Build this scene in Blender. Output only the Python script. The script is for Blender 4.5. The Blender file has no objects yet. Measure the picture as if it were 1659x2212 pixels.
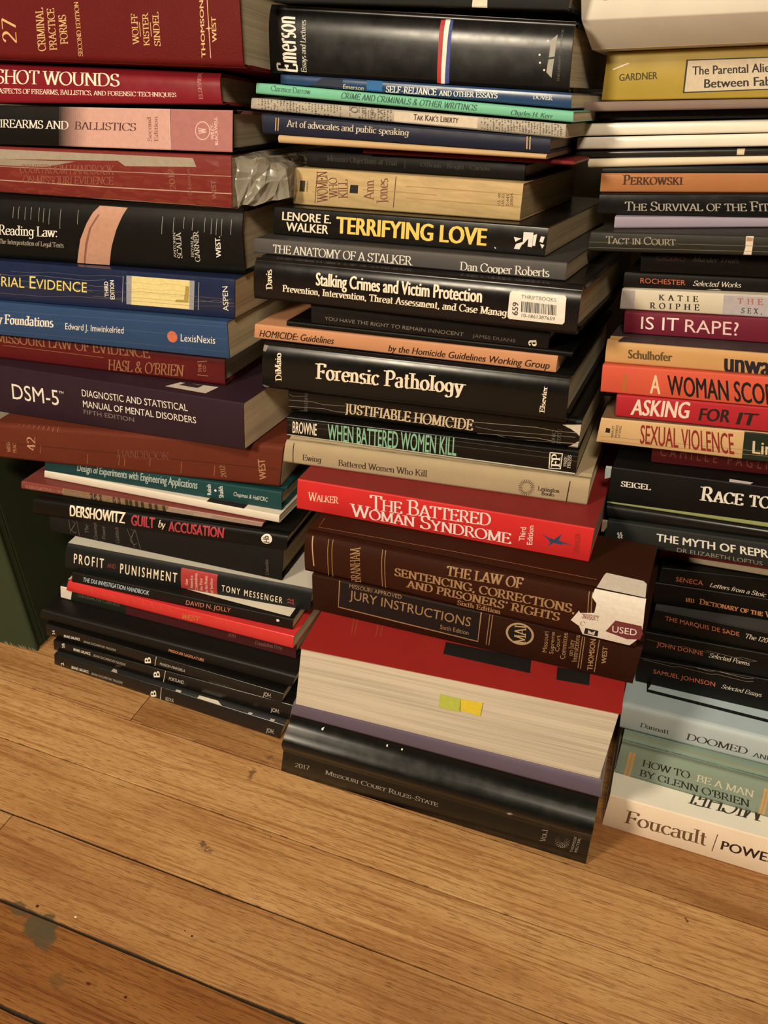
import bpy, bmesh, math, random
from mathutils import Vector, Matrix

C = bpy.context.scene.collection
SC = bpy.context.scene
random.seed(7)

# ------------------------------------------------------------------ camera, light, exposure
cam_data = bpy.data.cameras.new('camera')
cam = bpy.data.objects.new('camera', cam_data); C.objects.link(cam)
R3 = Matrix([[0.93889, -0.217371, 0.266901], [0.34253, 0.513271, -0.786909], [0.034059, 0.830242, 0.556361]])
cam.matrix_world = Matrix.Translation((0.22633, -0.42544, 0.58562)) @ R3.to_4x4()
cam_data.sensor_fit = 'VERTICAL'; cam_data.sensor_height = 36.0; cam_data.lens = 30.1085
cam_data.clip_start = 0.01; cam_data.clip_end = 50
SC.camera = cam
SC.view_settings.view_transform = 'Standard'; SC.view_settings.look = 'None'
SC.view_settings.gamma = 1.0; SC.view_settings.use_curve_mapping = False
SC.view_settings.exposure = 0.0

world = bpy.data.worlds.new('world'); SC.world = world; world.use_nodes = True
world.node_tree.nodes['Background'].inputs[0].default_value = (1.0, 0.80, 0.58, 1)
world.node_tree.nodes['Background'].inputs[1].default_value = 0.028

def area_lamp(name, loc, target, size, power, col):
    d = bpy.data.lights.new(name, 'AREA'); d.shape = 'DISK'; d.size = size; d.energy = power; d.color = col
    o = bpy.data.objects.new(name, d); C.objects.link(o); o.location = loc
    o.rotation_euler = (Vector(target) - Vector(loc)).to_track_quat('-Z', 'Y').to_euler()
    return o
area_lamp('floor_lamp', (-0.75, -1.35, 1.15), (0.0, 0.1, 0.25), 0.30, 28.0, (1.0, 0.84, 0.62))
area_lamp('ceiling_lamp', (0.36, -1.15, 1.80), (0.1, 0.1, 0.2), 0.36, 24.0, (1.0, 0.84, 0.62))

# ------------------------------------------------------------------ materials
def principled(name):
    m = bpy.data.materials.new(name); m.use_nodes = True
    return m, m.node_tree, m.node_tree.nodes['Principled BSDF']
def node(nt, kind, **kw):
    n = nt.nodes.new(kind)
    for k, v in kw.items():
        if k == 'inp':
            for a, b in v.items(): n.inputs[a].default_value = b
        else: setattr(n, k, v)
    return n
_mats = {}
FIN = {'gloss': (.25, .34), 'satin': (.42, .16), 'matte': (.6, .20), 'cloth': (.85, .2), 'leather': (.52, .07), 'worn': (.6, .25), 'paper': (.8, .2)}
def cover_mat(col, fin='satin', name='cover'):
    key = (col, fin)
    if key in _mats: return _mats[key]
    m, nt, b = principled(f'{name}_{fin}')
    rough, spec = FIN[fin]
    tc = node(nt, 'ShaderNodeTexCoord')
    n1 = node(nt, 'ShaderNodeTexNoise', inp={'Scale': 38.0, 'Detail': 5.0})
    nt.links.new(tc.outputs['Object'], n1.inputs['Vector'])
    mix = node(nt, 'ShaderNodeMix', data_type='RGBA', blend_type='MIX')
    a = tuple(c * .90 for c in col); c2 = tuple(min(1, c * 1.08 + .002) for c in col)
    mix.inputs[6].default_value = (*a, 1); mix.inputs[7].default_value = (*c2, 1)
    if fin == 'worn':
        mp = node(nt, 'ShaderNodeMapping'); mp.inputs['Scale'].default_value = (28, 60, 190); nt.links.new(tc.outputs['Object'], mp.inputs[0]); nt.links.new(mp.outputs[0], n1.inputs['Vector']); n1.inputs['Scale'].default_value = 1.0; n1.inputs['Roughness'].default_value = .7
        mix.inputs[6].default_value = (*[c * .5 for c in col], 1); mix.inputs[7].default_value = (*[min(1, c * 1.5) for c in col], 1)
    nt.links.new(n1.outputs['Fac'], mix.inputs[0]); nt.links.new(mix.outputs[2], b.inputs['Base Color'])
    mr = node(nt, 'ShaderNodeMapRange', inp={'To Min': rough - .08, 'To Max': rough + .10})
    n2 = node(nt, 'ShaderNodeTexNoise', inp={'Scale': 90.0, 'Detail': 6.0})
    nt.links.new(tc.outputs['Object'], n2.inputs['Vector'])
    nt.links.new(n2.outputs['Fac'], mr.inputs['Value']); nt.links.new(mr.outputs['Result'], b.inputs['Roughness'])
    b.inputs['Specular IOR Level'].default_value = spec
    bump = node(nt, 'ShaderNodeBump', inp={'Strength': .08, 'Distance': .0006})
    src = n1
    if fin == 'cloth':
        src = node(nt, 'ShaderNodeTexNoise', inp={'Scale': 1500.0, 'Detail': 2.0}); bump.inputs['Strength'].default_value = .35
    elif fin == 'leather':
        src = node(nt, 'ShaderNodeTexVoronoi', inp={'Scale': 900.0}); bump.inputs['Strength'].default_value = .25
    if src is not n1: nt.links.new(tc.outputs['Object'], src.inputs['Vector'])
    nt.links.new(src.outputs[0], bump.inputs['Height']); nt.links.new(bump.outputs['Normal'], b.inputs['Normal'])
    _mats[key] = m
    return m
def ink(col):
    key = ('ink', col)
    if key in _mats: return _mats[key]
    m, nt, b = principled('ink')
    tc = node(nt, 'ShaderNodeTexCoord'); n1 = node(nt, 'ShaderNodeTexNoise', inp={'Scale': 300.0, 'Detail': 3.0})
    nt.links.new(tc.outputs['Object'], n1.inputs['Vector'])
    mix = node(nt, 'ShaderNodeMix', data_type='RGBA')
    mix.inputs[6].default_value = (*[c * .82 for c in col], 1); mix.inputs[7].default_value = (*[min(1, c * 1.1) for c in col], 1)
    nt.links.new(n1.outputs['Fac'], mix.inputs[0]); nt.links.new(mix.outputs[2], b.inputs['Base Color'])
    b.inputs['Roughness'].default_value = .5; b.inputs['Specular IOR Level'].default_value = .3
    _mats[key] = m
    return m
def page_mat(col):
    key = ('page', col)
    if key in _mats: return _mats[key]
    m, nt, b = principled('page_edges')
    uv = node(nt, 'ShaderNodeUVMap', uv_map='UVMap')
    mp = node(nt, 'ShaderNodeMapping'); mp.inputs['Scale'].default_value = (6, 900, 1)
    n1 = node(nt, 'ShaderNodeTexNoise', inp={'Scale': 1.0, 'Detail': 3.0})
    mp2 = node(nt, 'ShaderNodeMapping'); mp2.inputs['Scale'].default_value = (4, 130, 1)
    n2 = node(nt, 'ShaderNodeTexNoise', inp={'Scale': 1.0, 'Detail': 2.0})
    for mm_, nn in ((mp, n1), (mp2, n2)):
        nt.links.new(uv.outputs[0], mm_.inputs[0]); nt.links.new(mm_.outputs[0], nn.inputs['Vector'])
    add = node(nt, 'ShaderNodeMath', operation='MULTIPLY_ADD'); add.inputs[1].default_value = .55
    nt.links.new(n1.outputs['Fac'], add.inputs[0])
    sc = node(nt, 'ShaderNodeMath', operation='MULTIPLY'); sc.inputs[1].default_value = .45
    nt.links.new(n2.outputs['Fac'], sc.inputs[0]); nt.links.new(sc.outputs[0], add.inputs[2])
    ramp = node(nt, 'ShaderNodeValToRGB')
    ramp.color_ramp.elements[0].position = .34; ramp.color_ramp.elements[0].color = (*[c * .62 for c in col], 1)
    ramp.color_ramp.elements[1].position = .56; ramp.color_ramp.elements[1].color = (*col, 1)
    nt.links.new(add.outputs[0], ramp.inputs[0]); nt.links.new(ramp.outputs[0], b.inputs['Base Color'])
    b.inputs['Roughness'].default_value = .85; b.inputs['Specular IOR Level'].default_value = .15
    bump = node(nt, 'ShaderNodeBump', inp={'Strength': .5, 'Distance': .0004})
    nt.links.new(add.outputs[0], bump.inputs['Height']); nt.links.new(bump.outputs['Normal'], b.inputs['Normal'])
    _mats[key] = m
    return m

# ------------------------------------------------------------------ measured data
# front quad of each book in metres: top left, top right, bottom right, bottom left (spine face), and the rise of its top per metre of depth
Q = {
 'L1': (-0.25173,0.03450,0.01503,-0.01158,0.03101,0.02002,-0.01677,0.03108,0.00000,-0.25455,0.03454,0.00000,0.00016),
 'L2': (-0.25323,0.03870,0.02789,-0.00616,0.03748,0.04012,-0.00938,0.03750,0.02042,-0.25499,0.03870,0.01531,-0.00025),
 'L3': (-0.26154,0.04259,0.04259,-0.01345,0.03637,0.05222,-0.01568,0.03643,0.04000,-0.26374,0.04266,0.02772,-0.00076),
 'L4': (-0.26576,0.04549,0.05615,-0.00515,0.04343,0.06883,-0.00992,0.04345,0.05270,-0.27105,0.04553,0.04257,-0.00067),
 'L5': (-0.25714,0.06611,0.07180,-0.01321,0.06278,0.08897,-0.01329,0.06276,0.06875,-0.25990,0.06613,0.05675,-0.00086),
 'L6': (-0.24185,0.06118,0.08561,-0.01015,0.05344,0.10379,-0.01144,0.05348,0.08947,-0.24669,0.06133,0.07290,-0.00086),
 'L7': (-0.23438,0.06074,0.09862,-0.01375,0.06002,0.11542,-0.01494,0.05998,0.10374,-0.23741,0.06071,0.08631,-0.00113),
 'L9': (-0.23847,0.06433,0.12592,-0.00298,0.07403,0.13866,-0.00448,0.07378,0.11640,-0.24491,0.06384,0.09815,-0.00184),
 'L10': (-0.26298,0.07806,0.14338,-0.02969,0.07825,0.17088,-0.03219,0.07798,0.13739,-0.26575,0.07792,0.12467,-0.00322),
 'L11': (-0.27568,0.07539,0.15816,-0.02454,0.07683,0.18589,-0.02619,0.07666,0.17166,-0.27843,0.07519,0.14195,-0.00216),
 'L12': (-0.29707,0.08867,0.16435,-0.04879,0.08368,0.18853,-0.05119,0.08367,0.18321,-0.29925,0.08862,0.15573,-0.00097),
 'L13': (-0.27806,0.09942,0.17422,-0.03579,0.08577,0.19746,-0.03609,0.08572,0.19008,-0.27999,0.09946,0.16621,-0.00164),
 'L14': (-0.27382,0.09889,0.18905,-0.03662,0.09306,0.21502,-0.03719,0.09285,0.19757,-0.27706,0.09879,0.17467,-0.00245),
 'L15': (-0.31272,0.08753,0.22090,-0.03660,0.09924,0.25418,-0.04119,0.09816,0.21478,-0.32158,0.08634,0.18442,-0.00757),
 'L16': (-0.33922,0.11155,0.26429,-0.06250,0.08649,0.29197,-0.06371,0.08602,0.25157,-0.35372,0.11219,0.21564,-0.01185),
 'L17': (-0.34056,0.12514,0.28815,-0.09201,0.11450,0.31460,-0.09307,0.11374,0.28840,-0.34577,0.12462,0.26355,-0.00562),
 'L18': (-0.32701,0.11907,0.31960,-0.08294,0.10629,0.34534,-0.08226,0.10522,0.31636,-0.33536,0.11846,0.28932,-0.00896),
 'L19': (-0.32457,0.12493,0.35323,-0.07909,0.11526,0.37566,-0.08056,0.11394,0.34555,-0.33325,0.12374,0.31908,-0.01056),
 'L20': (-0.31612,0.13422,0.40375,-0.07894,0.12997,0.42137,-0.07678,0.12725,0.37549,-0.32673,0.13150,0.35300,-0.01720),
 'L21': (-0.33249,0.14801,0.43726,-0.08683,0.13520,0.45604,-0.08761,0.13278,0.42087,-0.33949,0.14598,0.40253,-0.01604),
 'L22': (-0.31809,0.14691,0.46808,-0.08524,0.13872,0.48506,-0.08619,0.13647,0.45786,-0.32445,0.14479,0.43979,-0.07398),
 'L23': (-0.32515,0.15360,0.49750,-0.09731,0.14406,0.50626,-0.09493,0.14078,0.48723,-0.32991,0.14898,0.46833,-0.02967),
 'L24': (-0.31730,0.15221,0.55449,-0.07873,0.14334,0.56300,-0.07260,0.13300,0.51218,-0.32543,0.14182,0.50031,-0.00050),
 'C1': (0.00769,0.00017,0.06856,0.25224,0.00561,0.07375,0.25494,0.00567,0.00000,0.00000,0.00000,0.00000,-0.00277),
 'C2': (0.01298,0.00199,0.08604,0.25014,0.00791,0.09351,0.25389,0.00795,0.07413,0.00933,0.00185,0.06894,-0.00161),
 'C3': (0.02086,0.00001,0.14860,0.25175,0.00878,0.16280,0.25023,0.00839,0.09386,0.01474,-0.00052,0.08645,-0.00843),
 'C4': (0.01168,0.04342,0.18247,0.25567,0.03866,0.19618,0.25540,0.03835,0.16305,0.01212,0.04308,0.14794,-0.00534),
 'C5': (0.00469,0.04591,0.21724,0.24918,0.03672,0.23580,0.25109,0.03609,0.19632,0.00459,0.04542,0.18239,-0.00621),
 'C6': (-0.01428,0.07683,0.24223,0.20786,0.07120,0.26006,0.20856,0.07060,0.23232,-0.01550,0.07630,0.21537,-0.00516),
 'C7': (-0.03482,0.09915,0.25894,0.19739,0.10073,0.27824,0.19829,0.10018,0.25883,-0.03698,0.09860,0.24016,-0.00408),
 'C8': (-0.03804,0.10949,0.27485,0.18573,0.10729,0.29607,0.18640,0.10670,0.27748,-0.03835,0.10898,0.25867,-0.00405),
 'C9': (-0.03999,0.11805,0.29652,0.18424,0.10933,0.31976,0.18472,0.10854,0.29628,-0.03993,0.11733,0.27474,-0.00571),
 'C10': (-0.05733,0.11148,0.33143,0.17202,0.10046,0.35169,0.17434,0.09914,0.31954,-0.05853,0.11019,0.29532,-0.01054),
 'C11': (-0.06690,0.11977,0.34169,0.16152,0.10622,0.36259,0.16177,0.10565,0.35089,-0.06799,0.11931,0.33045,-0.00313),
 'C12': (-0.04111,0.12091,0.34815,0.17094,0.10568,0.36734,0.17008,0.10557,0.36373,-0.04118,0.12072,0.34425,-0.00192),
 'C13': (-0.02071,0.11964,0.36618,0.15456,0.10635,0.38222,0.15435,0.10556,0.36627,-0.01999,0.11878,0.35045,-0.00534),
 'C14': (-0.06450,0.11836,0.39207,0.17098,0.09139,0.41407,0.17245,0.08969,0.38518,-0.06533,0.11692,0.36283,-0.01016),
 'C15': (-0.07118,0.13447,0.40146,0.15804,0.10712,0.42323,0.15861,0.10636,0.41228,-0.07335,0.13406,0.39052,-0.00325),
 'C16': (-0.06237,0.15033,0.42129,0.14151,0.12103,0.43961,0.14171,0.11982,0.42121,-0.06399,0.14929,0.40130,-0.00791),
 'C17': (-0.05117,0.16300,0.44673,0.11956,0.13711,0.45992,0.12012,0.13539,0.43709,-0.05284,0.16146,0.42145,-0.01117),
 'C18': (-0.04503,0.17024,0.45866,0.11702,0.14900,0.46957,0.11760,0.14805,0.45913,-0.04478,0.16922,0.44691,-0.00616),
 'C19': (0.00362,0.15508,0.46557,0.14854,0.13985,0.47564,0.14841,0.13966,0.47332,0.00376,0.15486,0.46331,-0.00470),
 'C20': (-0.05743,0.14970,0.46991,0.13327,0.12778,0.48023,0.13292,0.12755,0.47728,-0.05722,0.14922,0.46489,-0.00533),
 'C21': (-0.07119,0.15298,0.48199,0.13407,0.12924,0.48929,0.13484,0.12833,0.48064,-0.07020,0.15169,0.46959,-0.00855),
 'C22': (-0.08188,0.15991,0.49023,0.14166,0.13254,0.49712,0.14249,0.13164,0.48946,-0.08262,0.15928,0.48323,-0.00472),
 'C23': (-0.07730,0.15934,0.50001,0.14504,0.13195,0.50442,0.14585,0.13123,0.49867,-0.07784,0.15870,0.49338,-0.00581),
 'C24': (-0.06176,0.16537,0.50579,0.14107,0.14075,0.51305,0.14222,0.13968,0.50468,-0.06164,0.16471,0.50002,-0.00386),
 'C25': (-0.07296,0.17260,0.54668,0.13533,0.15022,0.54945,0.13841,0.14571,0.51272,-0.07099,0.16772,0.50562,-0.02277),
 'C26': (-0.06556,0.16559,0.56699,0.13256,0.14764,0.56853,0.13137,0.14588,0.55460,-0.06441,0.16301,0.54845,-0.01173),
 'R1': (0.26157,0.04691,0.03702,0.44898,0.04796,0.04233,0.46663,0.04806,0.00000,0.26163,0.04691,0.00000,-0.00084),
 'R2': (0.26131,0.06955,0.06949,0.44590,0.06527,0.07946,0.46172,0.06491,0.04303,0.26185,0.06954,0.03736,-0.00110),
 'R3': (0.25501,0.08619,0.09625,0.44196,0.08285,0.10681,0.45254,0.08262,0.08013,0.25785,0.08610,0.06962,-0.00203),
 'R4': (0.25966,0.11545,0.12168,0.44732,0.11307,0.14505,0.46170,0.11275,0.10814,0.26203,0.11532,0.09686,-0.00199),
 'R5': (0.25890,0.11982,0.14493,0.44791,0.11082,0.16836,0.45885,0.11027,0.14685,0.26061,0.11971,0.12212,-0.00289),
 'R6': (0.26211,0.12309,0.16637,0.44921,0.11027,0.18356,0.46022,0.10950,0.17025,0.26220,0.12304,0.14566,-0.00504),
 'R7': (0.25660,0.12958,0.18608,0.45397,0.13581,0.20234,0.46009,0.13572,0.18456,0.26100,0.12940,0.16653,-0.00288),
 'R8': (0.26025,0.13025,0.20042,0.44689,0.13557,0.22450,0.45916,0.13550,0.20313,0.25991,0.12999,0.18670,-0.00398),
 'R9': (0.25255,0.14360,0.22643,0.45037,0.12504,0.24939,0.45446,0.12449,0.22605,0.25702,0.14300,0.20011,-0.00648),
 'R10': (0.21435,0.11433,0.24116,0.40404,0.10473,0.26341,0.41269,0.10396,0.24596,0.21425,0.11401,0.22314,-0.00343),
 'R11': (0.21111,0.11592,0.25260,0.41043,0.10984,0.27068,0.41239,0.10963,0.26460,0.21382,0.11557,0.24142,-0.00313),
 'R12': (0.20953,0.11944,0.28240,0.40980,0.11308,0.30269,0.42473,0.11175,0.27226,0.21072,0.11860,0.25283,-0.00698),
 'R14': (0.23178,0.13347,0.30317,0.42894,0.13399,0.32344,0.43344,0.13328,0.30466,0.23443,0.13278,0.28475,-0.00520),
 'R15': (0.19565,0.11780,0.31893,0.36530,0.11172,0.33975,0.37423,0.11057,0.31916,0.19533,0.11711,0.30047,-0.00442),
 'R16': (0.20247,0.12235,0.33566,0.39529,0.10871,0.36146,0.40231,0.10753,0.34478,0.20434,0.12161,0.32015,-0.00423),
 'R17': (0.18938,0.12604,0.35359,0.38067,0.10898,0.38026,0.38876,0.10744,0.36103,0.19133,0.12508,0.33442,-0.00546),
 'R18': (0.18874,0.13082,0.36910,0.39234,0.10898,0.39565,0.39882,0.10770,0.38312,0.19004,0.13001,0.35380,-0.00601),
 'R19': (0.19570,0.14800,0.38400,0.38773,0.12985,0.41216,0.39494,0.12824,0.39511,0.19748,0.14708,0.36950,-0.00339),
 'R20': (0.19072,0.15387,0.39706,0.38097,0.12467,0.42558,0.38736,0.12306,0.41293,0.19183,0.15307,0.38346,-0.00488),
 'R21': (0.19008,0.15780,0.40705,0.38299,0.13657,0.43240,0.38736,0.13569,0.42602,0.19063,0.15717,0.39716,-0.00509),
 'R22': (0.19770,0.15858,0.42368,0.39029,0.13604,0.45345,0.39682,0.13406,0.43465,0.19989,0.15739,0.40864,-0.00350),
 'R23': (0.16476,0.15029,0.43237,0.37173,0.10996,0.46370,0.37784,0.10821,0.45431,0.16453,0.14967,0.41997,-0.00611),
 'R24': (0.17717,0.16041,0.44088,0.37374,0.16059,0.46310,0.37607,0.16032,0.46024,0.17784,0.15978,0.43365,-0.00246),
 'R25': (0.16433,0.16887,0.45207,0.35641,0.15644,0.47551,0.36281,0.15493,0.46273,0.16462,0.16780,0.43915,-0.00467),
 'R26': (0.16240,0.17498,0.46333,0.39135,0.16089,0.49036,0.39652,0.15964,0.48021,0.16367,0.17390,0.45187,-0.00480),
 'R27': (0.16271,0.17523,0.46636,0.38971,0.16180,0.49905,0.39263,0.16084,0.49086,0.16266,0.17499,0.46371,-0.00207),
 'R28': (0.15192,0.17846,0.47075,0.38664,0.14519,0.50368,0.38788,0.14484,0.50153,0.15298,0.17785,0.46502,-0.00585),
 'R29': (0.14288,0.17960,0.47406,0.38144,0.14609,0.50753,0.38347,0.14546,0.50356,0.14314,0.17924,0.47008,-0.00470),
 'R30': (0.14343,0.17799,0.48269,0.38034,0.14255,0.51525,0.38384,0.14148,0.50898,0.14379,0.17736,0.47560,-0.00731),
 'R31': (0.14101,0.17963,0.49053,0.37804,0.14200,0.52157,0.38139,0.14094,0.51585,0.14155,0.17893,0.48328,-0.00677),
 'R32': (0.14270,0.18620,0.49670,0.38235,0.14821,0.52644,0.38360,0.14759,0.52187,0.14345,0.18563,0.49174,-0.00572),
 'R33': (0.13777,0.17231,0.50379,0.38025,0.13160,0.53250,0.38279,0.13080,0.52873,0.13806,0.17175,0.49826,-0.00716),
 'R34': (0.15265,0.18796,0.53156,0.35054,0.15483,0.55479,0.36547,0.14970,0.52927,0.15386,0.18511,0.50430,-0.08488),
 'R35': (0.13263,0.16748,0.57269,0.37510,0.12548,0.59342,0.38532,0.11838,0.56530,0.14038,0.15936,0.53656,-0.00591),
}
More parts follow.
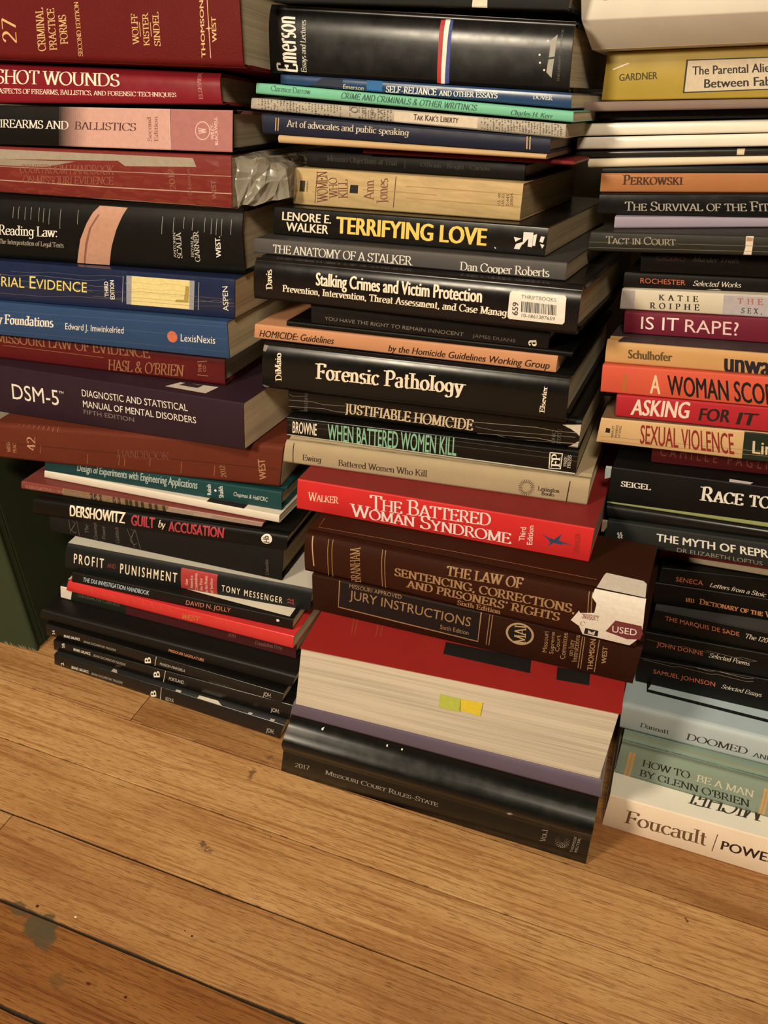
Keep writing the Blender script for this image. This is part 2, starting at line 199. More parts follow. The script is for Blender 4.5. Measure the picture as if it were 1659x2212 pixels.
# lettering: book, text, style, colour, face, baseline left, baseline right, cap top left (mm on the face)
TEXT = [
 ('L24','27','r',(.620,.420,.170),'S',(65.73,10.53),(64.15,26.02),(52.99,10.84)),
 ('L24','CRIMINAL','r',(.620,.420,.170),'S',(92.09,6.33),(89.57,33.32),(85.19,5.84)),
 ('L24','PRACTICE','r',(.620,.420,.170),'S',(101.95,6.89),(99.54,33.12),(95.6,6.52)),
 ('L24','FORMS','r',(.620,.420,.170),'S',(111.78,10.92),(109.97,29.23),(105.17,10.56)),
 ('L24','SECOND EDITION','r',(.620,.420,.170),'S',(124.41,3.7),(121.18,37.4),(120.79,3.4)),
 ('L24','WOLFF','r',(.620,.420,.170),'S',(172.21,11.98),(171.28,30.88),(167.04,11.65)),
 ('L24','KISTER','r',(.620,.420,.170),'S',(180.67,11.51),(180.18,31.76),(175.99,11.19)),
 ('L24','SINDEL','r',(.620,.420,.170),'S',(189.65,11.48),(188.68,32.09),(184.73,11.38)),
 ('L24','THOMSON','SB',(.620,.420,.170),'S',(224.88,5.25),(225.18,39.5),(221.81,4.96)),
 ('L24','WEST','SB',(.620,.420,.170),'S',(234.2,14.93),(234.29,30.04),(230.74,14.64)),
 ('L23','GUNSHOT WOUNDS','r',(.850,.760,.600),'S',(1.38,11.79),(151.64,12.04),(0.64,20.34)),
 ('L23','ASPECTS OF FIREARMS, BALLISTICS, AND FORENSIC TECHNIQUES','r',(.850,.760,.600),'S',(38.45,5.87),(199.4,5.41),(38.54,8.92)),
 ('L23','ELSEVIER','r',(.450,.200,.180),'S',(221.05,3.98),(220.17,24.59),(218.12,3.81)),
 ('L22','FIREARMS AND','r',(.800,.760,.680),'S',(24.03,12.44),(96.44,12.44),(24.01,18.08)),
 ('L22','BALLISTICS','r',(.080,.030,.030),'S',(101.62,12.56),(157.69,12.68),(101.92,17.78)),
 ('L22','Second','b',(.300,.130,.110),'S',(171.44,5.81),(170.54,22.94),(168.03,5.72)),
 ('L22','Edition','b',(.300,.130,.110),'S',(176.99,5.58),(176.25,23.27),(173.61,5.37)),
 ('L22','W','b',(.750,.520,.500),'S',(217.81,11.78),(216.89,16.49),(211.48,11.51)),
 ('L22','WILEY-','SB',(.750,.520,.500),'S',(223.99,8.36),(223.32,18.98),(221.36,8.29)),
 ('L22','BLACKWELL','SB',(.750,.520,.500),'S',(227.22,4.86),(226.2,23.35),(224.75,4.68)),
 ('L21','COURTROOM HANDBOOK','r',(.300,.100,.070),'S',(56.09,16.02),(149.19,18.61),(56.7,22.57)),
 ('L21','ON MISSOURI EVIDENCE','r',(.300,.100,.070),'S',(59.13,8.32),(148.16,11.32),(59.69,13.85)),
 ('L21','2012','r',(.320,.120,.080),'S',(204.96,10.47),(202.89,24.92),(200.22,9.99)),
 ('L21','Schroeder','r',(.280,.100,.070),'S',(218.96,7.04),(217.3,26.08),(215.85,6.75)),
 ('L21','WEST','SB',(.300,.120,.080),'S',(240.39,5.68),(239.38,18.49),(236.58,5.23)),
 ('L20','Reading Law:','r',(.800,.760,.680),'S',(18.65,19.18),(79.39,20.03),(18.88,26.78)),
 ('L20','The Interpretation of Legal Texts','r',(.360,.320,.260),'S',(18.7,12.03),(85.72,12.02),(18.89,15.77)),
 ('L20','ANTONIN','r',(.450,.420,.360),'S',(191.7,9.79),(192.11,29.48),(189.6,9.53)),
 ('L20','SCALIA','r',(.550,.520,.450),'S',(197.13,9.82),(196.94,29.99),(192.79,9.43)),
 ('L20','BRYAN A.','r',(.450,.420,.360),'S',(207.54,11.13),(207.98,27.89),(205.17,10.99)),
 ('L20','GARNER','r',(.550,.520,.450),'S',(212.73,7.93),(212.6,31.87),(208.45,7.53)),
 ('L20','WEST.','SB',(.800,.760,.680),'S',(231.49,12.54),(231.49,28.6),(227.13,12)),
 ('L19','Trial Evidence','sc',(.800,.660,.160),'S',(16.08,11.86),(116.34,12.35),(16.05,22.07)),
 ('L19','THIRD','SB',(.800,.760,.680),'S',(138.16,10.37),(137.19,22.93),(134.3,9.95)),
 ('L19','EDITION','SB',(.800,.760,.680),'S',(143.94,8.51),(142.96,24.34),(139.93,8.08)),
 ('L19','ASPEN','S',(.800,.760,.680),'S',(248.93,6.4),(248.11,26.62),(244.25,5.74)),
 ('L18','Evidentiary Foundations','b',(.800,.760,.680),'S',(-25.04,9.97),(83.27,12.24),(-24.8,18.39)),
 ('L18','Edward J. Imwinkelried','S',(.800,.760,.680),'S',(95.66,11.51),(155.77,12.78),(95.97,17.08)),
 ('L18','LexisNexis','S',(.800,.760,.680),'S',(210.97,11.01),(242.82,11.62),(211.52,17.04)),
 ('L17','MISSOURI LAW OF EVIDENCE','r',(.300,.140,.060),'S',(18.6,16.26),(183.44,16.36),(16.12,25.22)),
 ('L17',"HASL & O'BRIEN",'r',(.330,.160,.070),'S',(139.67,1.32),(215.15,3.51),(140.96,11.18)),
 ('L17','THE','SB',(.300,.150,.070),'S',(232.81,9.01),(232.63,16.47),(229.77,8.69)),
 ('L17','CO','SB',(.300,.150,.070),'S',(237.03,10.2),(236.82,15.4),(234.18,9.91)),
 ('L16','DSM-5','S',(.800,.760,.680),'S',(45.88,15.44),(101.29,15.84),(44.08,29.97)),
 ('L16','TM','S',(.800,.760,.680),'S',(100.45,27.68),(106.03,27.71),(100.44,30.11)),
 ('L16','DIAGNOSTIC AND STATISTICAL','S',(.800,.760,.680),'S',(127.42,28.44),(239.56,29.74),(126.83,34.93)),
 ('L16','MANUAL OF MENTAL DISORDERS','S',(.800,.760,.680),'S',(128.61,18.1),(247.74,18.99),(128.18,24.39)),
 ('L16','FIFTH EDITION','S',(.220,.170,.170),'S',(129.48,11.42),(184.43,11.02),(129.05,15.64)),
 ('L15','MISS','r',(.420,.220,.120),'S',(19.67,9.07),(18.55,19.79),(16.07,8.48)),
 ('L15','PRAC','r',(.420,.220,.120),'S',(26.01,8.63),(25.3,19.35),(22.43,8.04)),
 ('L15','42','r',(.500,.300,.180),'S',(46.24,12.84),(45.63,27.53),(37.51,12.39)),
 ('L15','2012','r',(.400,.220,.120),'S',(234.67,5.39),(232.06,16.38),(230.24,4.91)),
 ('L15','WEST','SB',(.420,.220,.120),'S',(270.54,7.39),(267.14,26.1),(264.56,6.38)),
 ('L15','HANDBOOK','r',(.170,.055,.035),'S',(129.96,14.97),(181.13,16.47),(129.67,22.51)),
 ('L14','Design of Experiments with Engineering Applications','SB',(.420,.500,.480),'S',(36.13,6.41),(161.32,7.44),(36.77,14.24)),
 ('L14','Rekab','SB',(.700,.720,.700),'S',(175.06,3.91),(174.34,14.17),(171.25,3.1)),
 ('L14','Shaikh','SB',(.700,.720,.700),'S',(186.94,3.03),(186.04,14.04),(182.61,2.13)),
 ('L14','Chapman & Hall/CRC','S',(.700,.720,.700),'S',(196.28,6.39),(228.31,6.04),(196.67,10.12)),
 ('L12','SOURCE MATERIALS ON MISSOURI FIREARMS LAW (2022 EDITION)','r',(.420,.240,.180),'S',(4.73,1.71),(113.37,2.8),(4.88,4.62)),
 ('L12','BARONDES','r',(.550,.420,.360),'S',(184.17,1.35),(202.13,1.96),(183.57,4.61)),
 ('L11','DERSHOWITZ','SC',(.850,.760,.600),'S',(40.5,3.45),(98.78,3.86),(40.36,14.16)),
 ('L11','GUILT','SC',(.450,.050,.070),'S',(105.18,3.1),(128.98,3.19),(104.9,13.63)),
 ('L11','by','i',(.850,.760,.600),'S',(132.52,5.29),(139.92,5.19),(132.33,12.86)),
 ('L11','ACCUSATION','SC',(.450,.050,.070),'S',(142.62,2.54),(196.17,3.44),(142.43,12.78)),
 ('L11','Hb','SB',(.010,.010,.010),'S',(238.58,5.85),(237.06,12.66),(233.28,5.35)),
 ('L10','The','i',(.110,.095,.080),'S',(42.39,9.04),(41.88,21.03),(38.57,8.07)),
 ('L10','Contempt','i',(.110,.095,.080),'S',(51.54,2.82),(50.97,25.37),(47.73,1.8)),
 ('L10','Power','i',(.110,.095,.080),'S',(60.36,5.1),(59.84,22.78),(56.59,4.14)),
 ('L10','Goldfarb','i',(.110,.095,.080),'S',(74.71,3.67),(74.02,23.47),(70.98,2.74)),
 ('L10','Columbia','i',(.130,.110,.090),'S',(222.08,3.1),(220.69,15.82),(219.12,2.52)),
 ('L9','PROFIT','SW',(.850,.760,.600),'S',(9.31,7.21),(40.77,7.23),(9.14,17.47)),
 ('L9','AND','SN',(.200,.040,.040),'S',(44.44,8.99),(53.13,9.09),(44.38,13.98)),
 ('L9','PUNISHMENT','SW',(.850,.760,.600),'S',(57.83,5.04),(115.18,5.93),(57.72,15.97)),
 ('L9','How','r',(.750,.600,.500),'S',(126.27,5.12),(125.59,13.06),(123.65,4.52)),
 ('L9','America','r',(.750,.600,.500),'S',(131.17,2.12),(130.13,17.42),(128.52,1.46)),
 ('L9','Criminalizes','r',(.750,.600,.500),'S',(135.83,0.83),(134.23,20.83),(133.24,0.26)),
 ('L9','the Poor','r',(.750,.600,.500),'S',(140.57,2.03),(139.6,16.86),(137.94,1.36)),
 ('L9','in the Name','r',(.750,.600,.500),'S',(145.56,0.38),(144.11,20.09),(143,-0.18)),
 ('L9','of Justice','r',(.750,.600,.500),'S',(150.55,0.62),(149.41,18.45),(148,0.06)),
 ('L9','TONY MESSENGER','SW',(.850,.760,.600),'S',(158.65,5.47),(215.63,3.82),(158.67,12.84)),
 ('L7','THE DUI INVESTIGATION HANDBOOK','SN',(.450,.580,.720),'S',(12,3.81),(82.6,4.49),(12.52,9)),
 ('L7','DAVID N. JOLLY','S',(.600,.220,.130),'S',(120.5,2.96),(164.5,4.9),(120.71,8.2)),
 ('L6','WEST','i',(.550,.220,.060),'S',(126.59,2.31),(144.78,3.93),(126.49,8.68)),
 ('L5','Selections For Contracts','i',(.100,.100,.080),'S',(19.47,8.31),(66.88,9.09),(20.03,13.69)),
 ('L5','2011','r',(.200,.100,.090),'S',(180.2,5.77),(188.26,6.25),(180.69,9.5)),
 ('L5','Foundation Press','r',(.200,.100,.090),'S',(207.11,4.51),(233.68,6.2),(207.59,8.87)),
 ('L4','MISSOURI LEGISLATURE','SB',(.620,.250,.130),'S',(139.82,4.87),(175.76,4.06),(139.65,8.38)),
 ('L3','34','SB',(.700,.680,.600),'S',(10.04,3.91),(10.01,8.93),(7.06,2.99)),
 ('L3','BRAND. BALANCE.','SB',(.750,.720,.650),'S',(20.12,3.74),(38.73,5.21),(20.54,6.96)),
 ('L3','BRAND DOCUMENTARY MAGAZINE','S',(.420,.400,.350),'S',(42.72,4.27),(78.29,4.99),(43.24,6.9)),
 ('L3','B','SB',(.850,.820,.720),'S',(116.51,3.05),(115.95,10.59),(110.1,0.52)),
 ('L3','MAISON MARGIELA','S',(.600,.570,.500),'S',(125.95,4.12),(152.07,4.07),(126.21,7.53)),
 ('L3','JOH.','S',(.600,.570,.500),'S',(230.28,2.9),(238.15,3.49),(230.15,8.49)),
 ('L2','58','SB',(.700,.680,.600),'S',(12.71,9.17),(12.48,16.24),(9.62,7.86)),
 ('L2','BRAND. BALANCE.','SB',(.750,.720,.650),'S',(22.32,8.76),(41.37,8.85),(22.71,13.02)),
 ('L2','BRAND DOCUMENTARY MAGAZINE','S',(.420,.400,.350),'S',(44.5,8.44),(79.05,7.84),(45.01,11.98)),
 ('L2','B','SB',(.850,.820,.720),'S',(115.8,5.79),(115.23,14.04),(109.48,3.38)),
 ('L2','PORTLAND','S',(.600,.570,.500),'S',(125.12,5.66),(140.24,6.06),(125.35,9.8)),
 ('L2','JOH.','S',(.600,.570,.500),'S',(227.18,3.76),(235.36,4.15),(227.11,7.96)),
 ('L1','2','SB',(.700,.680,.600),'S',(10.85,3.61),(10.52,8.74),(7.56,2.05)),
 ('L1','BRAND. BALANCE.','SB',(.750,.720,.650),'S',(19.38,3.25),(38.87,4.33),(19.61,7.42)),
 ('L1','BRAND DOCUMENTARY MAGAZINE','S',(.420,.400,.350),'S',(41.87,3.74),(75.88,4.72),(42.21,7.29)),
 ('L1','B','SB',(.850,.820,.720),'S',(112.48,2.96),(111.34,11.3),(106.86,0.14)),
 ('L1','SEOUL','S',(.600,.570,.500),'S',(122.02,2.08),(130.94,3.01),(121.95,6.44)),
 ('L1','JOH.','S',(.600,.570,.500),'S',(224.25,3.81),(231.58,4.46),(223.66,8.67)),
 ('C25','Emerson','I',(.800,.760,.680),'S',(21.71,1.57),(20.36,33.52),(5.95,0.23)),
 ('C25','Essays and Lectures','i',(.600,.570,.500),'S',(28.82,1.9),(28.75,31.52),(24.67,1.46)),
 ('C25','THE LIBRARY OF AMERICA','r',(.120,.110,.100),'S',(204.39,5.6),(204.38,34.58),(203.09,5.76)),
 ('C24','Emerson','S',(.660,.560,.360),'S',(49.08,0.14),(64.59,0.19),(49.58,3.22)),
 ('C24','SELF-RELIANCE','b',(.800,.760,.680),'S',(81.02,0.46),(117.28,0.99),(81.45,4.31)),
 ('C24','AND OTHER ESSAYS','b',(.800,.760,.680),'S',(118.76,1.08),(158.63,2.07),(118.87,3.88)),
 ('C24','DOVER','b',(.600,.600,.550),'S',(181.33,3.11),(194.11,3.25),(181.39,5.11)),
 ('C23','Clarence Darrow','r',(.030,.100,.070),'S',(12.33,2.38),(44.1,2.42),(12.12,5.56)),
 ('C23','CRIME AND CRIMINALS & OTHER WRITINGS','I',(.030,.100,.070),'S',(67.56,1.71),(164.28,1.49),(67.58,5.26)),
 ('C23','Charles H. Kerr','I',(.030,.100,.070),'S',(186.24,1.2),(213,1.12),(186.38,3.99)),
 ('C22',"Tak Kak's Liberty",'SN',(.030,.020,.020),'S',(125.79,2.45),(157.18,2.99),(125.82,5.88)),
 ('C22','O','b',(.120,.100,.090),'S',(85.33,3.61),(84.37,7.63),(80.3,3.24)),
 ('C22','BU','r',(.150,.130,.110),'S',(91.66,3.05),(90.67,7.55),(89.01,2.86)),
 ('C22','TAR','r',(.150,.130,.110),'S',(97.68,0.7),(96.81,6.96),(94.85,0.48)),
 ('C22','CA','r',(.150,.130,.110),'S',(104.16,1.83),(103.12,7.39),(100.49,1.55)),
 ('C21','Art of advocates and public speaking','r',(.620,.550,.450),'S',(19.75,4.63),(112.86,4.77),(20.21,8.42)),
 ('C18','Missouri Objections at Trial','r',(.055,.050,.045),'S',(16.54,4.55),(72.54,4.42),(16.68,8.13)),
 ('C18',"O'Brien * Bright * Carson",'r',(.055,.050,.045),'S',(90.17,4.69),(140.41,5.08),(90.19,7.31)),
 ('C17','WOMEN','r',(.140,.050,.035),'S',(29.77,2.8),(27.52,23.4),(20.94,2.14)),
 ('C17','WHO','r',(.140,.050,.035),'S',(37.88,6.18),(35.96,19.64),(30.99,5.63)),
 ('C17','KILL','r',(.140,.050,.035),'S',(46.15,6.66),(44.67,18.99),(38.62,6.07)),
 ('C17','Ann','r',(.200,.080,.050),'S',(67.04,6.46),(66.09,19.91),(59.23,5.56)),
 ('C17','Jones','r',(.200,.080,.050),'S',(77.86,5.4),(77.13,21.52),(69.66,4.46)),
 ('C17','FAWCETT','SB',(.120,.060,.030),'S',(12.13,9.04),(12.3,16.23),(10.82,8.97)),
 ('C17','U.S. 4th','S',(.120,.070,.040),'S',(161.33,8.93),(160.68,17.28),(159.37,8.79)),
 ('C17','CAN. ED.','S',(.120,.070,.040),'S',(164.08,8.69),(163.42,17.04),(162.13,8.56)),
 ('C17','0-445','S',(.120,.070,.040),'S',(167.31,9.33),(166.76,16.7),(165.37,9.2)),
 ('C17','20604','S',(.120,.070,.040),'S',(170,9.37),(169.37,17.43),(168.07,9.24)),
 ('C16','LENORE E.','SB',(.850,.760,.600),'S',(7.33,10.39),(49.29,10.5),(7.28,16.04)),
 ('C16','WALKER','SB',(.850,.760,.600),'S',(11.34,3.26),(47.59,3.26),(11.26,9.13)),
 ('C16','TERRIFYING LOVE','SC',(.860,.620,.130),'S',(53.83,4.42),(168.61,4.06),(53.33,15.46)),
 ('C15','THE ANATOMY OF A STALKER','r',(.800,.760,.680),'S',(17.25,1.44),(129.62,1.19),(16.62,7.36)),
 ('C15','Dan Cooper Roberts','r',(.800,.760,.680),'S',(163.57,0.92),(224.36,1.61),(163.2,6.36)),
 ('C14','Davis','b',(.850,.760,.600),'S',(16.13,7.94),(15.32,22.34),(11.04,7.31)),
 ('C14','Stalking Crimes and Victim Protection','SC',(.850,.760,.600),'S',(52.62,14.39),(177.04,14.24),(52.26,23.01)),
 ('C14','Prevention, Intervention, Threat Assessment, and Case Manag','b',(.850,.760,.600),'S',(24.51,7.45),(194.95,7.08),(24.72,12.21)),
 ('C13','YOU HAVE THE RIGHT TO REMAIN INNOCENT','S',(.200,.170,.140),'S',(10.79,3.52),(116.87,2.76),(11.04,6.13)),
 ('C13','JAMES DUANE','S',(.130,.110,.090),'S',(123.53,2.86),(153.45,2.34),(123.45,5.13)),
 ('C13','a','b',(.850,.760,.600),'S',(167.6,1.37),(166.91,5.74),(160.17,0.45)),
 ('C11','HOMICIDE: Guidelines','SI',(.030,.015,.010),'S',(4.35,1.92),(67.25,2.47),(4.4,7.21)),
 ('C11','by the Homicide Guidelines Working Group','SI',(.030,.015,.010),'S',(110.39,1.91),(226.7,2.3),(110.28,6.6)),
 ('C10','DiMaio','b',(.850,.760,.600),'S',(16.95,6.71),(16.04,28.09),(11.88,5.99)),
 ('C10','Forensic Pathology','b',(.850,.760,.600),'S',(45.54,11.91),(163.24,13.12),(45.55,23.47)),
 ('C10','Elsevier','b',(.850,.760,.600),'S',(219.45,5.68),(220.07,25.63),(216.08,5.58)),
 ('C9','JUSTIFIABLE HOMICIDE','b',(.620,.500,.340),'S',(48.65,5.49),(149.91,4.52),(48.89,13.67)),
 ('C9','GILLESPIE','r',(.120,.110,.100),'S',(15.96,1.21),(17.11,18.82),(13.52,0.99)),
 ('C9','OHIO','r',(.120,.110,.100),'S',(209.6,2.68),(208.98,12.29),(207.11,2.48)),
 ('C9','STATE','r',(.120,.110,.100),'S',(213.35,2.69),(212.8,13.77),(210.87,2.5)),
 ('C8','BROWNE','SN',(.850,.760,.600),'S',(5.19,3.12),(25.93,3.43),(5.33,13.55)),
 ('C8','WHEN BATTERED WOMEN KILL','SN',(.240,.500,.330),'S',(35.4,0.89),(138.4,2.14),(35.16,15.01)),
 ('C8','FP','b',(.850,.800,.700),'S',(213.92,3.75),(213.41,13.84),(207.99,3.24)),
 ('C8','FREE','r',(.700,.660,.580),'S',(218.42,5.23),(218.22,12.66),(216.43,4.95)),
 ('C8','PRESS','r',(.700,.660,.580),'S',(221.5,4.34),(221.01,13.84),(219.19,4.17)),
 ('C7','Ewing','r',(.050,.035,.025),'S',(15.94,4.36),(32.47,4.41),(15.69,9.54)),
 ('C7','Battered Women Who Kill','r',(.050,.035,.025),'S',(46.19,3.84),(118.11,4.92),(45.9,9.34)),
 ('C7','Lexington','b',(.060,.045,.030),'S',(200.64,6.66),(216.2,6.95),(200.39,10.09)),
 ('C7','Books','b',(.060,.045,.030),'S',(203.41,3.34),(212.96,3.43),(203.24,6.34)),
 ('C6','Walker','c',(.850,.620,.500),'S',(9.08,9.52),(35.28,11.6),(9.02,17.08)),
 ('C6','The Battered','c',(.860,.740,.720),'S',(60.68,11.49),(153.56,15.53),(59.91,24.07)),
 ('C6','Woman Syndrome','c',(.860,.740,.720),'S',(44.87,2.55),(169.79,3.56),(44.1,13.53)),
 ('C6','Third','SN',(.850,.680,.620),'S',(178.89,8.1),(178.83,19.45),(174.92,7.46)),
 ('C6','Edition','SN',(.850,.680,.620),'S',(184.68,5.97),(183.85,21.81),(180.9,5.36)),
 ('C6','SPRINGER','SB',(.300,.030,.020),'S',(217.48,6.2),(216.35,21.86),(213.98,5.83)),
 ('C5','BRANHAM','r',(.350,.205,.100),'S',(46.61,0.95),(45.03,33.5),(38.98,-1.68)),
 ('C5','THE LAW OF','b',(.350,.205,.100),'S',(112.07,25.51),(167.05,27.73),(111.93,32.55)),
 ('C5','SENTENCING, CORRECTIONS,','b',(.350,.205,.100),'S',(73.2,15.62),(204.17,17.33),(73.12,22.5)),
 ('C5',"AND PRISONERS' RIGHTS",'b',(.350,.205,.100),'S',(82.21,7.13),(194.83,8.11),(82.58,13.96)),
 ('C5','Sixth Edition','b',(.350,.205,.100),'S',(121.8,1.3),(153.83,1.88),(121.85,6)),
 ('C5','SH','r',(.200,.100,.050),'S',(64.76,47.72),(63.68,53.31),(57.46,47.38)),
 ('C4','MISSOURI APPROVED','S',(.350,.205,.100),'S',(30.77,29.2),(72.3,29.64),(30.94,32.74)),
 ('C4','JURY INSTRUCTIONS','s',(.350,.205,.100),'S',(30.84,18.79),(125.65,18.49),(31.17,27.1)),
 ('C4','Sixth Edition','S',(.350,.205,.100),'S',(103.52,10.08),(125.16,10.5),(103.41,14.11)),
 ('C4','MAI','r',(.500,.360,.200),'S',(166.86,13.75),(165.3,30.93),(158.87,12.45)),
 ('C4','Missouri','S',(.360,.220,.110),'S',(182.67,11.2),(181.09,30.17),(179.44,10.42)),
 ('C4','Supreme','S',(.360,.220,.110),'S',(187.19,11.03),(185.38,31.02),(184.45,10.4)),
 ('C4','Court','S',(.360,.220,.110),'S',(190.82,14.41),(189.52,29.44),(187.95,13.74)),
 ('C4','Committee','S',(.360,.220,.110),'S',(195.81,8.78),(194.15,32.98),(192.31,7.9)),
 ('C4','on Jury','S',(.360,.220,.110),'S',(200.5,13.41),(199.29,28.05),(197.03,12.54)),
 ('C4','Instructions','S',(.360,.220,.110),'S',(204.01,8.9),(202.44,33.32),(200.54,8.02)),
 ('C4','THOMSON','SB',(.360,.220,.110),'S',(215.7,4.28),(213.15,32.92),(212.23,3.61)),
 ('C4','WEST','SB',(.360,.220,.110),'S',(223.51,12.91),(221.81,28.48),(220.38,12.57)),
 ('C1','2017','r',(.320,.290,.240),'S',(11.83,12.4),(24.84,13.74),(11.6,18.02)),
 ('C1','Missouri Court Rules-State','c',(.320,.290,.240),'S',(38.57,14.68),(135.77,16.41),(38.51,20.13)),
 ('C1','Vol.I','c',(.300,.270,.230),'S',(222.38,12.49),(222.63,27.33),(218.4,11.57)),
 ('C1','THOMSON','S',(.340,.310,.260),'S',(243.78,10.47),(244.93,29.57),(241.84,10.22)),
 ('C1','REUTERS','S',(.340,.310,.260),'S',(246.89,11.53),(247.97,29.73),(245.02,11.45)),
 ('R35','Understanding','S',(.350,.280,.200),'S',(11.84,20.92),(67.85,20.8),(11.76,25.12)),
 ('R34','GARDNER','SB',(.050,.040,.010),'S',(9.89,11.55),(34.3,12.21),(9.52,15.64)),
 ('R34','The Parental Alienation','SB',(.020,.018,.012),'S',(55.3,13.87),(116.43,14.4),(55.18,18.62)),
 ('R34','Between Fabricated','SB',(.020,.018,.012),'S',(62.73,6.35),(121.66,7.28),(62.67,11.19)),
 ('R26','Perkowski','cb',(.060,.020,.010),'S',(13.9,4.66),(51.99,4.69),(13.91,10.37)),
 ('R25','The Survival of the Fittest','c',(.380,.340,.300),'S',(17.58,2.79),(120.92,3.96),(17.09,8.52)),
 ('R23','Tact in Court','c',(.340,.290,.220),'S',(11.24,4.7),(56.42,4.84),(10.52,9.33)),
 ('R22','CICERO','S',(.090,.020,.015),'S',(9.95,9.37),(28.29,8.82),(9.96,12.55)),
 ('R22','Murder Trials','i',(.070,.060,.055),'S',(32.83,9.05),(60.59,8.79),(33.07,12.59)),
 ('R21','ROCHESTER','S',(.580,.120,.060),'S',(11.22,2.95),(40.07,2.68),(10.9,5.86)),
 ('R21','Selected Works','i',(.600,.550,.480),'S',(44.67,2.48),(74.04,2.5),(44.65,5.7)),
 ('R20','KATIE','bw',(.020,.016,.014),'S',(24.92,7.67),(50.39,7.84),(24.7,11.36)),
 ('R20','ROIPHE','bw',(.020,.016,.014),'S',(19.4,1.79),(51.43,2.22),(19.22,5.7)),
 ('R20','THE','bw',(.380,.140,.100),'S',(74.48,7.98),(89.64,8.13),(74.49,11.53)),
 ('R20','SEX,','bw',(.050,.040,.040),'S',(76.79,2.16),(89.07,2.21),(76.88,5.5)),
 ('R19','IS IT','S',(.850,.720,.700),'S',(11.26,4.3),(35.81,4.46),(11.24,13.57)),
 ('R19','RAPE?','S',(.800,.580,.550),'S',(39.7,4.12),(72.77,3.87),(39.79,13.1)),
 ('R18','Schulhofer','SC',(.120,.080,.030),'S',(15.07,4.01),(43.88,4.15),(14.73,9.68)),
 ('R18','unwanted','SC',(.020,.015,.025),'S',(75.62,-0.02),(125.63,-1.54),(75.55,13.45)),
 ('R17','A','SB',(.780,.600,.400),'S',(32.63,2.4),(39.34,2.37),(32.34,15.58)),
 ('R17','WOMAN SCORNED','SB',(.012,.010,.010),'S',(44.04,2.5),(128.34,1.48),(43.13,16.07)),
 ('R17','BARRICADE','SB',(.280,.220,.030),'S',(16.55,2.76),(16.79,15.57),(14.37,2.55)),
 ('R16','ASKING','SK',(.800,.660,.550),'S',(9.92,2.64),(48.74,4.15),(9.67,14.45)),
 ('R16','FOR','SK',(.020,.014,.012),'S',(53.77,3.47),(73.07,4.14),(53.69,12.41)),
 ('R16','IT','SK',(.020,.014,.012),'S',(76.8,3.44),(90.79,3.62),(77.1,11.98)),
 ('R15','BERKLEY','SN',(.080,.040,.020),'S',(10.75,5.85),(10.07,15.27),(9.26,5.74)),
 ('R15',"WOMEN'S",'SN',(.080,.040,.020),'S',(13.32,5.48),(12.9,16.11),(11.67,5.35)),
 ('R15','STUDIES','SN',(.080,.040,.020),'S',(15.33,5.96),(15.11,15.56),(13.84,5.86)),
 ('R15','SEXUAL VIOLENCE','SN',(.260,.025,.020),'S',(29.06,3.11),(89.77,2.98),(27.8,17.81)),
 ('R15','Linda','SN',(.660,.520,.320),'S',(100.63,5.32),(124.24,5.3),(100.9,14.12)),
 ('R14','CAMILLE PAGLIA','SL',(.240,.070,.050),'S',(5.67,6.12),(82.13,3.86),(5.56,13.32)),
 ('R12','SEIGEL','b',(.800,.760,.680),'S',(8.1,16.53),(29.44,16.77),(7.81,20.94)),
 ('R12','Race to Incarcerate','cb',(.800,.760,.680),'S',(62.61,14.16),(184.59,17.31),(63.23,25.34)),
 ('R10','THE MYTH OF REPRESSED MEMORY','SB',(.800,.760,.680),'S',(36.65,7.43),(172.1,7.6),(36.3,13.86)),
 ('R10','DR ELIZABETH LOFTUS','S',(.260,.230,.200),'S',(51.77,0.79),(108.38,0.29),(51.69,4.42)),
 ('R8','SENECA','S',(.600,.170,.090),'S',(11.93,4.74),(31.72,4.27),(11.63,10.1)),
 ('R8','Letters from a Stoic','i',(.620,.550,.460),'S',(36.47,3.96),(76.12,1.46),(36.79,8.52)),
 ('R7','1811','b',(.660,.270,.100),'S',(23.08,6.45),(29.54,6.34),(23.3,9.84)),
 ('R7','Dictionary of the Vulgar Tongue','cb',(.660,.270,.100),'S',(32.81,6.06),(117.85,1.32),(33.22,10.82)),
 ('R6','THE MARQUIS DE SADE','S',(.600,.170,.090),'S',(9.65,11.03),(64.95,10.18),(9.25,14.9)),
 ('R6','The 120 Days of Sodom','i',(.620,.550,.460),'S',(69.1,9.67),(116.54,9.06),(69.62,14.13)),
 ('R5','JOHN DONNE','S',(.600,.170,.090),'S',(10.99,11.4),(46,10.56),(11.01,15.61)),
 ('R5','Selected Poems','i',(.620,.550,.460),'S',(50.28,10.18),(79.83,9.2),(50.67,14.61)),
 ('R4','SAMUEL JOHNSON','S',(.600,.170,.090),'S',(12.61,15.71),(60.15,14.74),(12.71,20.69)),
 ('R4','Selected Essays','i',(.600,.530,.450),'S',(64.65,14.63),(94.4,13.91),(65.3,19.02)),
 ('R3','Dannatt','r',(.030,.030,.035),'S',(15.06,8.41),(37.27,8.12),(15.53,13.05)),
 ('R3','DOOMED','r',(.040,.035,.030),'S',(49.9,7.26),(95.24,7.64),(51.05,14.08)),
 ('R3','AND FAMOUS','r',(.040,.035,.030),'S',(98.84,6.86),(142.93,7.75),(99.53,11.54)),
 ('R2','HOW TO','r',(.012,.012,.012),'S',(19.22,18.38),(56.63,18.79),(19.27,25.87)),
 ('R2','BE A MAN','r',(.660,.640,.500),'S',(61.17,18.64),(104.84,17.9),(61.68,25.66)),
 ('R2',"BY GLENN O'BRIEN",'r',(.012,.012,.012),'S',(18.34,5.45),(102.14,5.71),(18.31,13.72)),
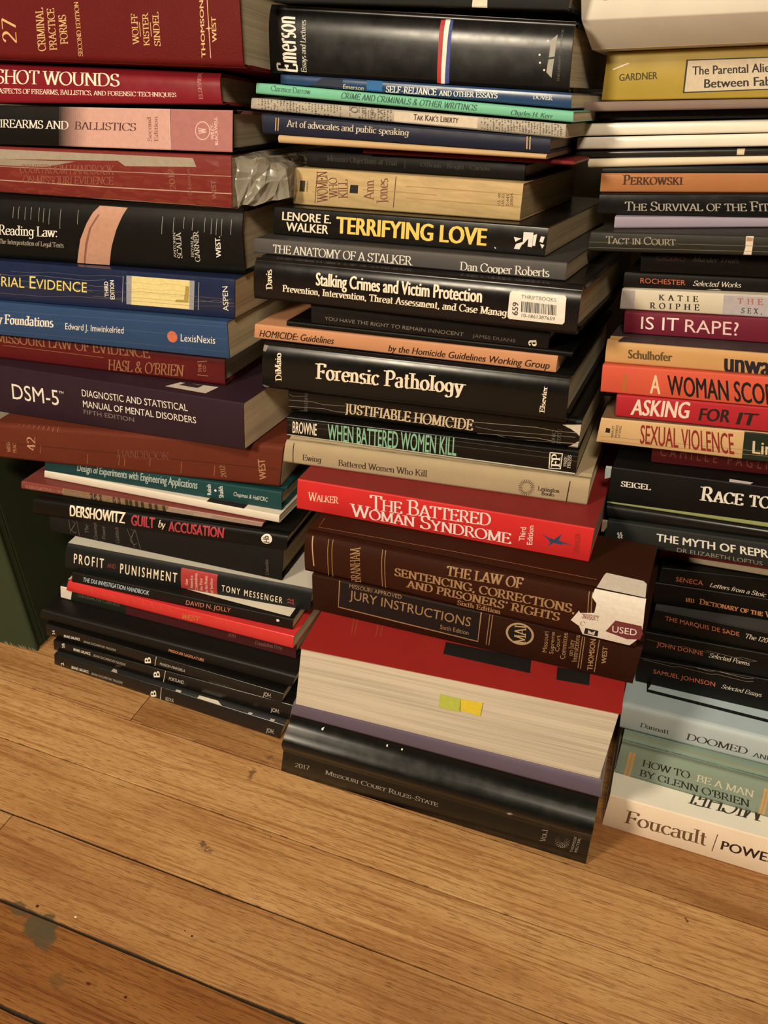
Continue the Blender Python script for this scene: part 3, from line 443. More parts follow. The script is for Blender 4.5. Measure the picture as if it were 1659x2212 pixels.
 ('R1','Foucault','r',(.160,.090,.050),'S',(15.19,12.03),(79.63,13.48),(15.64,28.53)),
 ('R1','POWER','SB',(.030,.020,.018),'S',(90.56,14.64),(132.82,16.15),(91.82,25.01)),
 ('R1','MICHEL','r',(.050,.040,.030),'T',(125.09,29.88),(62.11,28.38),(120.53,14.41)),
 ('C14/price_label','THRIFTBOOKS','S',(.220,.190,.160),'S',(203.11,19.54),(225.65,19.53),(202.91,21.78)),
 ('C14/price_label','10-1861387659','S',(.150,.130,.110),'S',(204.33,7.8),(225.89,7.73),(204.41,10.08)),
 ('C14/price_label','659','SB',(.080,.070,.060),'S',(201.81,8.53),(201.56,16.93),(198.05,8.42)),
 ('C5/used_sticker','USED','S',(.800,.720,.680),'S',(230.5,9.25),(246.27,10.69),(230.11,14.22)),
 ('C5/used_sticker','UNIVERSITY','b',(.200,.040,.030),'S',(209.24,14.82),(220.9,15.71),(209.07,18.65)),
 ('C5/used_sticker','C','i',(.250,.050,.040),'S',(209.19,8.84),(212.35,8.95),(208.92,12.38)),
]
# printed patches: book, face, colour, outline (mm on the face)
PATCH = [
 ('L24','S',(.620,.420,.170),[(225.73,22.73),(227.86,23.3),(228.42,25.43),(228.97,23.32),(231.04,23.15),(228.92,22.58),(228.36,20.45),(227.8,22.45)]),
 ('L22','S',(.034,.022,.020),[(87.16,32.49),(89.26,32.52),(89.47,-5.02),(87.36,-5.08)]),
 ('L22','S',(.077,.048,.041),[(89.18,32.51),(91.28,32.54),(91.49,-4.96),(89.39,-5.02)]),
 ('L22','S',(.121,.072,.063),[(91.2,32.54),(93.3,32.57),(93.51,-4.9),(91.41,-4.96)]),
 ('L22','S',(.164,.097,.084),[(93.22,32.57),(95.31,32.59),(95.53,-4.84),(93.43,-4.9)]),
 ('L22','S',(.207,.122,.106),[(95.23,32.59),(97.32,32.62),(97.53,-4.78),(95.44,-4.84)]),
 ('L22','S',(.251,.147,.127),[(97.23,32.62),(99.32,32.64),(99.54,-4.72),(97.45,-4.79)]),
 ('L22','S',(.294,.173,.149),[(99.24,32.64),(101.32,32.67),(101.54,-4.66),(99.46,-4.73)]),
 ('L22','S',(.338,.197,.170),[(101.24,32.67),(103.31,32.69),(103.54,-4.61),(101.46,-4.67)]),
 ('L22','S',(.381,.222,.192),[(103.23,32.69),(105.3,32.72),(105.53,-4.55),(103.45,-4.61)]),
 ('L22','S',(.425,.247,.213),[(105.22,32.72),(107.29,32.75),(107.52,-4.49),(105.45,-4.55)]),
 ('L22','S',(.468,.272,.235),[(107.21,32.74),(109.27,32.77),(109.5,-4.43),(107.43,-4.49)]),
 ('L22','S',(.511,.297,.256),[(109.19,32.77),(111.25,32.8),(111.48,-4.37),(109.42,-4.43)]),
 ('L22','S',(.555,.323,.278),[(111.17,32.79),(113.23,32.82),(113.46,-4.31),(111.4,-4.37)]),
 ('L22','S',(.598,.347,.299),[(113.14,32.82),(115.2,32.85),(115.43,-4.25),(113.37,-4.31)]),
 ('L22','S',(.620,.360,.310),[(115.11,32.84),(186.48,33.76),(187.84,-4.57),(115.36,-6.81)]),
 ('L22','S',(.420,.170,.160),[(186.79,33.77),(242.49,34.49),(242.79,-4.05),(188.3,-5.79)]),
 ('L21','S',(.420,.360,.300),[(36.29,33.34),(220.21,32.82),(223.18,26.9),(159.33,25.13),(152.8,28.67),(35.99,25.88)]),
 ('L21','S',(.360,.310,.260),[(35.99,25.88),(111.93,26.59),(81.74,21.51),(35.81,21.09)]),
 ('L20','S',(.500,.270,.190),[(120.34,45.65),(147.02,45.29),(142.97,38.99),(137.21,28.04),(132.3,15.34),(128.66,-0.63),(97.62,-0.23),(102.35,19.37),(108.93,32.1),(114.52,40.3)]),
 ('L20','S',(.240,.100,.070),[(119.49,39.22),(121.56,39.32),(113.2,28.22),(109.12,15.52),(105.65,-0.21),(103.91,-0.31),(107.11,16.82),(111.48,28.82)]),
 ('L19','S',(.300,.310,.360),[(155.06,28.93),(218.74,28.87),(218.04,4.81),(155.23,5.22)]),
 ('L19','S',(.780,.660,.300),[(160.22,28.83),(214.22,28.85),(214,5.26),(159.87,5.1)]),
 ('L19','S',(.420,.300,.080),[(210.67,24.25),(213.92,23.75),(213.17,10.43),(200.94,10.29),(201.75,12.13),(209.1,12.66)]),
 ('L16','T',(.620,.550,.470),[(209.81,8.6),(216.67,19.71),(254.63,21.25),(252.03,6.8)]),
 ('L16','T',(.030,.020,.030),[(219.02,14.41),(221.86,20.17),(240.2,20.11),(238.51,14.01)]),
 ('L13','T',(.020,.018,.016),[(175.08,6.02),(211.83,7.11),(211.94,-0.76),(175.57,-0.6)]),
 ('L12','S',(.220,.150,.080),[(46.71,11.47),(112.34,12.62),(157.96,12.78),(157,-0.96),(106.68,-3.09),(47.17,-1.71)]),
 ('L12','S',(.050,.035,.020),[(75.54,10.17),(78.42,10.67),(81.26,0.69),(78.07,-0.08)]),
 ('L12','S',(.050,.035,.020),[(79.73,10.23),(82.59,10.73),(85.49,0.7),(82.32,-0.08)]),
 ('L12','S',(.050,.035,.020),[(84.94,10.3),(87.79,10.81),(90.75,0.7),(87.6,-0.08)]),
 ('L12','S',(.050,.035,.020),[(99.4,10.5),(102.2,11.03),(105.35,0.72),(102.26,-0.09)]),
 ('L12','S',(.050,.035,.020),[(104.52,10.58),(107.29,11.11),(110.52,0.73),(107.45,-0.09)]),
 ('L12','S',(.050,.035,.020),[(112.65,10.7),(115.4,11.24),(118.73,0.74),(115.7,-0.1)]),
 ('L12','S',(.050,.035,.020),[(116.7,10.77),(119.43,11.3),(122.82,0.75),(119.8,-0.1)]),
 ('L12','S',(.050,.035,.020),[(122.74,10.86),(125.45,11.41),(128.92,0.75),(125.92,-0.1)]),
 ('L12','S',(.050,.035,.020),[(128.74,10.96),(131.43,11.51),(134.98,0.76),(132.01,-0.1)]),
 ('L12','S',(.050,.035,.020),[(136.69,11.09),(139.36,11.65),(143.02,0.78),(140.08,-0.11)]),
 ('L12','S',(.050,.035,.020),[(142.61,11.2),(145.26,11.76),(149,0.79),(146.09,-0.11)]),
 ('L12','S',(.050,.035,.020),[(150.46,11.34),(153.08,11.9),(156.93,0.8),(154.05,-0.11)]),
 ('L12','S',(.360,.250,.200),[(159.1,9.36),(248.72,8.66),(250.4,-3.06),(156.31,-2.35)]),
 ('L9','S',(.420,.045,.045),[(118.04,22.79),(153.39,22.78),(154.76,-0.81),(119.59,-0.34)]),
 ('L5','S',(.750,.700,.620),[(-6.69,24.43),(13.53,14.81),(11.21,-3.43),(-7.37,-5.95)]),
 ('L5','S',(.060,.010,.012),[(75.02,22.55),(250.01,17.51),(249.55,-2.46),(72.61,-6.65)]),
 ('L1','T',(.800,.720,.550),[(152.85,3.81),(171.47,4.27),(180.07,-1.47),(174.82,-3.12),(170.44,-1.68),(152.21,-2.07)]),
 ('L1','T',(.600,.560,.500),[(130.12,2.74),(135.6,2.8),(136.08,-1.52),(130.92,-1.46)]),
 ('L1','T',(.500,.360,.280),[(62.67,4.12),(66.93,3.57),(69.54,-0.14),(62.74,-0.88)]),
 ('L1','T',(.030,.050,.040),[(135.43,2.49),(153.08,3.43),(152.65,-1.89),(136.31,-1.89)]),
 ('L1','T',(.600,.560,.520),[(203.35,2.43),(207.1,2.58),(204.97,-3.19),(202.1,-3.01)]),
 ('L1','T',(.500,.450,.450),[(223.96,2.64),(228.22,3.02),(227.6,-2.51),(224.21,-2.55)]),
 ('L1','T',(.060,.060,.080),[(207.72,2.38),(223.16,2.54),(223.46,-2.41),(206.11,-2.74)]),
 ('C26','S',(.720,.660,.520),[(137.89,8.86),(146.79,8.7),(147.93,-0.28),(138.25,-0.06)]),
 ('C25','S',(.450,.030,.030),[(125.39,35.87),(128.51,36.38),(127.46,0.17),(124.7,0.62)]),
 ('C25','S',(.850,.800,.700),[(128.51,36.38),(131.7,36.53),(130.04,0.31),(127.46,0.17)]),
 ('C25','S',(.040,.060,.280),[(131.7,36.53),(133.74,36.27),(133.04,0.71),(130.04,0.31)]),
 ('C25','S',(.350,.330,.290),[(197.57,28.45),(201.11,31.52),(200.51,19.4),(196.96,18.63)]),
 ('C25','S',(.350,.330,.290),[(196.8,17.46),(200.35,18.24),(199.49,7.44),(196.04,10.42)]),
 ('C24','S',(.012,.020,.045),[(33.81,6.91),(49.09,7.06),(49.08,-1.95),(18.09,-3.08)]),
 ('C24','S',(.015,.130,.360),[(67.24,7.64),(78.84,7.73),(78.25,0),(66.93,-0.17)]),
 ('C22','S',(.660,.560,.440),[(111.9,6.38),(170.23,6.97),(170.05,0.9),(111.85,0.26)]),
 ('C22','S',(.100,.085,.070),[(5.57,7.1),(6.04,7.13),(6.12,6.62),(5.61,6.59)]),
 ('C22','S',(.100,.085,.070),[(5.91,6.16),(6.43,6.2),(6.32,5.49),(5.8,5.46)]),
 ('C22','S',(.100,.085,.070),[(6.13,3.84),(6.82,3.89),(6.73,2.97),(6.04,2.92)]),
 ('C22','S',(.100,.085,.070),[(6.1,0.24),(7.28,0.33),(7.03,-0.64),(5.98,-0.72)]),
 ('C22','S',(.100,.085,.070),[(8.19,7.1),(9.13,7.16),(9.27,6.61),(8.25,6.54)]),
 ('C22','S',(.100,.085,.070),[(8.53,6.09),(9.91,6.19),(9.81,5.39),(8.43,5.3)]),
 ('C22','S',(.100,.085,.070),[(8.65,4.77),(10.04,4.87),(9.91,4.39),(8.53,4.29)]),
 ('C22','S',(.100,.085,.070),[(8.74,3.87),(9.78,3.95),(9.7,2.9),(8.66,2.82)]),
 ('C22','S',(.100,.085,.070),[(8.99,1.19),(10.37,1.3),(10.11,0.55),(8.7,0.45)]),
 ('C22','S',(.100,.085,.070),[(8.72,-0.08),(10.1,0.03),(9.98,-0.54),(8.6,-0.64)]),
 ('C22','S',(.100,.085,.070),[(10.8,7.1),(11.27,7.13),(11.36,6.58),(10.86,6.54)]),
 ('C22','S',(.100,.085,.070),[(11.14,6.1),(12.17,6.17),(12.06,5.48),(11.03,5.41)]),
 ('C22','S',(.100,.085,.070),[(11.25,4.92),(12.28,5),(12.19,4.17),(11.15,4.1)]),
 ('C22','S',(.100,.085,.070),[(11.38,3.56),(11.89,3.6),(11.8,2.75),(11.28,2.72)]),
 ('C22','S',(.100,.085,.070),[(11.51,2.17),(12.88,2.27),(12.76,1.78),(11.38,1.68)]),
 ('C22','S',(.100,.085,.070),[(11.59,1.25),(12.63,1.33),(12.4,0.7),(11.34,0.62)]),
 ('C22','S',(.100,.085,.070),[(11.31,0.13),(12.34,0.21),(12.21,-0.28),(11.18,-0.36)]),
 ('C22','S',(.100,.085,.070),[(13.4,7.1),(14.02,7.14),(14.06,6.77),(13.39,6.72)]),
 ('C22','S',(.100,.085,.070),[(13.71,6.34),(14.38,6.39),(14.3,5.62),(13.62,5.57)]),
 ('C22','S',(.100,.085,.070),[(13.84,5.05),(14.87,5.13),(14.79,4.09),(13.76,4.02)]),
 ('C22','S',(.100,.085,.070),[(14.06,2.65),(15.09,2.73),(15.02,1.67),(13.99,1.6)]),
 ('C22','S',(.100,.085,.070),[(13.92,-0.06),(14.44,-0.02),(14.33,-0.68),(13.81,-0.72)]),
 ('C22','S',(.100,.085,.070),[(15.99,7.1),(17.23,7.18),(17.36,6.72),(16.02,6.63)]),
 ('C22','S',(.100,.085,.070),[(16.32,6.22),(17.01,6.27),(16.88,5.74),(16.2,5.69)]),
 ('C22','S',(.100,.085,.070),[(16.41,5.26),(16.92,5.3),(16.78,4.95),(16.27,4.91)]),
 ('C22','S',(.100,.085,.070),[(16.69,2.18),(17.38,2.23),(17.27,1.57),(16.58,1.52)]),
 ('C22','S',(.100,.085,.070),[(16.78,1.04),(17.48,1.1),(17.23,0.69),(16.53,0.64)]),
 ('C22','S',(.100,.085,.070),[(16.5,0.23),(17.08,0.27),(16.93,-0.8),(16.42,-0.84)]),
 ('C22','S',(.100,.085,.070),[(19.02,5.01),(19.7,5.06),(19.59,4.41),(18.9,4.37)]),
 ('C22','S',(.100,.085,.070),[(19.12,3.89),(20.48,3.99),(20.36,3.47),(18.99,3.37)]),
 ('C22','S',(.100,.085,.070),[(19.21,2.94),(20.57,3.04),(20.45,2.54),(19.08,2.44)]),
 ('C22','S',(.100,.085,.070),[(19.29,2.01),(19.97,2.06),(19.88,1.06),(19.19,1.01)]),
 ('C22','S',(.100,.085,.070),[(19.24,0.4),(20.29,0.48),(19.94,0.09),(18.92,0.01)]),
 ('C22','S',(.100,.085,.070),[(21.15,7.1),(21.77,7.14),(21.94,6.44),(21.27,6.4)]),
 ('C22','S',(.100,.085,.070),[(21.51,5.9),(22.53,5.97),(22.41,5.44),(21.39,5.37)]),
 ('C22','S',(.100,.085,.070),[(21.75,3.31),(22.26,3.35),(22.14,2.71),(21.63,2.67)]),
 ('C22','S',(.100,.085,.070),[(21.92,1.4),(22.6,1.45),(22.38,0.67),(21.69,0.62)]),
 ('C22','S',(.100,.085,.070),[(23.72,7.1),(24.64,7.16),(24.83,6.47),(23.83,6.4)]),
 ('C22','S',(.100,.085,.070),[(24.07,5.9),(25.43,6),(25.32,5.37),(23.96,5.28)]),
 ('C22','S',(.100,.085,.070),[(24.17,4.81),(24.85,4.86),(24.78,3.81),(24.1,3.76)]),
 ('C22','S',(.100,.085,.070),[(24.41,0.57),(25.8,0.67),(25.45,-0.21),(24.09,-0.31)]),
 ('C22','S',(.100,.085,.070),[(26.27,7.1),(27.51,7.18),(27.78,6.34),(26.43,6.24)]),
 ('C22','S',(.100,.085,.070),[(26.65,5.69),(27.33,5.74),(27.19,5.4),(26.51,5.35)]),
 ('C22','S',(.100,.085,.070),[(26.72,4.99),(27.22,5.02),(27.14,4.04),(26.63,4.01)]),
 ('C22','S',(.100,.085,.070),[(26.99,1.96),(27.67,2.01),(27.56,1.27),(26.89,1.22)]),
 ('C22','S',(.100,.085,.070),[(28.83,7.1),(29.29,7.14),(29.42,6.5),(28.92,6.47)]),
 ('C22','S',(.100,.085,.070),[(29.17,6),(30.52,6.09),(30.42,5.32),(29.07,5.23)]),
 ('C22','S',(.100,.085,.070),[(29.29,4.72),(29.96,4.76),(29.84,4.24),(29.17,4.19)]),
 ('C22','S',(.100,.085,.070),[(29.38,3.76),(29.88,3.8),(29.75,3.4),(29.24,3.37)]),
 ('C22','S',(.100,.085,.070),[(29.45,2.98),(29.95,3.02),(29.84,2.42),(29.33,2.39)]),
 ('C22','S',(.100,.085,.070),[(29.54,1.93),(30.89,2.03),(30.78,1.3),(29.44,1.2)]),
 ('C22','S',(.100,.085,.070),[(29.54,0.68),(30.91,0.79),(30.56,-0.3),(29.21,-0.4)]),
 ('C22','S',(.100,.085,.070),[(31.37,7.11),(32.59,7.19),(32.79,6.53),(31.47,6.44)]),
 ('C22','S',(.100,.085,.070),[(31.72,5.96),(32.73,6.03),(32.6,5.61),(31.59,5.54)]),
 ('C22','S',(.100,.085,.070),[(31.79,5.14),(33.14,5.24),(33.03,4.59),(31.68,4.49)]),
 ('C22','S',(.100,.085,.070),[(31.89,4.02),(32.57,4.07),(32.48,3.09),(31.81,3.04)]),
 ('C22','S',(.100,.085,.070),[(32.03,2.46),(33.38,2.56),(33.3,1.54),(31.96,1.44)]),
 ('C22','S',(.100,.085,.070),[(32.11,0.84),(32.79,0.89),(32.4,-0.06),(31.73,-0.12)]),
 ('C22','S',(.100,.085,.070),[(33.9,7.11),(34.51,7.15),(34.58,6.71),(33.92,6.67)]),
 ('C22','S',(.100,.085,.070),[(34.22,6.27),(35.22,6.34),(35.15,5.39),(34.14,5.32)]),
 ('C22','S',(.100,.085,.070),[(34.36,4.74),(35.03,4.79),(34.95,3.8),(34.28,3.75)]),
 ('C22','S',(.100,.085,.070),[(34.5,3.17),(35,3.2),(34.89,2.64),(34.38,2.6)]),
 ('C22','S',(.100,.085,.070),[(34.59,2.16),(35.93,2.26),(35.84,1.4),(34.5,1.3)]),
 ('C22','S',(.100,.085,.070),[(36.77,6.09),(37.27,6.12),(37.17,5.34),(36.67,5.3)]),
 ('C22','S',(.100,.085,.070),[(36.97,3.79),(38.31,3.88),(38.2,3.14),(36.87,3.04)]),
 ('C22','S',(.100,.085,.070),[(37.08,2.54),(37.75,2.59),(37.64,1.93),(36.97,1.88)]),
 ('C22','S',(.100,.085,.070),[(37.18,1.41),(38.18,1.48),(37.98,0.7),(36.96,0.62)]),
 ('C22','S',(.100,.085,.070),[(38.94,7.11),(39.55,7.15),(39.6,6.77),(38.95,6.73)]),
 ('C22','S',(.100,.085,.070),[(39.37,5.06),(40.37,5.13),(40.26,4.53),(39.26,4.46)]),
 ('C22','S',(.100,.085,.070),[(39.47,4.01),(39.97,4.04),(39.89,3.07),(39.39,3.04)]),
 ('C22','S',(.100,.085,.070),[(39.6,2.46),(40.27,2.51),(40.19,1.49),(39.53,1.45)]),
 ('C22','S',(.100,.085,.070),[(39.68,0.85),(40.36,0.9),(40,0.27),(39.27,0.21)]),
 ('C22','S',(.100,.085,.070),[(41.45,7.11),(41.91,7.14),(41.93,6.81),(41.44,6.77)]),
 ('C22','S',(.100,.085,.070),[(41.89,5),(42.39,5.04),(42.3,4.12),(41.8,4.09)]),
 ('C22','S',(.100,.085,.070),[(42.02,3.53),(43.34,3.63),(43.24,2.87),(41.92,2.77)]),
 ('C22','S',(.100,.085,.070),[(42.14,0.6),(42.65,0.64),(42.34,-0.42),(41.84,-0.46)]),
 ('C22','S',(.100,.085,.070),[(43.96,7.11),(44.56,7.15),(44.71,6.5),(44.05,6.46)]),
 ('C22','S',(.100,.085,.070),[(44.55,3.14),(45.54,3.22),(45.45,2.38),(44.46,2.3)]),
 ('C22','S',(.100,.085,.070),[(46.45,7.11),(47.66,7.19),(47.8,6.66),(46.51,6.57)]),
 ('C22','S',(.100,.085,.070),[(46.84,5.45),(47.83,5.51),(47.72,4.86),(46.73,4.79)]),
 ('C22','S',(.100,.085,.070),[(46.94,4.32),(47.43,4.35),(47.32,3.74),(46.83,3.71)]),
 ('C22','S',(.100,.085,.070),[(47.03,3.25),(48.02,3.33),(47.89,2.95),(46.9,2.87)]),
 ('C22','S',(.100,.085,.070),[(49.23,6.38),(50.19,6.45),(50.1,6.01),(49.12,5.94)]),
 ('C22','S',(.100,.085,.070),[(49.32,5.54),(49.81,5.57),(49.69,5.07),(49.2,5.04)]),
 ('C22','S',(.100,.085,.070),[(49.4,4.62),(49.89,4.65),(49.81,3.65),(49.32,3.61)]),
 ('C22','S',(.100,.085,.070),[(49.54,3.02),(50.52,3.1),(50.39,2.72),(49.4,2.65)]),
 ('C22','S',(.100,.085,.070),[(49.6,2.27),(50.26,2.32),(50.16,1.54),(49.5,1.49)]),
 ('C22','S',(.100,.085,.070),[(51.41,7.11),(52.31,7.17),(52.53,6.36),(51.56,6.3)]),
 ('C22','S',(.100,.085,.070),[(51.77,5.77),(52.43,5.81),(52.34,4.97),(51.68,4.93)]),
 ('C22','S',(.100,.085,.070),[(51.89,4.4),(52.88,4.47),(52.75,4.03),(51.77,3.96)]),
 ('C22','S',(.100,.085,.070),[(51.97,3.56),(52.62,3.61),(52.49,3.23),(51.83,3.18)]),
 ('C22','S',(.100,.085,.070),[(52.03,2.81),(53.34,2.9),(53.26,1.94),(51.95,1.84)]),
 ('C22','S',(.100,.085,.070),[(52.16,1.27),(53.47,1.37),(53.28,0.81),(51.95,0.71)]),
 ('C22','S',(.100,.085,.070),[(53.88,7.11),(54.33,7.14),(54.41,6.64),(53.93,6.61)]),
 ('C22','S',(.100,.085,.070),[(54.21,6.19),(54.7,6.22),(54.61,5.34),(54.12,5.3)]),
 ('C22','S',(.100,.085,.070),[(54.33,4.76),(54.82,4.79),(54.74,3.86),(54.25,3.83)]),
 ('C22','S',(.100,.085,.070),[(54.6,0.85),(55.93,0.96),(55.54,0.09),(54.23,-0.01)]),
 ('C22','S',(.100,.085,.070),[(56.34,7.12),(56.94,7.16),(57.01,6.73),(56.37,6.68)]),
 ('C22','S',(.100,.085,.070),[(56.66,6.29),(57.62,6.36),(57.54,5.6),(56.56,5.53)]),
 ('C22','S',(.100,.085,.070),[(56.77,5.03),(58.07,5.12),(57.97,4.34),(56.67,4.24)]),
 ('C22','S',(.100,.085,.070),[(56.88,3.73),(57.53,3.78),(57.4,3.43),(56.74,3.38)]),
 ('C22','S',(.100,.085,.070),[(58.8,7.12),(59.24,7.15),(59.44,6.23),(58.96,6.19)]),
 ('C22','S',(.100,.085,.070),[(59.27,4.45),(59.76,4.49),(59.63,4.03),(59.14,4)]),
 ('C22','S',(.100,.085,.070),[(59.34,3.6),(59.99,3.65),(59.89,2.94),(59.24,2.89)]),
 ('C22','S',(.100,.085,.070),[(59.55,1.08),(60.53,1.15),(60.11,0.14),(59.14,0.07)]),
 ('C22','S',(.100,.085,.070),[(61.24,7.12),(61.69,7.15),(61.89,6.16),(61.41,6.13)]),
 ('C22','S',(.100,.085,.070),[(61.62,5.54),(62.59,5.61),(62.47,5.13),(61.5,5.06)]),
 ('C22','S',(.100,.085,.070),[(61.7,4.65),(62.18,4.69),(62.05,4.35),(61.56,4.32)]),
 ('C22','S',(.100,.085,.070),[(61.76,3.96),(62.4,4),(62.31,3.18),(61.66,3.14)]),
 ('C22','S',(.100,.085,.070),[(62,1.1),(63.29,1.19),(63.06,0.64),(61.74,0.54)]),
 ('C22','S',(.100,.085,.070),[(63.68,7.12),(64.27,7.16),(64.39,6.57),(63.76,6.53)]),
 ('C22','S',(.100,.085,.070),[(64.01,6.09),(64.98,6.16),(64.9,5.15),(63.93,5.08)]),
 ('C22','S',(.100,.085,.070),[(64.15,4.5),(64.79,4.54),(64.67,4.02),(64.03,3.98)]),
 ('C22','S',(.100,.085,.070),[(64.23,3.56),(64.87,3.6),(64.76,2.97),(64.12,2.92)]),
 ('C22','S',(.100,.085,.070),[(64.31,0.37),(65.63,0.47),(65.37,-0.53),(64.08,-0.63)]),
 ('C22','S',(.100,.085,.070),[(66.11,7.12),(67,7.18),(67.18,6.45),(66.24,6.38)]),
 ('C22','S',(.100,.085,.070),[(66.46,5.89),(67.74,5.98),(67.61,5.6),(66.33,5.51)]),
 ('C22','S',(.100,.085,.070),[(66.52,5.13),(67.16,5.18),(67.05,4.66),(66.4,4.61)]),
 ('C22','S',(.100,.085,.070),[(66.6,4.19),(67.24,4.24),(67.13,3.69),(66.49,3.65)]),
 ('C22','S',(.100,.085,.070),[(66.68,3.22),(67.65,3.29),(67.55,2.47),(66.59,2.4)]),
 ('C22','S',(.100,.085,.070),[(68.53,7.12),(68.98,7.15),(69.14,6.4),(68.66,6.37)]),
 ('C22','S',(.100,.085,.070),[(68.88,5.87),(69.52,5.92),(69.45,4.9),(68.8,4.86)]),
 ('C22','S',(.100,.085,.070),[(69.02,4.27),(69.5,4.31),(69.39,3.62),(68.91,3.59)]),
 ('C22','S',(.100,.085,.070),[(71.23,6.4),(71.86,6.45),(71.8,5.61),(71.16,5.56)]),
 ('C22','S',(.100,.085,.070),[(71.36,5.04),(72.32,5.11),(72.2,4.6),(71.25,4.53)]),
 ('C22','S',(.100,.085,.070),[(71.55,2.76),(72.19,2.81),(72.07,2.37),(71.43,2.33)]),
 ('C22','S',(.100,.085,.070),[(71.62,1.94),(72.26,1.98),(72.13,1.62),(71.49,1.58)]),
 ('C22','S',(.100,.085,.070),[(71.68,1.21),(72.16,1.25),(71.76,0.2),(71.28,0.16)]),
 ('C22','S',(.100,.085,.070),[(78.15,7.12),(79.33,7.2),(79.43,6.73),(78.19,6.64)]),
 ('C22','S',(.100,.085,.070),[(78.46,6.24),(79.09,6.29),(78.97,5.83),(78.34,5.79)]),
 ('C22','S',(.100,.085,.070),[(78.53,5.39),(79.8,5.48),(79.7,4.75),(78.43,4.66)]),
 ('C22','S',(.100,.085,.070),[(78.71,3.17),(79.19,3.2),(79.1,2.36),(78.63,2.32)]),
 ('C22','S',(.100,.085,.070),[(78.83,1.8),(79.78,1.87),(79.66,1.3),(78.72,1.23)]),
 ('C22','S',(.100,.085,.070),[(85.28,7.13),(86.46,7.21),(86.64,6.45),(85.41,6.37)]),
 ('C22','S',(.100,.085,.070),[(85.62,5.87),(86.25,5.92),(86.15,5.11),(85.53,5.07)]),
 ('C22','S',(.100,.085,.070),[(85.73,4.56),(86.35,4.61),(86.24,4.05),(85.61,4.01)]),
 ('C22','S',(.100,.085,.070),[(85.98,1.47),(87.23,1.57),(87.03,0.58),(85.76,0.48)]),
 ('C22','S',(.100,.085,.070),[(87.64,7.13),(88.82,7.21),(89.05,6.24),(87.8,6.16)]),
 ('C22','S',(.100,.085,.070),[(88,5.59),(88.63,5.63),(88.5,5.31),(87.87,5.27)]),
 ('C22','S',(.100,.085,.070),[(88.06,4.92),(89.31,5.01),(89.22,4.19),(87.97,4.1)]),
 ('C22','S',(.100,.085,.070),[(88.25,2.62),(88.71,2.65),(88.61,2),(88.14,1.97)]),
 ('C22','S',(.100,.085,.070),[(88.34,1.51),(89.27,1.58),(89.11,0.84),(88.16,0.76)]),
 ('C22','S',(.100,.085,.070),[(90,7.13),(90.43,7.16),(90.59,6.38),(90.13,6.34)]),
 ('C22','S',(.100,.085,.070),[(90.34,5.84),(90.96,5.88),(90.84,5.41),(90.22,5.37)]),
 ('C22','S',(.100,.085,.070),[(90.41,4.97),(91.34,5.04),(91.22,4.63),(90.28,4.56)]),
 ('C22','S',(.100,.085,.070),[(90.47,4.19),(91.41,4.26),(91.32,3.44),(90.38,3.37)]),
 ('C22','S',(.100,.085,.070),[(90.58,2.85),(91.51,2.92),(91.4,2.37),(90.47,2.3)]),
 ('C22','S',(.100,.085,.070),[(90.66,1.88),(91.13,1.91),(91.01,1.37),(90.55,1.33)]),
 ('C22','S',(.100,.085,.070),[(90.69,0.9),(91.33,0.95),(91.08,0.37),(90.44,0.32)]),
 ('C22','S',(.100,.085,.070),[(92.69,5.75),(93.31,5.79),(93.21,5.07),(92.59,5.03)]),
 ('C22','S',(.100,.085,.070),[(92.79,4.55),(93.25,4.58),(93.16,3.78),(92.7,3.75)]),
 ('C22','S',(.100,.085,.070),[(92.89,3.25),(93.36,3.28),(93.25,2.73),(92.78,2.69)]),
 ('C22','S',(.100,.085,.070),[(92.97,2.27),(93.59,2.32),(93.46,1.97),(92.84,1.92)]),
 ('C22','S',(.100,.085,.070),[(93.03,1.57),(93.49,1.6),(93.38,1.11),(92.91,1.07)]),
 ('C22','S',(.100,.085,.070),[(93,0.66),(93.95,0.73),(93.65,-0.22),(92.72,-0.29)]),
 ('C22','S',(.100,.085,.070),[(94.68,7.13),(95.54,7.19),(95.68,6.58),(94.77,6.52)]),
 ('C22','S',(.100,.085,.070),[(95.11,4.74),(96.35,4.83),(96.23,4.32),(95,4.23)]),
 ('C22','S',(.100,.085,.070),[(95.19,3.82),(96.11,3.89),(96,3.34),(95.07,3.27)]),
 ('C22','S',(.100,.085,.070),[(95.35,1.8),(95.81,1.83),(95.7,0.98),(95.23,0.94)]),
 ('C22','S',(.100,.085,.070),[(97.48,4.24),(98.72,4.33),(98.61,3.67),(97.38,3.58)]),
 ('C22','S',(.100,.085,.070),[(97.57,3.12),(98.5,3.19),(98.4,2.52),(97.47,2.45)]),
 ('C22','S',(.100,.085,.070),[(97.66,1.99),(98.13,2.02),(98.03,1.28),(97.57,1.24)]),
 ('C22','S',(.100,.085,.070),[(99.34,7.13),(100.2,7.19),(100.42,6.31),(99.49,6.24)]),
 ('C22','S',(.100,.085,.070),[(99.69,5.7),(100.31,5.75),(100.21,4.99),(99.6,4.94)]),
 ('C22','S',(.100,.085,.070),[(99.79,4.45),(100.25,4.49),(100.13,4.1),(99.67,4.06)]),
 ('C22','S',(.100,.085,.070),[(100,1.89),(100.61,1.94),(100.51,1.22),(99.9,1.17)]),
 ('C22','S',(.100,.085,.070),[(101.98,6.1),(102.44,6.14),(102.34,5.44),(101.88,5.4)]),
 ('C22','S',(.100,.085,.070),[(102.07,4.93),(102.68,4.98),(102.58,4.28),(101.97,4.24)]),
 ('C22','S',(.100,.085,.070),[(102.26,2.59),(102.87,2.63),(102.75,2.21),(102.14,2.17)]),
 ('C22','S',(.100,.085,.070),[(102.32,1.79),(103.24,1.86),(103.13,1.34),(102.21,1.27)]),
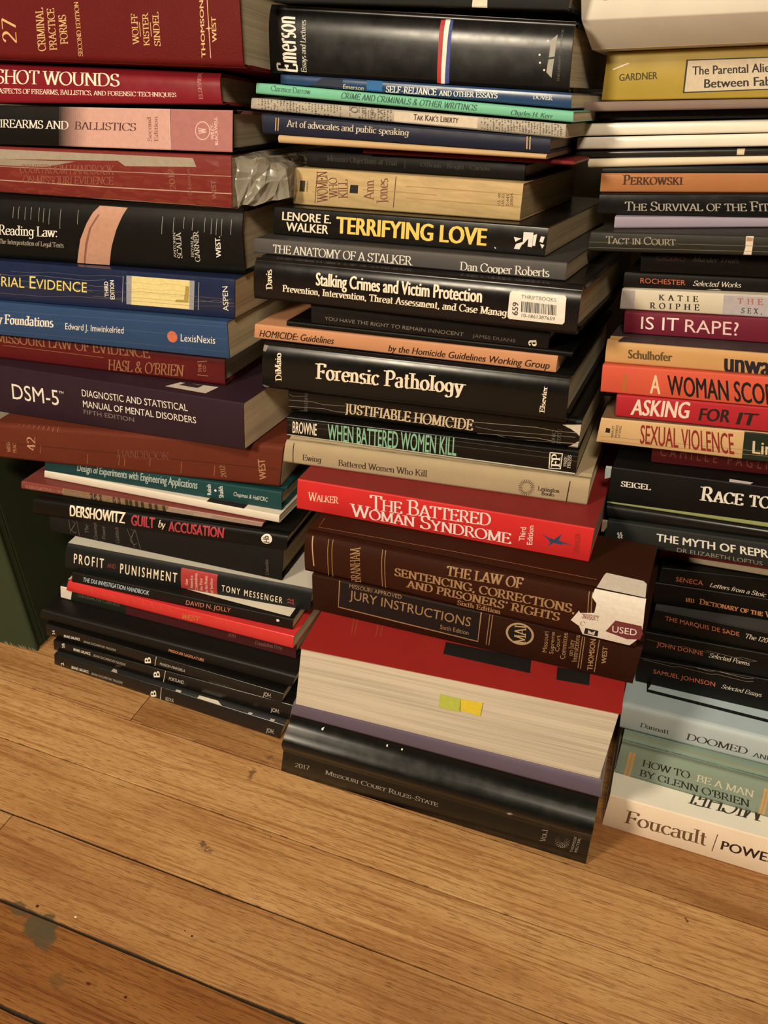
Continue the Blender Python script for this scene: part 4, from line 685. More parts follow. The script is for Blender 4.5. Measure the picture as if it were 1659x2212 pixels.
 ('C22','S',(.100,.085,.070),[(102.34,0.86),(103.28,0.93),(102.92,0.22),(102,0.15)]),
 ('C22','S',(.100,.085,.070),[(103.97,7.13),(104.54,7.17),(104.73,6.31),(104.12,6.27)]),
 ('C22','S',(.100,.085,.070),[(104.32,5.74),(105.23,5.81),(105.15,4.92),(104.23,4.85)]),
 ('C22','S',(.100,.085,.070),[(104.43,4.32),(105.65,4.41),(105.53,3.97),(104.31,3.88)]),
 ('C22','S',(.100,.085,.070),[(104.49,3.5),(104.95,3.53),(104.88,2.55),(104.42,2.51)]),
 ('C22','S',(.100,.085,.070),[(104.67,1.26),(105.28,1.3),(105.06,0.51),(104.44,0.46)]),
 ('C22','S',(.100,.085,.070),[(106.28,7.14),(107.43,7.21),(107.51,6.76),(106.31,6.68)]),
 ('C22','S',(.100,.085,.070),[(106.57,6.3),(107.78,6.38),(107.7,5.65),(106.48,5.56)]),
 ('C22','S',(.100,.085,.070),[(106.67,5.08),(107.13,5.12),(107,4.75),(106.55,4.72)]),
 ('C22','S',(.100,.085,.070),[(106.73,4.36),(107.18,4.39),(107.06,4.04),(106.6,4.01)]),
 ('C22','S',(.100,.085,.070),[(106.78,3.66),(107.24,3.7),(107.12,3.27),(106.66,3.24)]),
 ('C22','S',(.100,.085,.070),[(106.85,2.87),(107.76,2.93),(107.68,1.97),(106.77,1.9)]),
 ('C22','S',(.100,.085,.070),[(106.97,1.34),(107.57,1.39),(107.36,0.47),(106.74,0.42)]),
 ('C22','S',(.100,.085,.070),[(108.57,7.14),(109.73,7.21),(109.83,6.69),(108.63,6.6)]),
 ('C22','S',(.100,.085,.070),[(108.88,6.19),(110.09,6.28),(109.99,5.64),(108.78,5.56)]),
 ('C22','S',(.100,.085,.070),[(108.96,5.11),(109.57,5.16),(109.45,4.79),(108.84,4.74)]),
 ('C22','S',(.100,.085,.070),[(109.1,3.39),(109.55,3.43),(109.43,3.06),(108.98,3.02)]),
 ('C22','S',(.100,.085,.070),[(109.24,1.61),(110.15,1.68),(110,0.76),(109.07,0.69)]),
 ('C22','S',(.100,.085,.070),[(172.58,5.13),(173,5.16),(172.93,4.26),(172.51,4.23)]),
 ('C22','S',(.100,.085,.070),[(172.84,1.66),(173.67,1.72),(173.56,1.26),(172.73,1.19)]),
 ('C22','S',(.100,.085,.070),[(174.19,7.16),(174.73,7.2),(174.8,6.61),(174.25,6.57)]),
 ('C22','S',(.100,.085,.070),[(174.56,4.92),(175.67,5),(175.56,4.49),(174.45,4.41)]),
 ('C22','S',(.100,.085,.070),[(174.62,4.02),(175.04,4.05),(174.94,3.44),(174.53,3.4)]),
 ('C22','S',(.100,.085,.070),[(174.8,1.59),(175.63,1.66),(175.53,1.07),(174.68,1.01)]),
 ('C22','S',(.100,.085,.070),[(176.15,7.16),(176.68,7.2),(176.73,6.73),(176.18,6.69)]),
 ('C22','S',(.100,.085,.070),[(176.58,3.87),(177.41,3.93),(177.33,3.19),(176.5,3.12)]),
 ('C22','S',(.100,.085,.070),[(176.67,2.66),(177.09,2.69),(177.01,1.89),(176.59,1.86)]),
 ('C22','S',(.100,.085,.070),[(176.76,1.37),(177.59,1.44),(177.45,0.72),(176.6,0.66)]),
 ('C22','S',(.100,.085,.070),[(178.37,6.02),(179.2,6.08),(179.1,5.51),(178.28,5.45)]),
 ('C22','S',(.100,.085,.070),[(178.62,2.65),(179.03,2.68),(178.94,1.98),(178.53,1.94)]),
 ('C22','S',(.100,.085,.070),[(178.7,1.49),(179.25,1.54),(179.12,0.79),(178.56,0.75)]),
 ('C22','S',(.100,.085,.070),[(180.04,7.16),(180.43,7.19),(180.54,6.44),(180.13,6.41)]),
 ('C22','S',(.100,.085,.070),[(180.32,5.94),(180.87,5.98),(180.76,5.59),(180.21,5.55)]),
 ('C22','S',(.100,.085,.070),[(180.37,5.21),(180.92,5.25),(180.82,4.85),(180.26,4.81)]),
 ('C22','S',(.100,.085,.070),[(180.43,4.45),(181.53,4.54),(181.41,4.24),(180.31,4.16)]),
 ('C22','S',(.100,.085,.070),[(180.47,3.85),(181.57,3.93),(181.47,3.48),(180.37,3.4)]),
 ('C22','S',(.100,.085,.070),[(180.53,3.03),(181.36,3.09),(181.27,2.37),(180.44,2.31)]),
 ('C22','S',(.100,.085,.070),[(180.62,1.85),(181.44,1.91),(181.36,1.19),(180.53,1.13)]),
 ('C22','S',(.100,.085,.070),[(182.18,6.55),(183.26,6.62),(183.2,6.31),(182.1,6.23)]),
 ('C22','S',(.100,.085,.070),[(182.26,5.91),(182.67,5.94),(182.58,5.22),(182.17,5.19)]),
 ('C22','S',(.100,.085,.070),[(182.5,2.6),(183.6,2.68),(183.51,1.95),(182.41,1.86)]),
 ('C22','S',(.100,.085,.070),[(183.91,7.16),(184.43,7.2),(184.45,6.87),(183.9,6.83)]),
 ('C22','S',(.100,.085,.070),[(184.23,5.4),(185.32,5.48),(185.22,4.97),(184.12,4.89)]),
 ('C22','S',(.100,.085,.070),[(184.29,4.51),(185.11,4.57),(185.02,3.89),(184.2,3.83)]),
 ('C22','S',(.100,.085,.070),[(184.43,2.57),(184.84,2.61),(184.74,2.14),(184.32,2.11)]),
 ('C22','S',(.100,.085,.070),[(184.49,1.74),(185.04,1.79),(184.94,1.02),(184.39,0.97)]),
 ('C22','S',(.100,.085,.070),[(185.83,7.17),(186.36,7.2),(186.41,6.7),(185.87,6.66)]),
 ('C22','S',(.100,.085,.070),[(186.09,6.28),(186.63,6.32),(186.54,5.66),(186,5.62)]),
 ('C22','S',(.100,.085,.070),[(186.21,4.54),(187.3,4.62),(187.19,4.32),(186.1,4.24)]),
 ('C22','S',(.100,.085,.070),[(186.26,3.92),(186.67,3.95),(186.58,3.27),(186.17,3.24)]),
 ('C22','S',(.100,.085,.070),[(186.34,2.8),(186.88,2.84),(186.8,2.05),(186.26,2)]),
 ('C22','S',(.100,.085,.070),[(186.43,1.52),(187.52,1.61),(187.41,1.17),(186.32,1.08)]),
 ('C22','S',(.100,.085,.070),[(187.75,7.17),(188.14,7.19),(188.26,6.38),(187.86,6.35)]),
 ('C22','S',(.100,.085,.070),[(188.04,5.86),(188.58,5.9),(188.48,5.4),(187.94,5.36)]),
 ('C22','S',(.100,.085,.070),[(188.27,2.69),(188.81,2.73),(188.7,2.34),(188.16,2.3)]),
 ('C22','S',(.100,.085,.070),[(188.32,1.96),(188.86,2),(188.75,1.7),(188.2,1.66)]),
 ('C22','S',(.100,.085,.070),[(188.36,1.34),(189.18,1.4),(189.04,0.78),(188.21,0.71)]),
 ('C22','S',(.100,.085,.070),[(189.67,7.17),(190.47,7.22),(190.48,6.85),(189.67,6.8)]),
 ('C22','S',(.100,.085,.070),[(189.89,6.46),(190.96,6.54),(190.9,6),(189.81,5.92)]),
 ('C22','S',(.100,.085,.070),[(190.08,4.13),(190.89,4.19),(190.8,3.61),(189.98,3.55)]),
 ('C22','S',(.100,.085,.070),[(190.15,3.15),(190.96,3.21),(190.88,2.49),(190.06,2.43)]),
 ('C22','S',(.100,.085,.070),[(190.23,1.97),(191.32,2.06),(191.24,1.22),(190.15,1.14)]),
 ('C22','S',(.100,.085,.070),[(191.58,7.17),(192.38,7.22),(192.43,6.69),(191.62,6.63)]),
 ('C22','S',(.100,.085,.070),[(191.83,6.24),(192.65,6.29),(192.55,5.68),(191.74,5.62)]),
 ('C22','S',(.100,.085,.070),[(191.91,5.21),(192.45,5.25),(192.34,4.87),(191.8,4.83)]),
 ('C22','S',(.100,.085,.070),[(191.96,4.49),(192.37,4.52),(192.27,3.94),(191.86,3.91)]),
 ('C22','S',(.100,.085,.070),[(192.03,3.51),(193.11,3.59),(193.02,2.92),(191.94,2.84)]),
 ('C22','S',(.100,.085,.070),[(192.11,2.41),(193.19,2.49),(193.08,2.09),(192,2.01)]),
 ('C22','S',(.100,.085,.070),[(192.16,1.66),(193.24,1.74),(193.14,1.29),(192.06,1.21)]),
 ('C22','S',(.100,.085,.070),[(193.75,6.09),(194.15,6.12),(194.06,5.5),(193.66,5.47)]),
 ('C22','S',(.100,.085,.070),[(193.82,5.05),(194.23,5.08),(194.13,4.6),(193.72,4.57)]),
 ('C22','S',(.100,.085,.070),[(193.88,4.19),(194.96,4.27),(194.85,3.96),(193.77,3.88)]),
 ('C22','S',(.100,.085,.070),[(193.93,3.57),(194.74,3.63),(194.64,3.12),(193.83,3.06)]),
 ('C22','S',(.100,.085,.070),[(193.99,2.67),(194.4,2.7),(194.3,2.18),(193.89,2.15)]),
 ('C22','S',(.100,.085,.070),[(194.06,1.76),(195.14,1.84),(195.03,1.48),(193.95,1.4)]),
 ('C22','S',(.100,.085,.070),[(195.39,7.17),(195.91,7.2),(195.93,6.79),(195.4,6.76)]),
 ('C22','S',(.100,.085,.070),[(195.61,6.41),(196.68,6.48),(196.63,5.64),(195.55,5.57)]),
 ('C22','S',(.100,.085,.070),[(195.78,4.19),(196.59,4.25),(196.48,3.86),(195.68,3.8)]),
 ('C22','S',(.100,.085,.070),[(195.84,3.46),(196.37,3.5),(196.28,2.9),(195.74,2.86)]),
 ('C22','S',(.100,.085,.070),[(197.55,6.04),(198.62,6.12),(198.51,5.84),(197.43,5.76)]),
 ('C22','S',(.100,.085,.070),[(197.59,5.45),(197.99,5.48),(197.88,5.1),(197.48,5.07)]),
 ('C22','S',(.100,.085,.070),[(197.64,4.74),(198.44,4.79),(198.37,3.96),(197.56,3.9)]),
 ('C22','S',(.100,.085,.070),[(197.73,3.4),(198.14,3.43),(198.06,2.59),(197.66,2.56)]),
 ('C22','S',(.100,.085,.070),[(197.83,2.07),(198.9,2.15),(198.8,1.71),(197.72,1.63)]),
 ('C22','S',(.100,.085,.070),[(199.17,7.17),(199.96,7.22),(199.95,6.95),(199.15,6.89)]),
 ('C22','S',(.100,.085,.070),[(199.35,6.59),(200.15,6.65),(200.09,6.22),(199.29,6.16)]),
 ('C22','S',(.100,.085,.070),[(199.53,4.73),(200.06,4.77),(199.97,4.15),(199.44,4.11)]),
 ('C22','S',(.100,.085,.070),[(199.6,3.69),(200.4,3.75),(200.29,3.41),(199.49,3.35)]),
 ('C22','S',(.100,.085,.070),[(199.65,3.03),(200.72,3.11),(200.64,2.39),(199.56,2.31)]),
 ('C22','S',(.100,.085,.070),[(199.73,1.85),(200.8,1.94),(200.71,1.37),(199.64,1.29)]),
 ('C22','S',(.100,.085,.070),[(201.06,7.17),(202.11,7.24),(202.21,6.43),(201.16,6.35)]),
 ('C22','S',(.100,.085,.070),[(201.39,5.05),(201.79,5.08),(201.7,4.39),(201.3,4.36)]),
 ('C22','S',(.100,.085,.070),[(201.47,3.92),(202,3.96),(201.91,3.37),(201.38,3.33)]),
 ('C22','S',(.100,.085,.070),[(201.54,2.92),(202.61,3),(202.52,2.32),(201.45,2.24)]),
 ('C22','S',(.100,.085,.070),[(201.62,1.8),(202.42,1.86),(202.33,1.3),(201.52,1.24)]),
 ('C22','S',(.100,.085,.070),[(202.94,7.17),(203.99,7.24),(204.07,6.52),(203.01,6.45)]),
 ('C22','S',(.100,.085,.070),[(203.2,5.99),(204,6.05),(203.92,5.26),(203.12,5.2)]),
 ('C22','S',(.100,.085,.070),[(203.29,4.73),(204.09,4.79),(203.98,4.37),(203.19,4.31)]),
 ('C22','S',(.100,.085,.070),[(203.44,2.58),(204.51,2.66),(204.4,2.21),(203.34,2.13)]),
 ('C22','S',(.100,.085,.070),[(203.5,1.77),(204.56,1.85),(204.48,1.22),(203.41,1.13)]),
 ('C22','S',(.100,.085,.070),[(205.05,6.31),(205.84,6.37),(205.77,5.64),(204.97,5.58)]),
 ('C22','S',(.100,.085,.070),[(205.13,5.13),(206.2,5.21),(206.09,4.8),(205.03,4.73)]),
 ('C22','S',(.100,.085,.070),[(205.19,4.38),(205.72,4.42),(205.63,3.84),(205.09,3.8)]),
 ('C22','S',(.100,.085,.070),[(205.26,3.4),(205.66,3.43),(205.58,2.57),(205.18,2.54)]),
 ('C22','S',(.100,.085,.070),[(205.35,2.05),(206.15,2.11),(206.05,1.59),(205.26,1.53)]),
 ('C22','S',(.100,.085,.070),[(206.68,7.17),(207.07,7.2),(207.07,6.86),(206.68,6.83)]),
 ('C22','S',(.100,.085,.070),[(206.88,6.51),(207.67,6.56),(207.59,6.2),(206.8,6.14)]),
 ('C22','S',(.100,.085,.070),[(206.95,5.81),(207.35,5.84),(207.24,5.51),(206.84,5.48)]),
 ('C22','S',(.100,.085,.070),[(207,5.16),(208.06,5.24),(207.97,4.68),(206.91,4.6)]),
 ('C22','S',(.100,.085,.070),[(207.07,4.21),(207.6,4.25),(207.51,3.55),(206.98,3.51)]),
 ('C22','S',(.100,.085,.070),[(207.23,1.97),(208.02,2.03),(207.94,1.27),(207.15,1.21)]),
 ('C22','S',(.100,.085,.070),[(208.81,5.99),(209.86,6.07),(209.76,5.66),(208.7,5.58)]),
 ('C22','S',(.100,.085,.070),[(208.86,5.23),(209.26,5.26),(209.16,4.74),(208.76,4.71)]),
 ('C22','S',(.100,.085,.070),[(208.92,4.33),(209.45,4.37),(209.38,3.54),(208.85,3.5)]),
 ('C22','S',(.100,.085,.070),[(209.07,2.17),(209.47,2.2),(209.39,1.5),(208.99,1.47)]),
 ('C22','S',(.100,.085,.070),[(210.4,7.17),(211.19,7.23),(211.23,6.67),(210.44,6.62)]),
 ('C22','S',(.100,.085,.070),[(210.65,6.22),(211.44,6.28),(211.33,5.95),(210.54,5.89)]),
 ('C22','S',(.100,.085,.070),[(210.69,5.57),(211.22,5.61),(211.12,5.21),(210.59,5.17)]),
 ('C22','S',(.100,.085,.070),[(210.75,4.83),(211.54,4.89),(211.45,4.3),(210.65,4.24)]),
 ('C22','S',(.100,.085,.070),[(210.82,3.83),(211.34,3.87),(211.24,3.51),(210.71,3.47)]),
 ('C22','S',(.100,.085,.070),[(210.86,3.15),(211.39,3.19),(211.31,2.4),(210.79,2.36)]),
 ('C22','S',(.100,.085,.070),[(210.95,1.88),(211.48,1.93),(211.4,1.12),(210.87,1.08)]),
 ('C22','S',(.100,.085,.070),[(212.26,7.17),(213.04,7.23),(213.12,6.46),(212.34,6.41)]),
 ('C22','S',(.100,.085,.070),[(212.52,5.94),(213.05,5.98),(212.95,5.42),(212.43,5.38)]),
 ('C22','S',(.100,.085,.070),[(212.63,4.33),(213.42,4.39),(213.33,3.76),(212.55,3.7)]),
 ('C22','S',(.100,.085,.070),[(212.71,3.28),(213.76,3.36),(213.65,3.08),(212.6,3)]),
 ('C22','S',(.100,.085,.070),[(212.75,2.7),(213.54,2.76),(213.46,2.01),(212.67,1.95)]),
 ('C22','S',(.100,.085,.070),[(212.83,1.49),(213.23,1.52),(213.12,1.09),(212.73,1.06)]),
 ('C22','S',(.100,.085,.070),[(214.36,6.02),(215.41,6.09),(215.3,5.78),(214.25,5.71)]),
 ('C22','S',(.100,.085,.070),[(214.41,5.39),(215.46,5.47),(215.36,4.91),(214.31,4.84)]),
 ('C22','S',(.100,.085,.070),[(214.47,4.44),(215,4.48),(214.89,4.18),(214.36,4.14)]),
 ('C22','S',(.100,.085,.070),[(214.52,3.84),(215.57,3.91),(215.48,3.29),(214.43,3.22)]),
 ('C22','S',(.100,.085,.070),[(214.59,2.8),(215.38,2.86),(215.31,1.99),(214.52,1.93)]),
 ('C22','S',(.100,.085,.070),[(216.22,5.87),(216.74,5.91),(216.63,5.57),(216.11,5.53)]),
 ('C22','S',(.100,.085,.070),[(216.26,5.21),(216.79,5.25),(216.69,4.82),(216.16,4.78)]),
 ('C22','S',(.100,.085,.070),[(216.32,4.43),(216.71,4.46),(216.62,3.84),(216.23,3.81)]),
 ('C22','S',(.100,.085,.070),[(216.39,3.4),(216.78,3.43),(216.68,3.08),(216.28,3.05)]),
 ('C22','S',(.100,.085,.070),[(216.44,2.73),(217.48,2.81),(217.41,2.01),(216.36,1.93)]),
 ('C22','S',(.100,.085,.070),[(217.79,7.18),(218.31,7.21),(218.31,6.82),(217.8,6.79)]),
 ('C22','S',(.100,.085,.070),[(218,6.45),(218.51,6.49),(218.47,5.63),(217.94,5.6)]),
 ('C22','S',(.100,.085,.070),[(218.11,5.1),(218.89,5.16),(218.79,4.73),(218.01,4.67)]),
 ('C22','S',(.100,.085,.070),[(218.16,4.32),(218.56,4.35),(218.45,4.03),(218.06,4)]),
 ('C22','S',(.100,.085,.070),[(218.21,3.69),(218.99,3.75),(218.92,2.89),(218.14,2.83)]),
 ('C22','S',(.100,.085,.070),[(218.3,2.33),(218.83,2.37),(218.75,1.56),(218.23,1.52)]),
 ('C22','S',(.100,.085,.070),[(219.63,7.18),(220.66,7.25),(220.69,6.74),(219.66,6.66)]),
 ('C22','S',(.100,.085,.070),[(219.92,5.5),(220.96,5.58),(220.86,5.15),(219.81,5.07)]),
 ('C22','S',(.100,.085,.070),[(219.97,4.72),(221.01,4.8),(220.92,4.2),(219.88,4.12)]),
 ('C22','S',(.100,.085,.070),[(220.04,3.71),(220.82,3.77),(220.72,3.41),(219.93,3.35)]),
 ('C22','S',(.100,.085,.070),[(220.17,1.82),(220.69,1.86),(220.6,1.3),(220.08,1.26)]),
 ('C22','S',(.100,.085,.070),[(221.46,7.18),(221.84,7.2),(221.85,6.81),(221.46,6.79)]),
 ('C22','S',(.100,.085,.070),[(221.66,6.45),(222.69,6.52),(222.62,6.05),(221.58,5.98)]),
 ('C22','S',(.100,.085,.070),[(221.74,5.61),(222.51,5.67),(222.4,5.38),(221.63,5.33)]),
 ('C22','S',(.100,.085,.070),[(221.86,3.79),(222.9,3.87),(222.79,3.56),(221.75,3.48)]),
 ('C22','S',(.100,.085,.070),[(221.91,3.17),(222.3,3.2),(222.22,2.38),(221.83,2.35)]),
 ('C22','S',(.100,.085,.070),[(222,1.87),(222.52,1.91),(222.44,1.18),(221.92,1.14)]),
 ('C22','S',(.100,.085,.070),[(223.53,5.98),(224.05,6.01),(223.97,5.3),(223.45,5.26)]),
 ('C22','S',(.100,.085,.070),[(223.62,4.82),(224.65,4.89),(224.57,4.24),(223.53,4.16)]),
 ('C22','S',(.100,.085,.070),[(223.69,3.74),(224.47,3.8),(224.39,3.06),(223.61,3)]),
 ('C22','S',(.100,.085,.070),[(223.77,2.55),(224.81,2.63),(224.71,2.22),(223.67,2.14)]),
 ('C22','S',(.100,.085,.070),[(223.83,1.8),(224.34,1.84),(224.25,1.32),(223.73,1.28)]),
 ('C17','S',(.015,.013,.012),[(47.48,15.61),(53.87,15.69),(54.04,10.14),(47.26,10.18)]),
 ('C17','S',(.040,.030,.020),[(5.14,16.13),(9.49,16.08),(9.32,8.89),(4.96,8.93)]),
 ('C16','S',(.800,.780,.740),[(192.87,14.93),(199.42,15),(199.7,5.63),(196.76,5.82),(196.63,11.02),(193.29,6.54)]),
 ('C16','S',(.800,.780,.740),[(186.75,11.26),(191.99,10.67),(188.19,8.27)]),
 ('C16','S',(.800,.780,.740),[(188.82,6.9),(193.73,8.69),(191.49,3.56),(187.77,3.69)]),
 ('C16','S',(.800,.780,.740),[(199.65,13.34),(201.98,14.22),(201.61,6.48),(199.85,6.63)]),
 ('C16','S',(.800,.780,.740),[(204.74,13.03),(207.22,12.8),(206.46,8.97),(204.09,9.49)]),
 ('C16','S',(.800,.780,.740),[(204.71,8.13),(207.65,7.66),(206.56,5.18)]),
 ('C16','S',(.800,.780,.740),[(174.24,4.06),(175.88,3.05),(174.87,2.68)]),
 ('C15','T',(.012,.012,.012),[(101.72,-3.07),(109.22,-3.36),(116.61,-20.27),(109.37,-20.09)]),
 ('C15','T',(.012,.012,.012),[(112.24,-3.44),(119.62,-3.72),(126.67,-20.5),(119.54,-20.32)]),
 ('C15','T',(.012,.012,.012),[(122.6,-3.8),(129.86,-4.08),(136.57,-20.72),(129.55,-20.54)]),
 ('C15','T',(.012,.012,.012),[(132.79,-4.15),(139.94,-4.43),(146.33,-20.94),(139.41,-20.76)]),
 ('C15','T',(.012,.012,.012),[(142.83,-4.51),(149.87,-4.78),(155.94,-21.16),(149.12,-20.98)]),
 ('C15','T',(.012,.012,.012),[(152.72,-4.85),(159.65,-5.12),(165.41,-21.37),(158.69,-21.19)]),
 ('C15','T',(.012,.012,.012),[(162.45,-5.19),(169.29,-5.46),(174.74,-21.58),(168.12,-21.41)]),
 ('C15','T',(.012,.012,.012),[(172.05,-5.53),(178.78,-5.79),(183.94,-21.78),(177.42,-21.61)]),
 ('C15','T',(.012,.012,.012),[(181.49,-5.86),(188.12,-6.11),(193,-21.99),(186.57,-21.82)]),
 ('C15','T',(.012,.012,.012),[(190.8,-6.18),(197.34,-6.44),(201.94,-22.19),(195.6,-22.02)]),
 ('C15','T',(.012,.012,.012),[(199.98,-6.51),(206.41,-6.75),(210.74,-22.38),(204.5,-22.22)]),
 ('C15','T',(.012,.012,.012),[(209.02,-6.82),(215.36,-7.07),(219.43,-22.58),(213.27,-22.42)]),
 ('C15','T',(.012,.012,.012),[(217.93,-7.13),(224.18,-7.38),(227.99,-22.77),(221.92,-22.61)]),
 ('C10','S',(.200,.180,.160),[(-1.1,32.46),(4.05,31.76),(2.56,27.64),(-0.25,28.16)]),
 ('C10','S',(.150,.140,.120),[(-0.5,2.44),(6.27,0.94),(2.34,-0.53)]),
 ('C9','S',(.620,.550,.450),[(212.65,17.04),(226.41,18.71),(226.84,9.02),(223.31,12.16),(219.14,14.58)]),
 ('C9','S',(.600,.540,.440),[(218.45,0.71),(227.03,7.72),(226.01,-1.26),(221.04,-1.14)]),
 ('C8','S',(.800,.740,.640),[(-1.04,1.15),(226.26,1.36),(226.5,-0.73),(-1.16,-1.53)]),
 ('C6','S',(.030,.060,.140),[(189.99,16.48),(198.68,12.86),(203.84,19.32),(202.39,13.25),(212.69,11.56),(204.6,11.39),(206.71,10.29),(198.99,10.59),(195.07,6.62),(197.29,11.01)]),
 ('C4','S',(.010,.008,.007),[(23.1,43.07),(131.82,35.35),(132.54,7.25),(22.1,9.25)]),
 ('C3','T',(.012,.010,.010),[(103.64,36.24),(168.42,35.61),(170,20.51),(104.98,22.87)]),
 ('C3','T',(.012,.010,.010),[(187.63,32.74),(211.04,32.54),(211.81,20.01),(188.91,19.37)]),
 ('C1','S',(.450,.420,.370),[(189.51,37.33),(192.45,40.92),(195.16,38.76),(191.79,34.66)]),
 ('C1','S',(.850,.830,.780),[(28.63,60.17),(30.61,61.75),(30.26,58.84),(28.65,58.89)]),
 ('C1','S',(.850,.830,.780),[(85.16,61.39),(86.37,61.51),(86.37,59.87),(85.25,59.77)]),
 ('C1','S',(.850,.830,.780),[(97.8,61.52),(99.02,61.56),(99.02,60.26),(97.73,60.11)]),
 ('R34','S',(.020,.018,.012),[(51.28,22.58),(142.07,22.45),(139.35,5.29),(50.25,3.68)]),
 ('R34','S',(.600,.500,.360),[(52.37,21.93),(141.69,21.83),(139.08,5.82),(51.23,4.37)]),
 ('R29','S',(.720,.620,.450),[(100.71,5.59),(105.31,5.64),(104.07,-1.21),(100.05,-1.37)]),
 ('R23','S',(.720,.620,.500),[(98.54,14.69),(103.08,14.95),(102.07,10.45),(101.78,6.03),(100.91,-0.36),(96.28,-0.5),(97.61,5.17),(97.71,10.33)]),
 ('R23','S',(.450,.270,.180),[(98.16,11.06),(101.92,10.81),(101.74,8.61),(98.03,8.5)]),
 ('R20','S',(.420,.380,.380),[(-2.58,14.93),(8.98,14.64),(9.5,-1.24),(-1.59,-1.07)]),
 ('R20','S',(.440,.400,.430),[(66.17,15.76),(109.73,15.6),(109.34,-0.56),(65.41,-1.04)]),
 ('R18','T',(.050,.035,.040),[(8.87,10.38),(117.58,14.73),(118.54,-0.14),(7,-2.83)]),
 ('R15','S',(.015,.012,.010),[(4.78,12.89),(7.74,12.44),(8,8.88),(4.77,8.97)]),
 ('R15','S',(.012,.022,.015),[(95.78,22.15),(164.65,21.63),(162.06,-0.74),(94.05,-3.29)]),
 ('R12','S',(.300,.340,.140),[(-3.74,1.8),(107.89,4.01),(177.69,4.3),(177.11,-2.62),(107.88,-1.89),(-3.34,-1.26)]),
 ('R12','T',(.620,.560,.580),[(82.2,4.66),(98.26,3.71),(95.17,-1.16),(82.23,-0.49)]),
 ('R9','S',(.450,.370,.270),[(21.23,4.74),(75.81,5.76),(126.45,6.72),(127.5,-1.61),(76.54,-2.08),(21.08,-0.83)]),
 ('R2','S',(.600,.360,.140),[(7.64,29.54),(9.88,29.72),(9.13,-1.47),(6.98,-1.07)]),
 ('R2','S',(.600,.360,.140),[(10.54,29.6),(12.75,29.88),(12.01,-1.51),(9.98,-1.34)]),
 ('R2','S',(.600,.360,.140),[(112.72,30.02),(114.63,30.03),(109.97,1.02),(108.05,1.15)]),
 ('R2','S',(.600,.360,.140),[(115.21,30.02),(117.1,30.04),(112.6,1.4),(110.6,1.06)]),
 ('C14/price_label','S',(.820,.780,.700),[(196.37,23.54),(230.42,23.7),(231.64,22.42),(232.33,7.31),(231.09,5.76),(196.22,5.62),(195.1,6.95),(195.18,22.27)]),
 ('C14/price_label','S',(.030,.025,.020),[(203.32,17.78),(203.9,17.78),(204.32,11),(203.74,11)]),
 ('C14/price_label','S',(.030,.025,.020),[(204.33,17.77),(204.76,17.77),(205.18,11.01),(204.75,11.01)]),
 ('C14/price_label','S',(.030,.025,.020),[(205.19,17.76),(205.47,17.76),(205.9,11.01),(205.61,11.01)]),
 ('C14/price_label','S',(.030,.025,.020),[(205.76,17.75),(206.19,17.75),(206.61,11.02),(206.18,11.02)]),
 ('C14/price_label','S',(.030,.025,.020),[(206.76,17.74),(207.48,17.73),(207.9,11.03),(207.19,11.02)]),
 ('C14/price_label','S',(.030,.025,.020),[(207.76,17.73),(208.19,17.72),(208.62,11.03),(208.19,11.03)]),
 ('C14/price_label','S',(.030,.025,.020),[(208.47,17.72),(209.04,17.71),(209.47,11.03),(208.9,11.03)]),
 ('C14/price_label','S',(.030,.025,.020),[(209.47,17.7),(210.04,17.7),(210.47,11.04),(209.9,11.04)]),
 ('C14/price_label','S',(.030,.025,.020),[(210.61,17.69),(210.89,17.68),(211.33,11.05),(211.04,11.04)]),
 ('C14/price_label','S',(.030,.025,.020),[(211.32,17.68),(211.6,17.67),(212.04,11.05),(211.75,11.05)]),
 ('C14/price_label','S',(.030,.025,.020),[(211.89,17.67),(212.17,17.67),(212.6,11.05),(212.32,11.05)]),
 ('C14/price_label','S',(.030,.025,.020),[(212.6,17.66),(213.3,17.65),(213.74,11.06),(213.03,11.06)]),
 ('C14/price_label','S',(.030,.025,.020),[(213.59,17.65),(214.15,17.64),(214.59,11.06),(214.02,11.06)]),
 ('C14/price_label','S',(.030,.025,.020),[(214.44,17.64),(214.86,17.63),(215.3,11.07),(214.87,11.07)]),
 ('C14/price_label','S',(.030,.025,.020),[(215.28,17.63),(215.56,17.62),(216,11.07),(215.72,11.07)]),
 ('C14/price_label','S',(.030,.025,.020),[(216.13,17.61),(216.41,17.61),(216.85,11.08),(216.57,11.08)]),
 ('C14/price_label','S',(.030,.025,.020),[(216.83,17.6),(217.11,17.6),(217.55,11.08),(217.27,11.08)]),
 ('C14/price_label','S',(.030,.025,.020),[(217.68,17.59),(218.1,17.59),(218.54,11.09),(218.12,11.08)]),
 ('C14/price_label','S',(.030,.025,.020),[(218.52,17.58),(218.8,17.58),(219.24,11.09),(218.96,11.09)]),
 ('C14/price_label','S',(.030,.025,.020),[(219.22,17.57),(219.5,17.57),(219.95,11.1),(219.67,11.09)]),
 ('C14/price_label','S',(.030,.025,.020),[(220.06,17.56),(220.34,17.56),(220.79,11.1),(220.51,11.1)]),
 ('C14/price_label','S',(.030,.025,.020),[(220.9,17.55),(221.46,17.54),(221.91,11.11),(221.35,11.1)]),
 ('C14/price_label','S',(.030,.025,.020),[(221.88,17.54),(222.16,17.53),(222.61,11.11),(222.33,11.11)]),
 ('C14/price_label','S',(.030,.025,.020),[(222.58,17.53),(223.14,17.52),(223.59,11.12),(223.03,11.11)]),
 ('C14/price_label','S',(.030,.025,.020),[(223.42,17.52),(224.11,17.51),(224.56,11.12),(223.87,11.12)]),
 ('C14/price_label','S',(.030,.025,.020),[(224.39,17.5),(224.67,17.5),(225.12,11.13),(224.84,11.12)]),
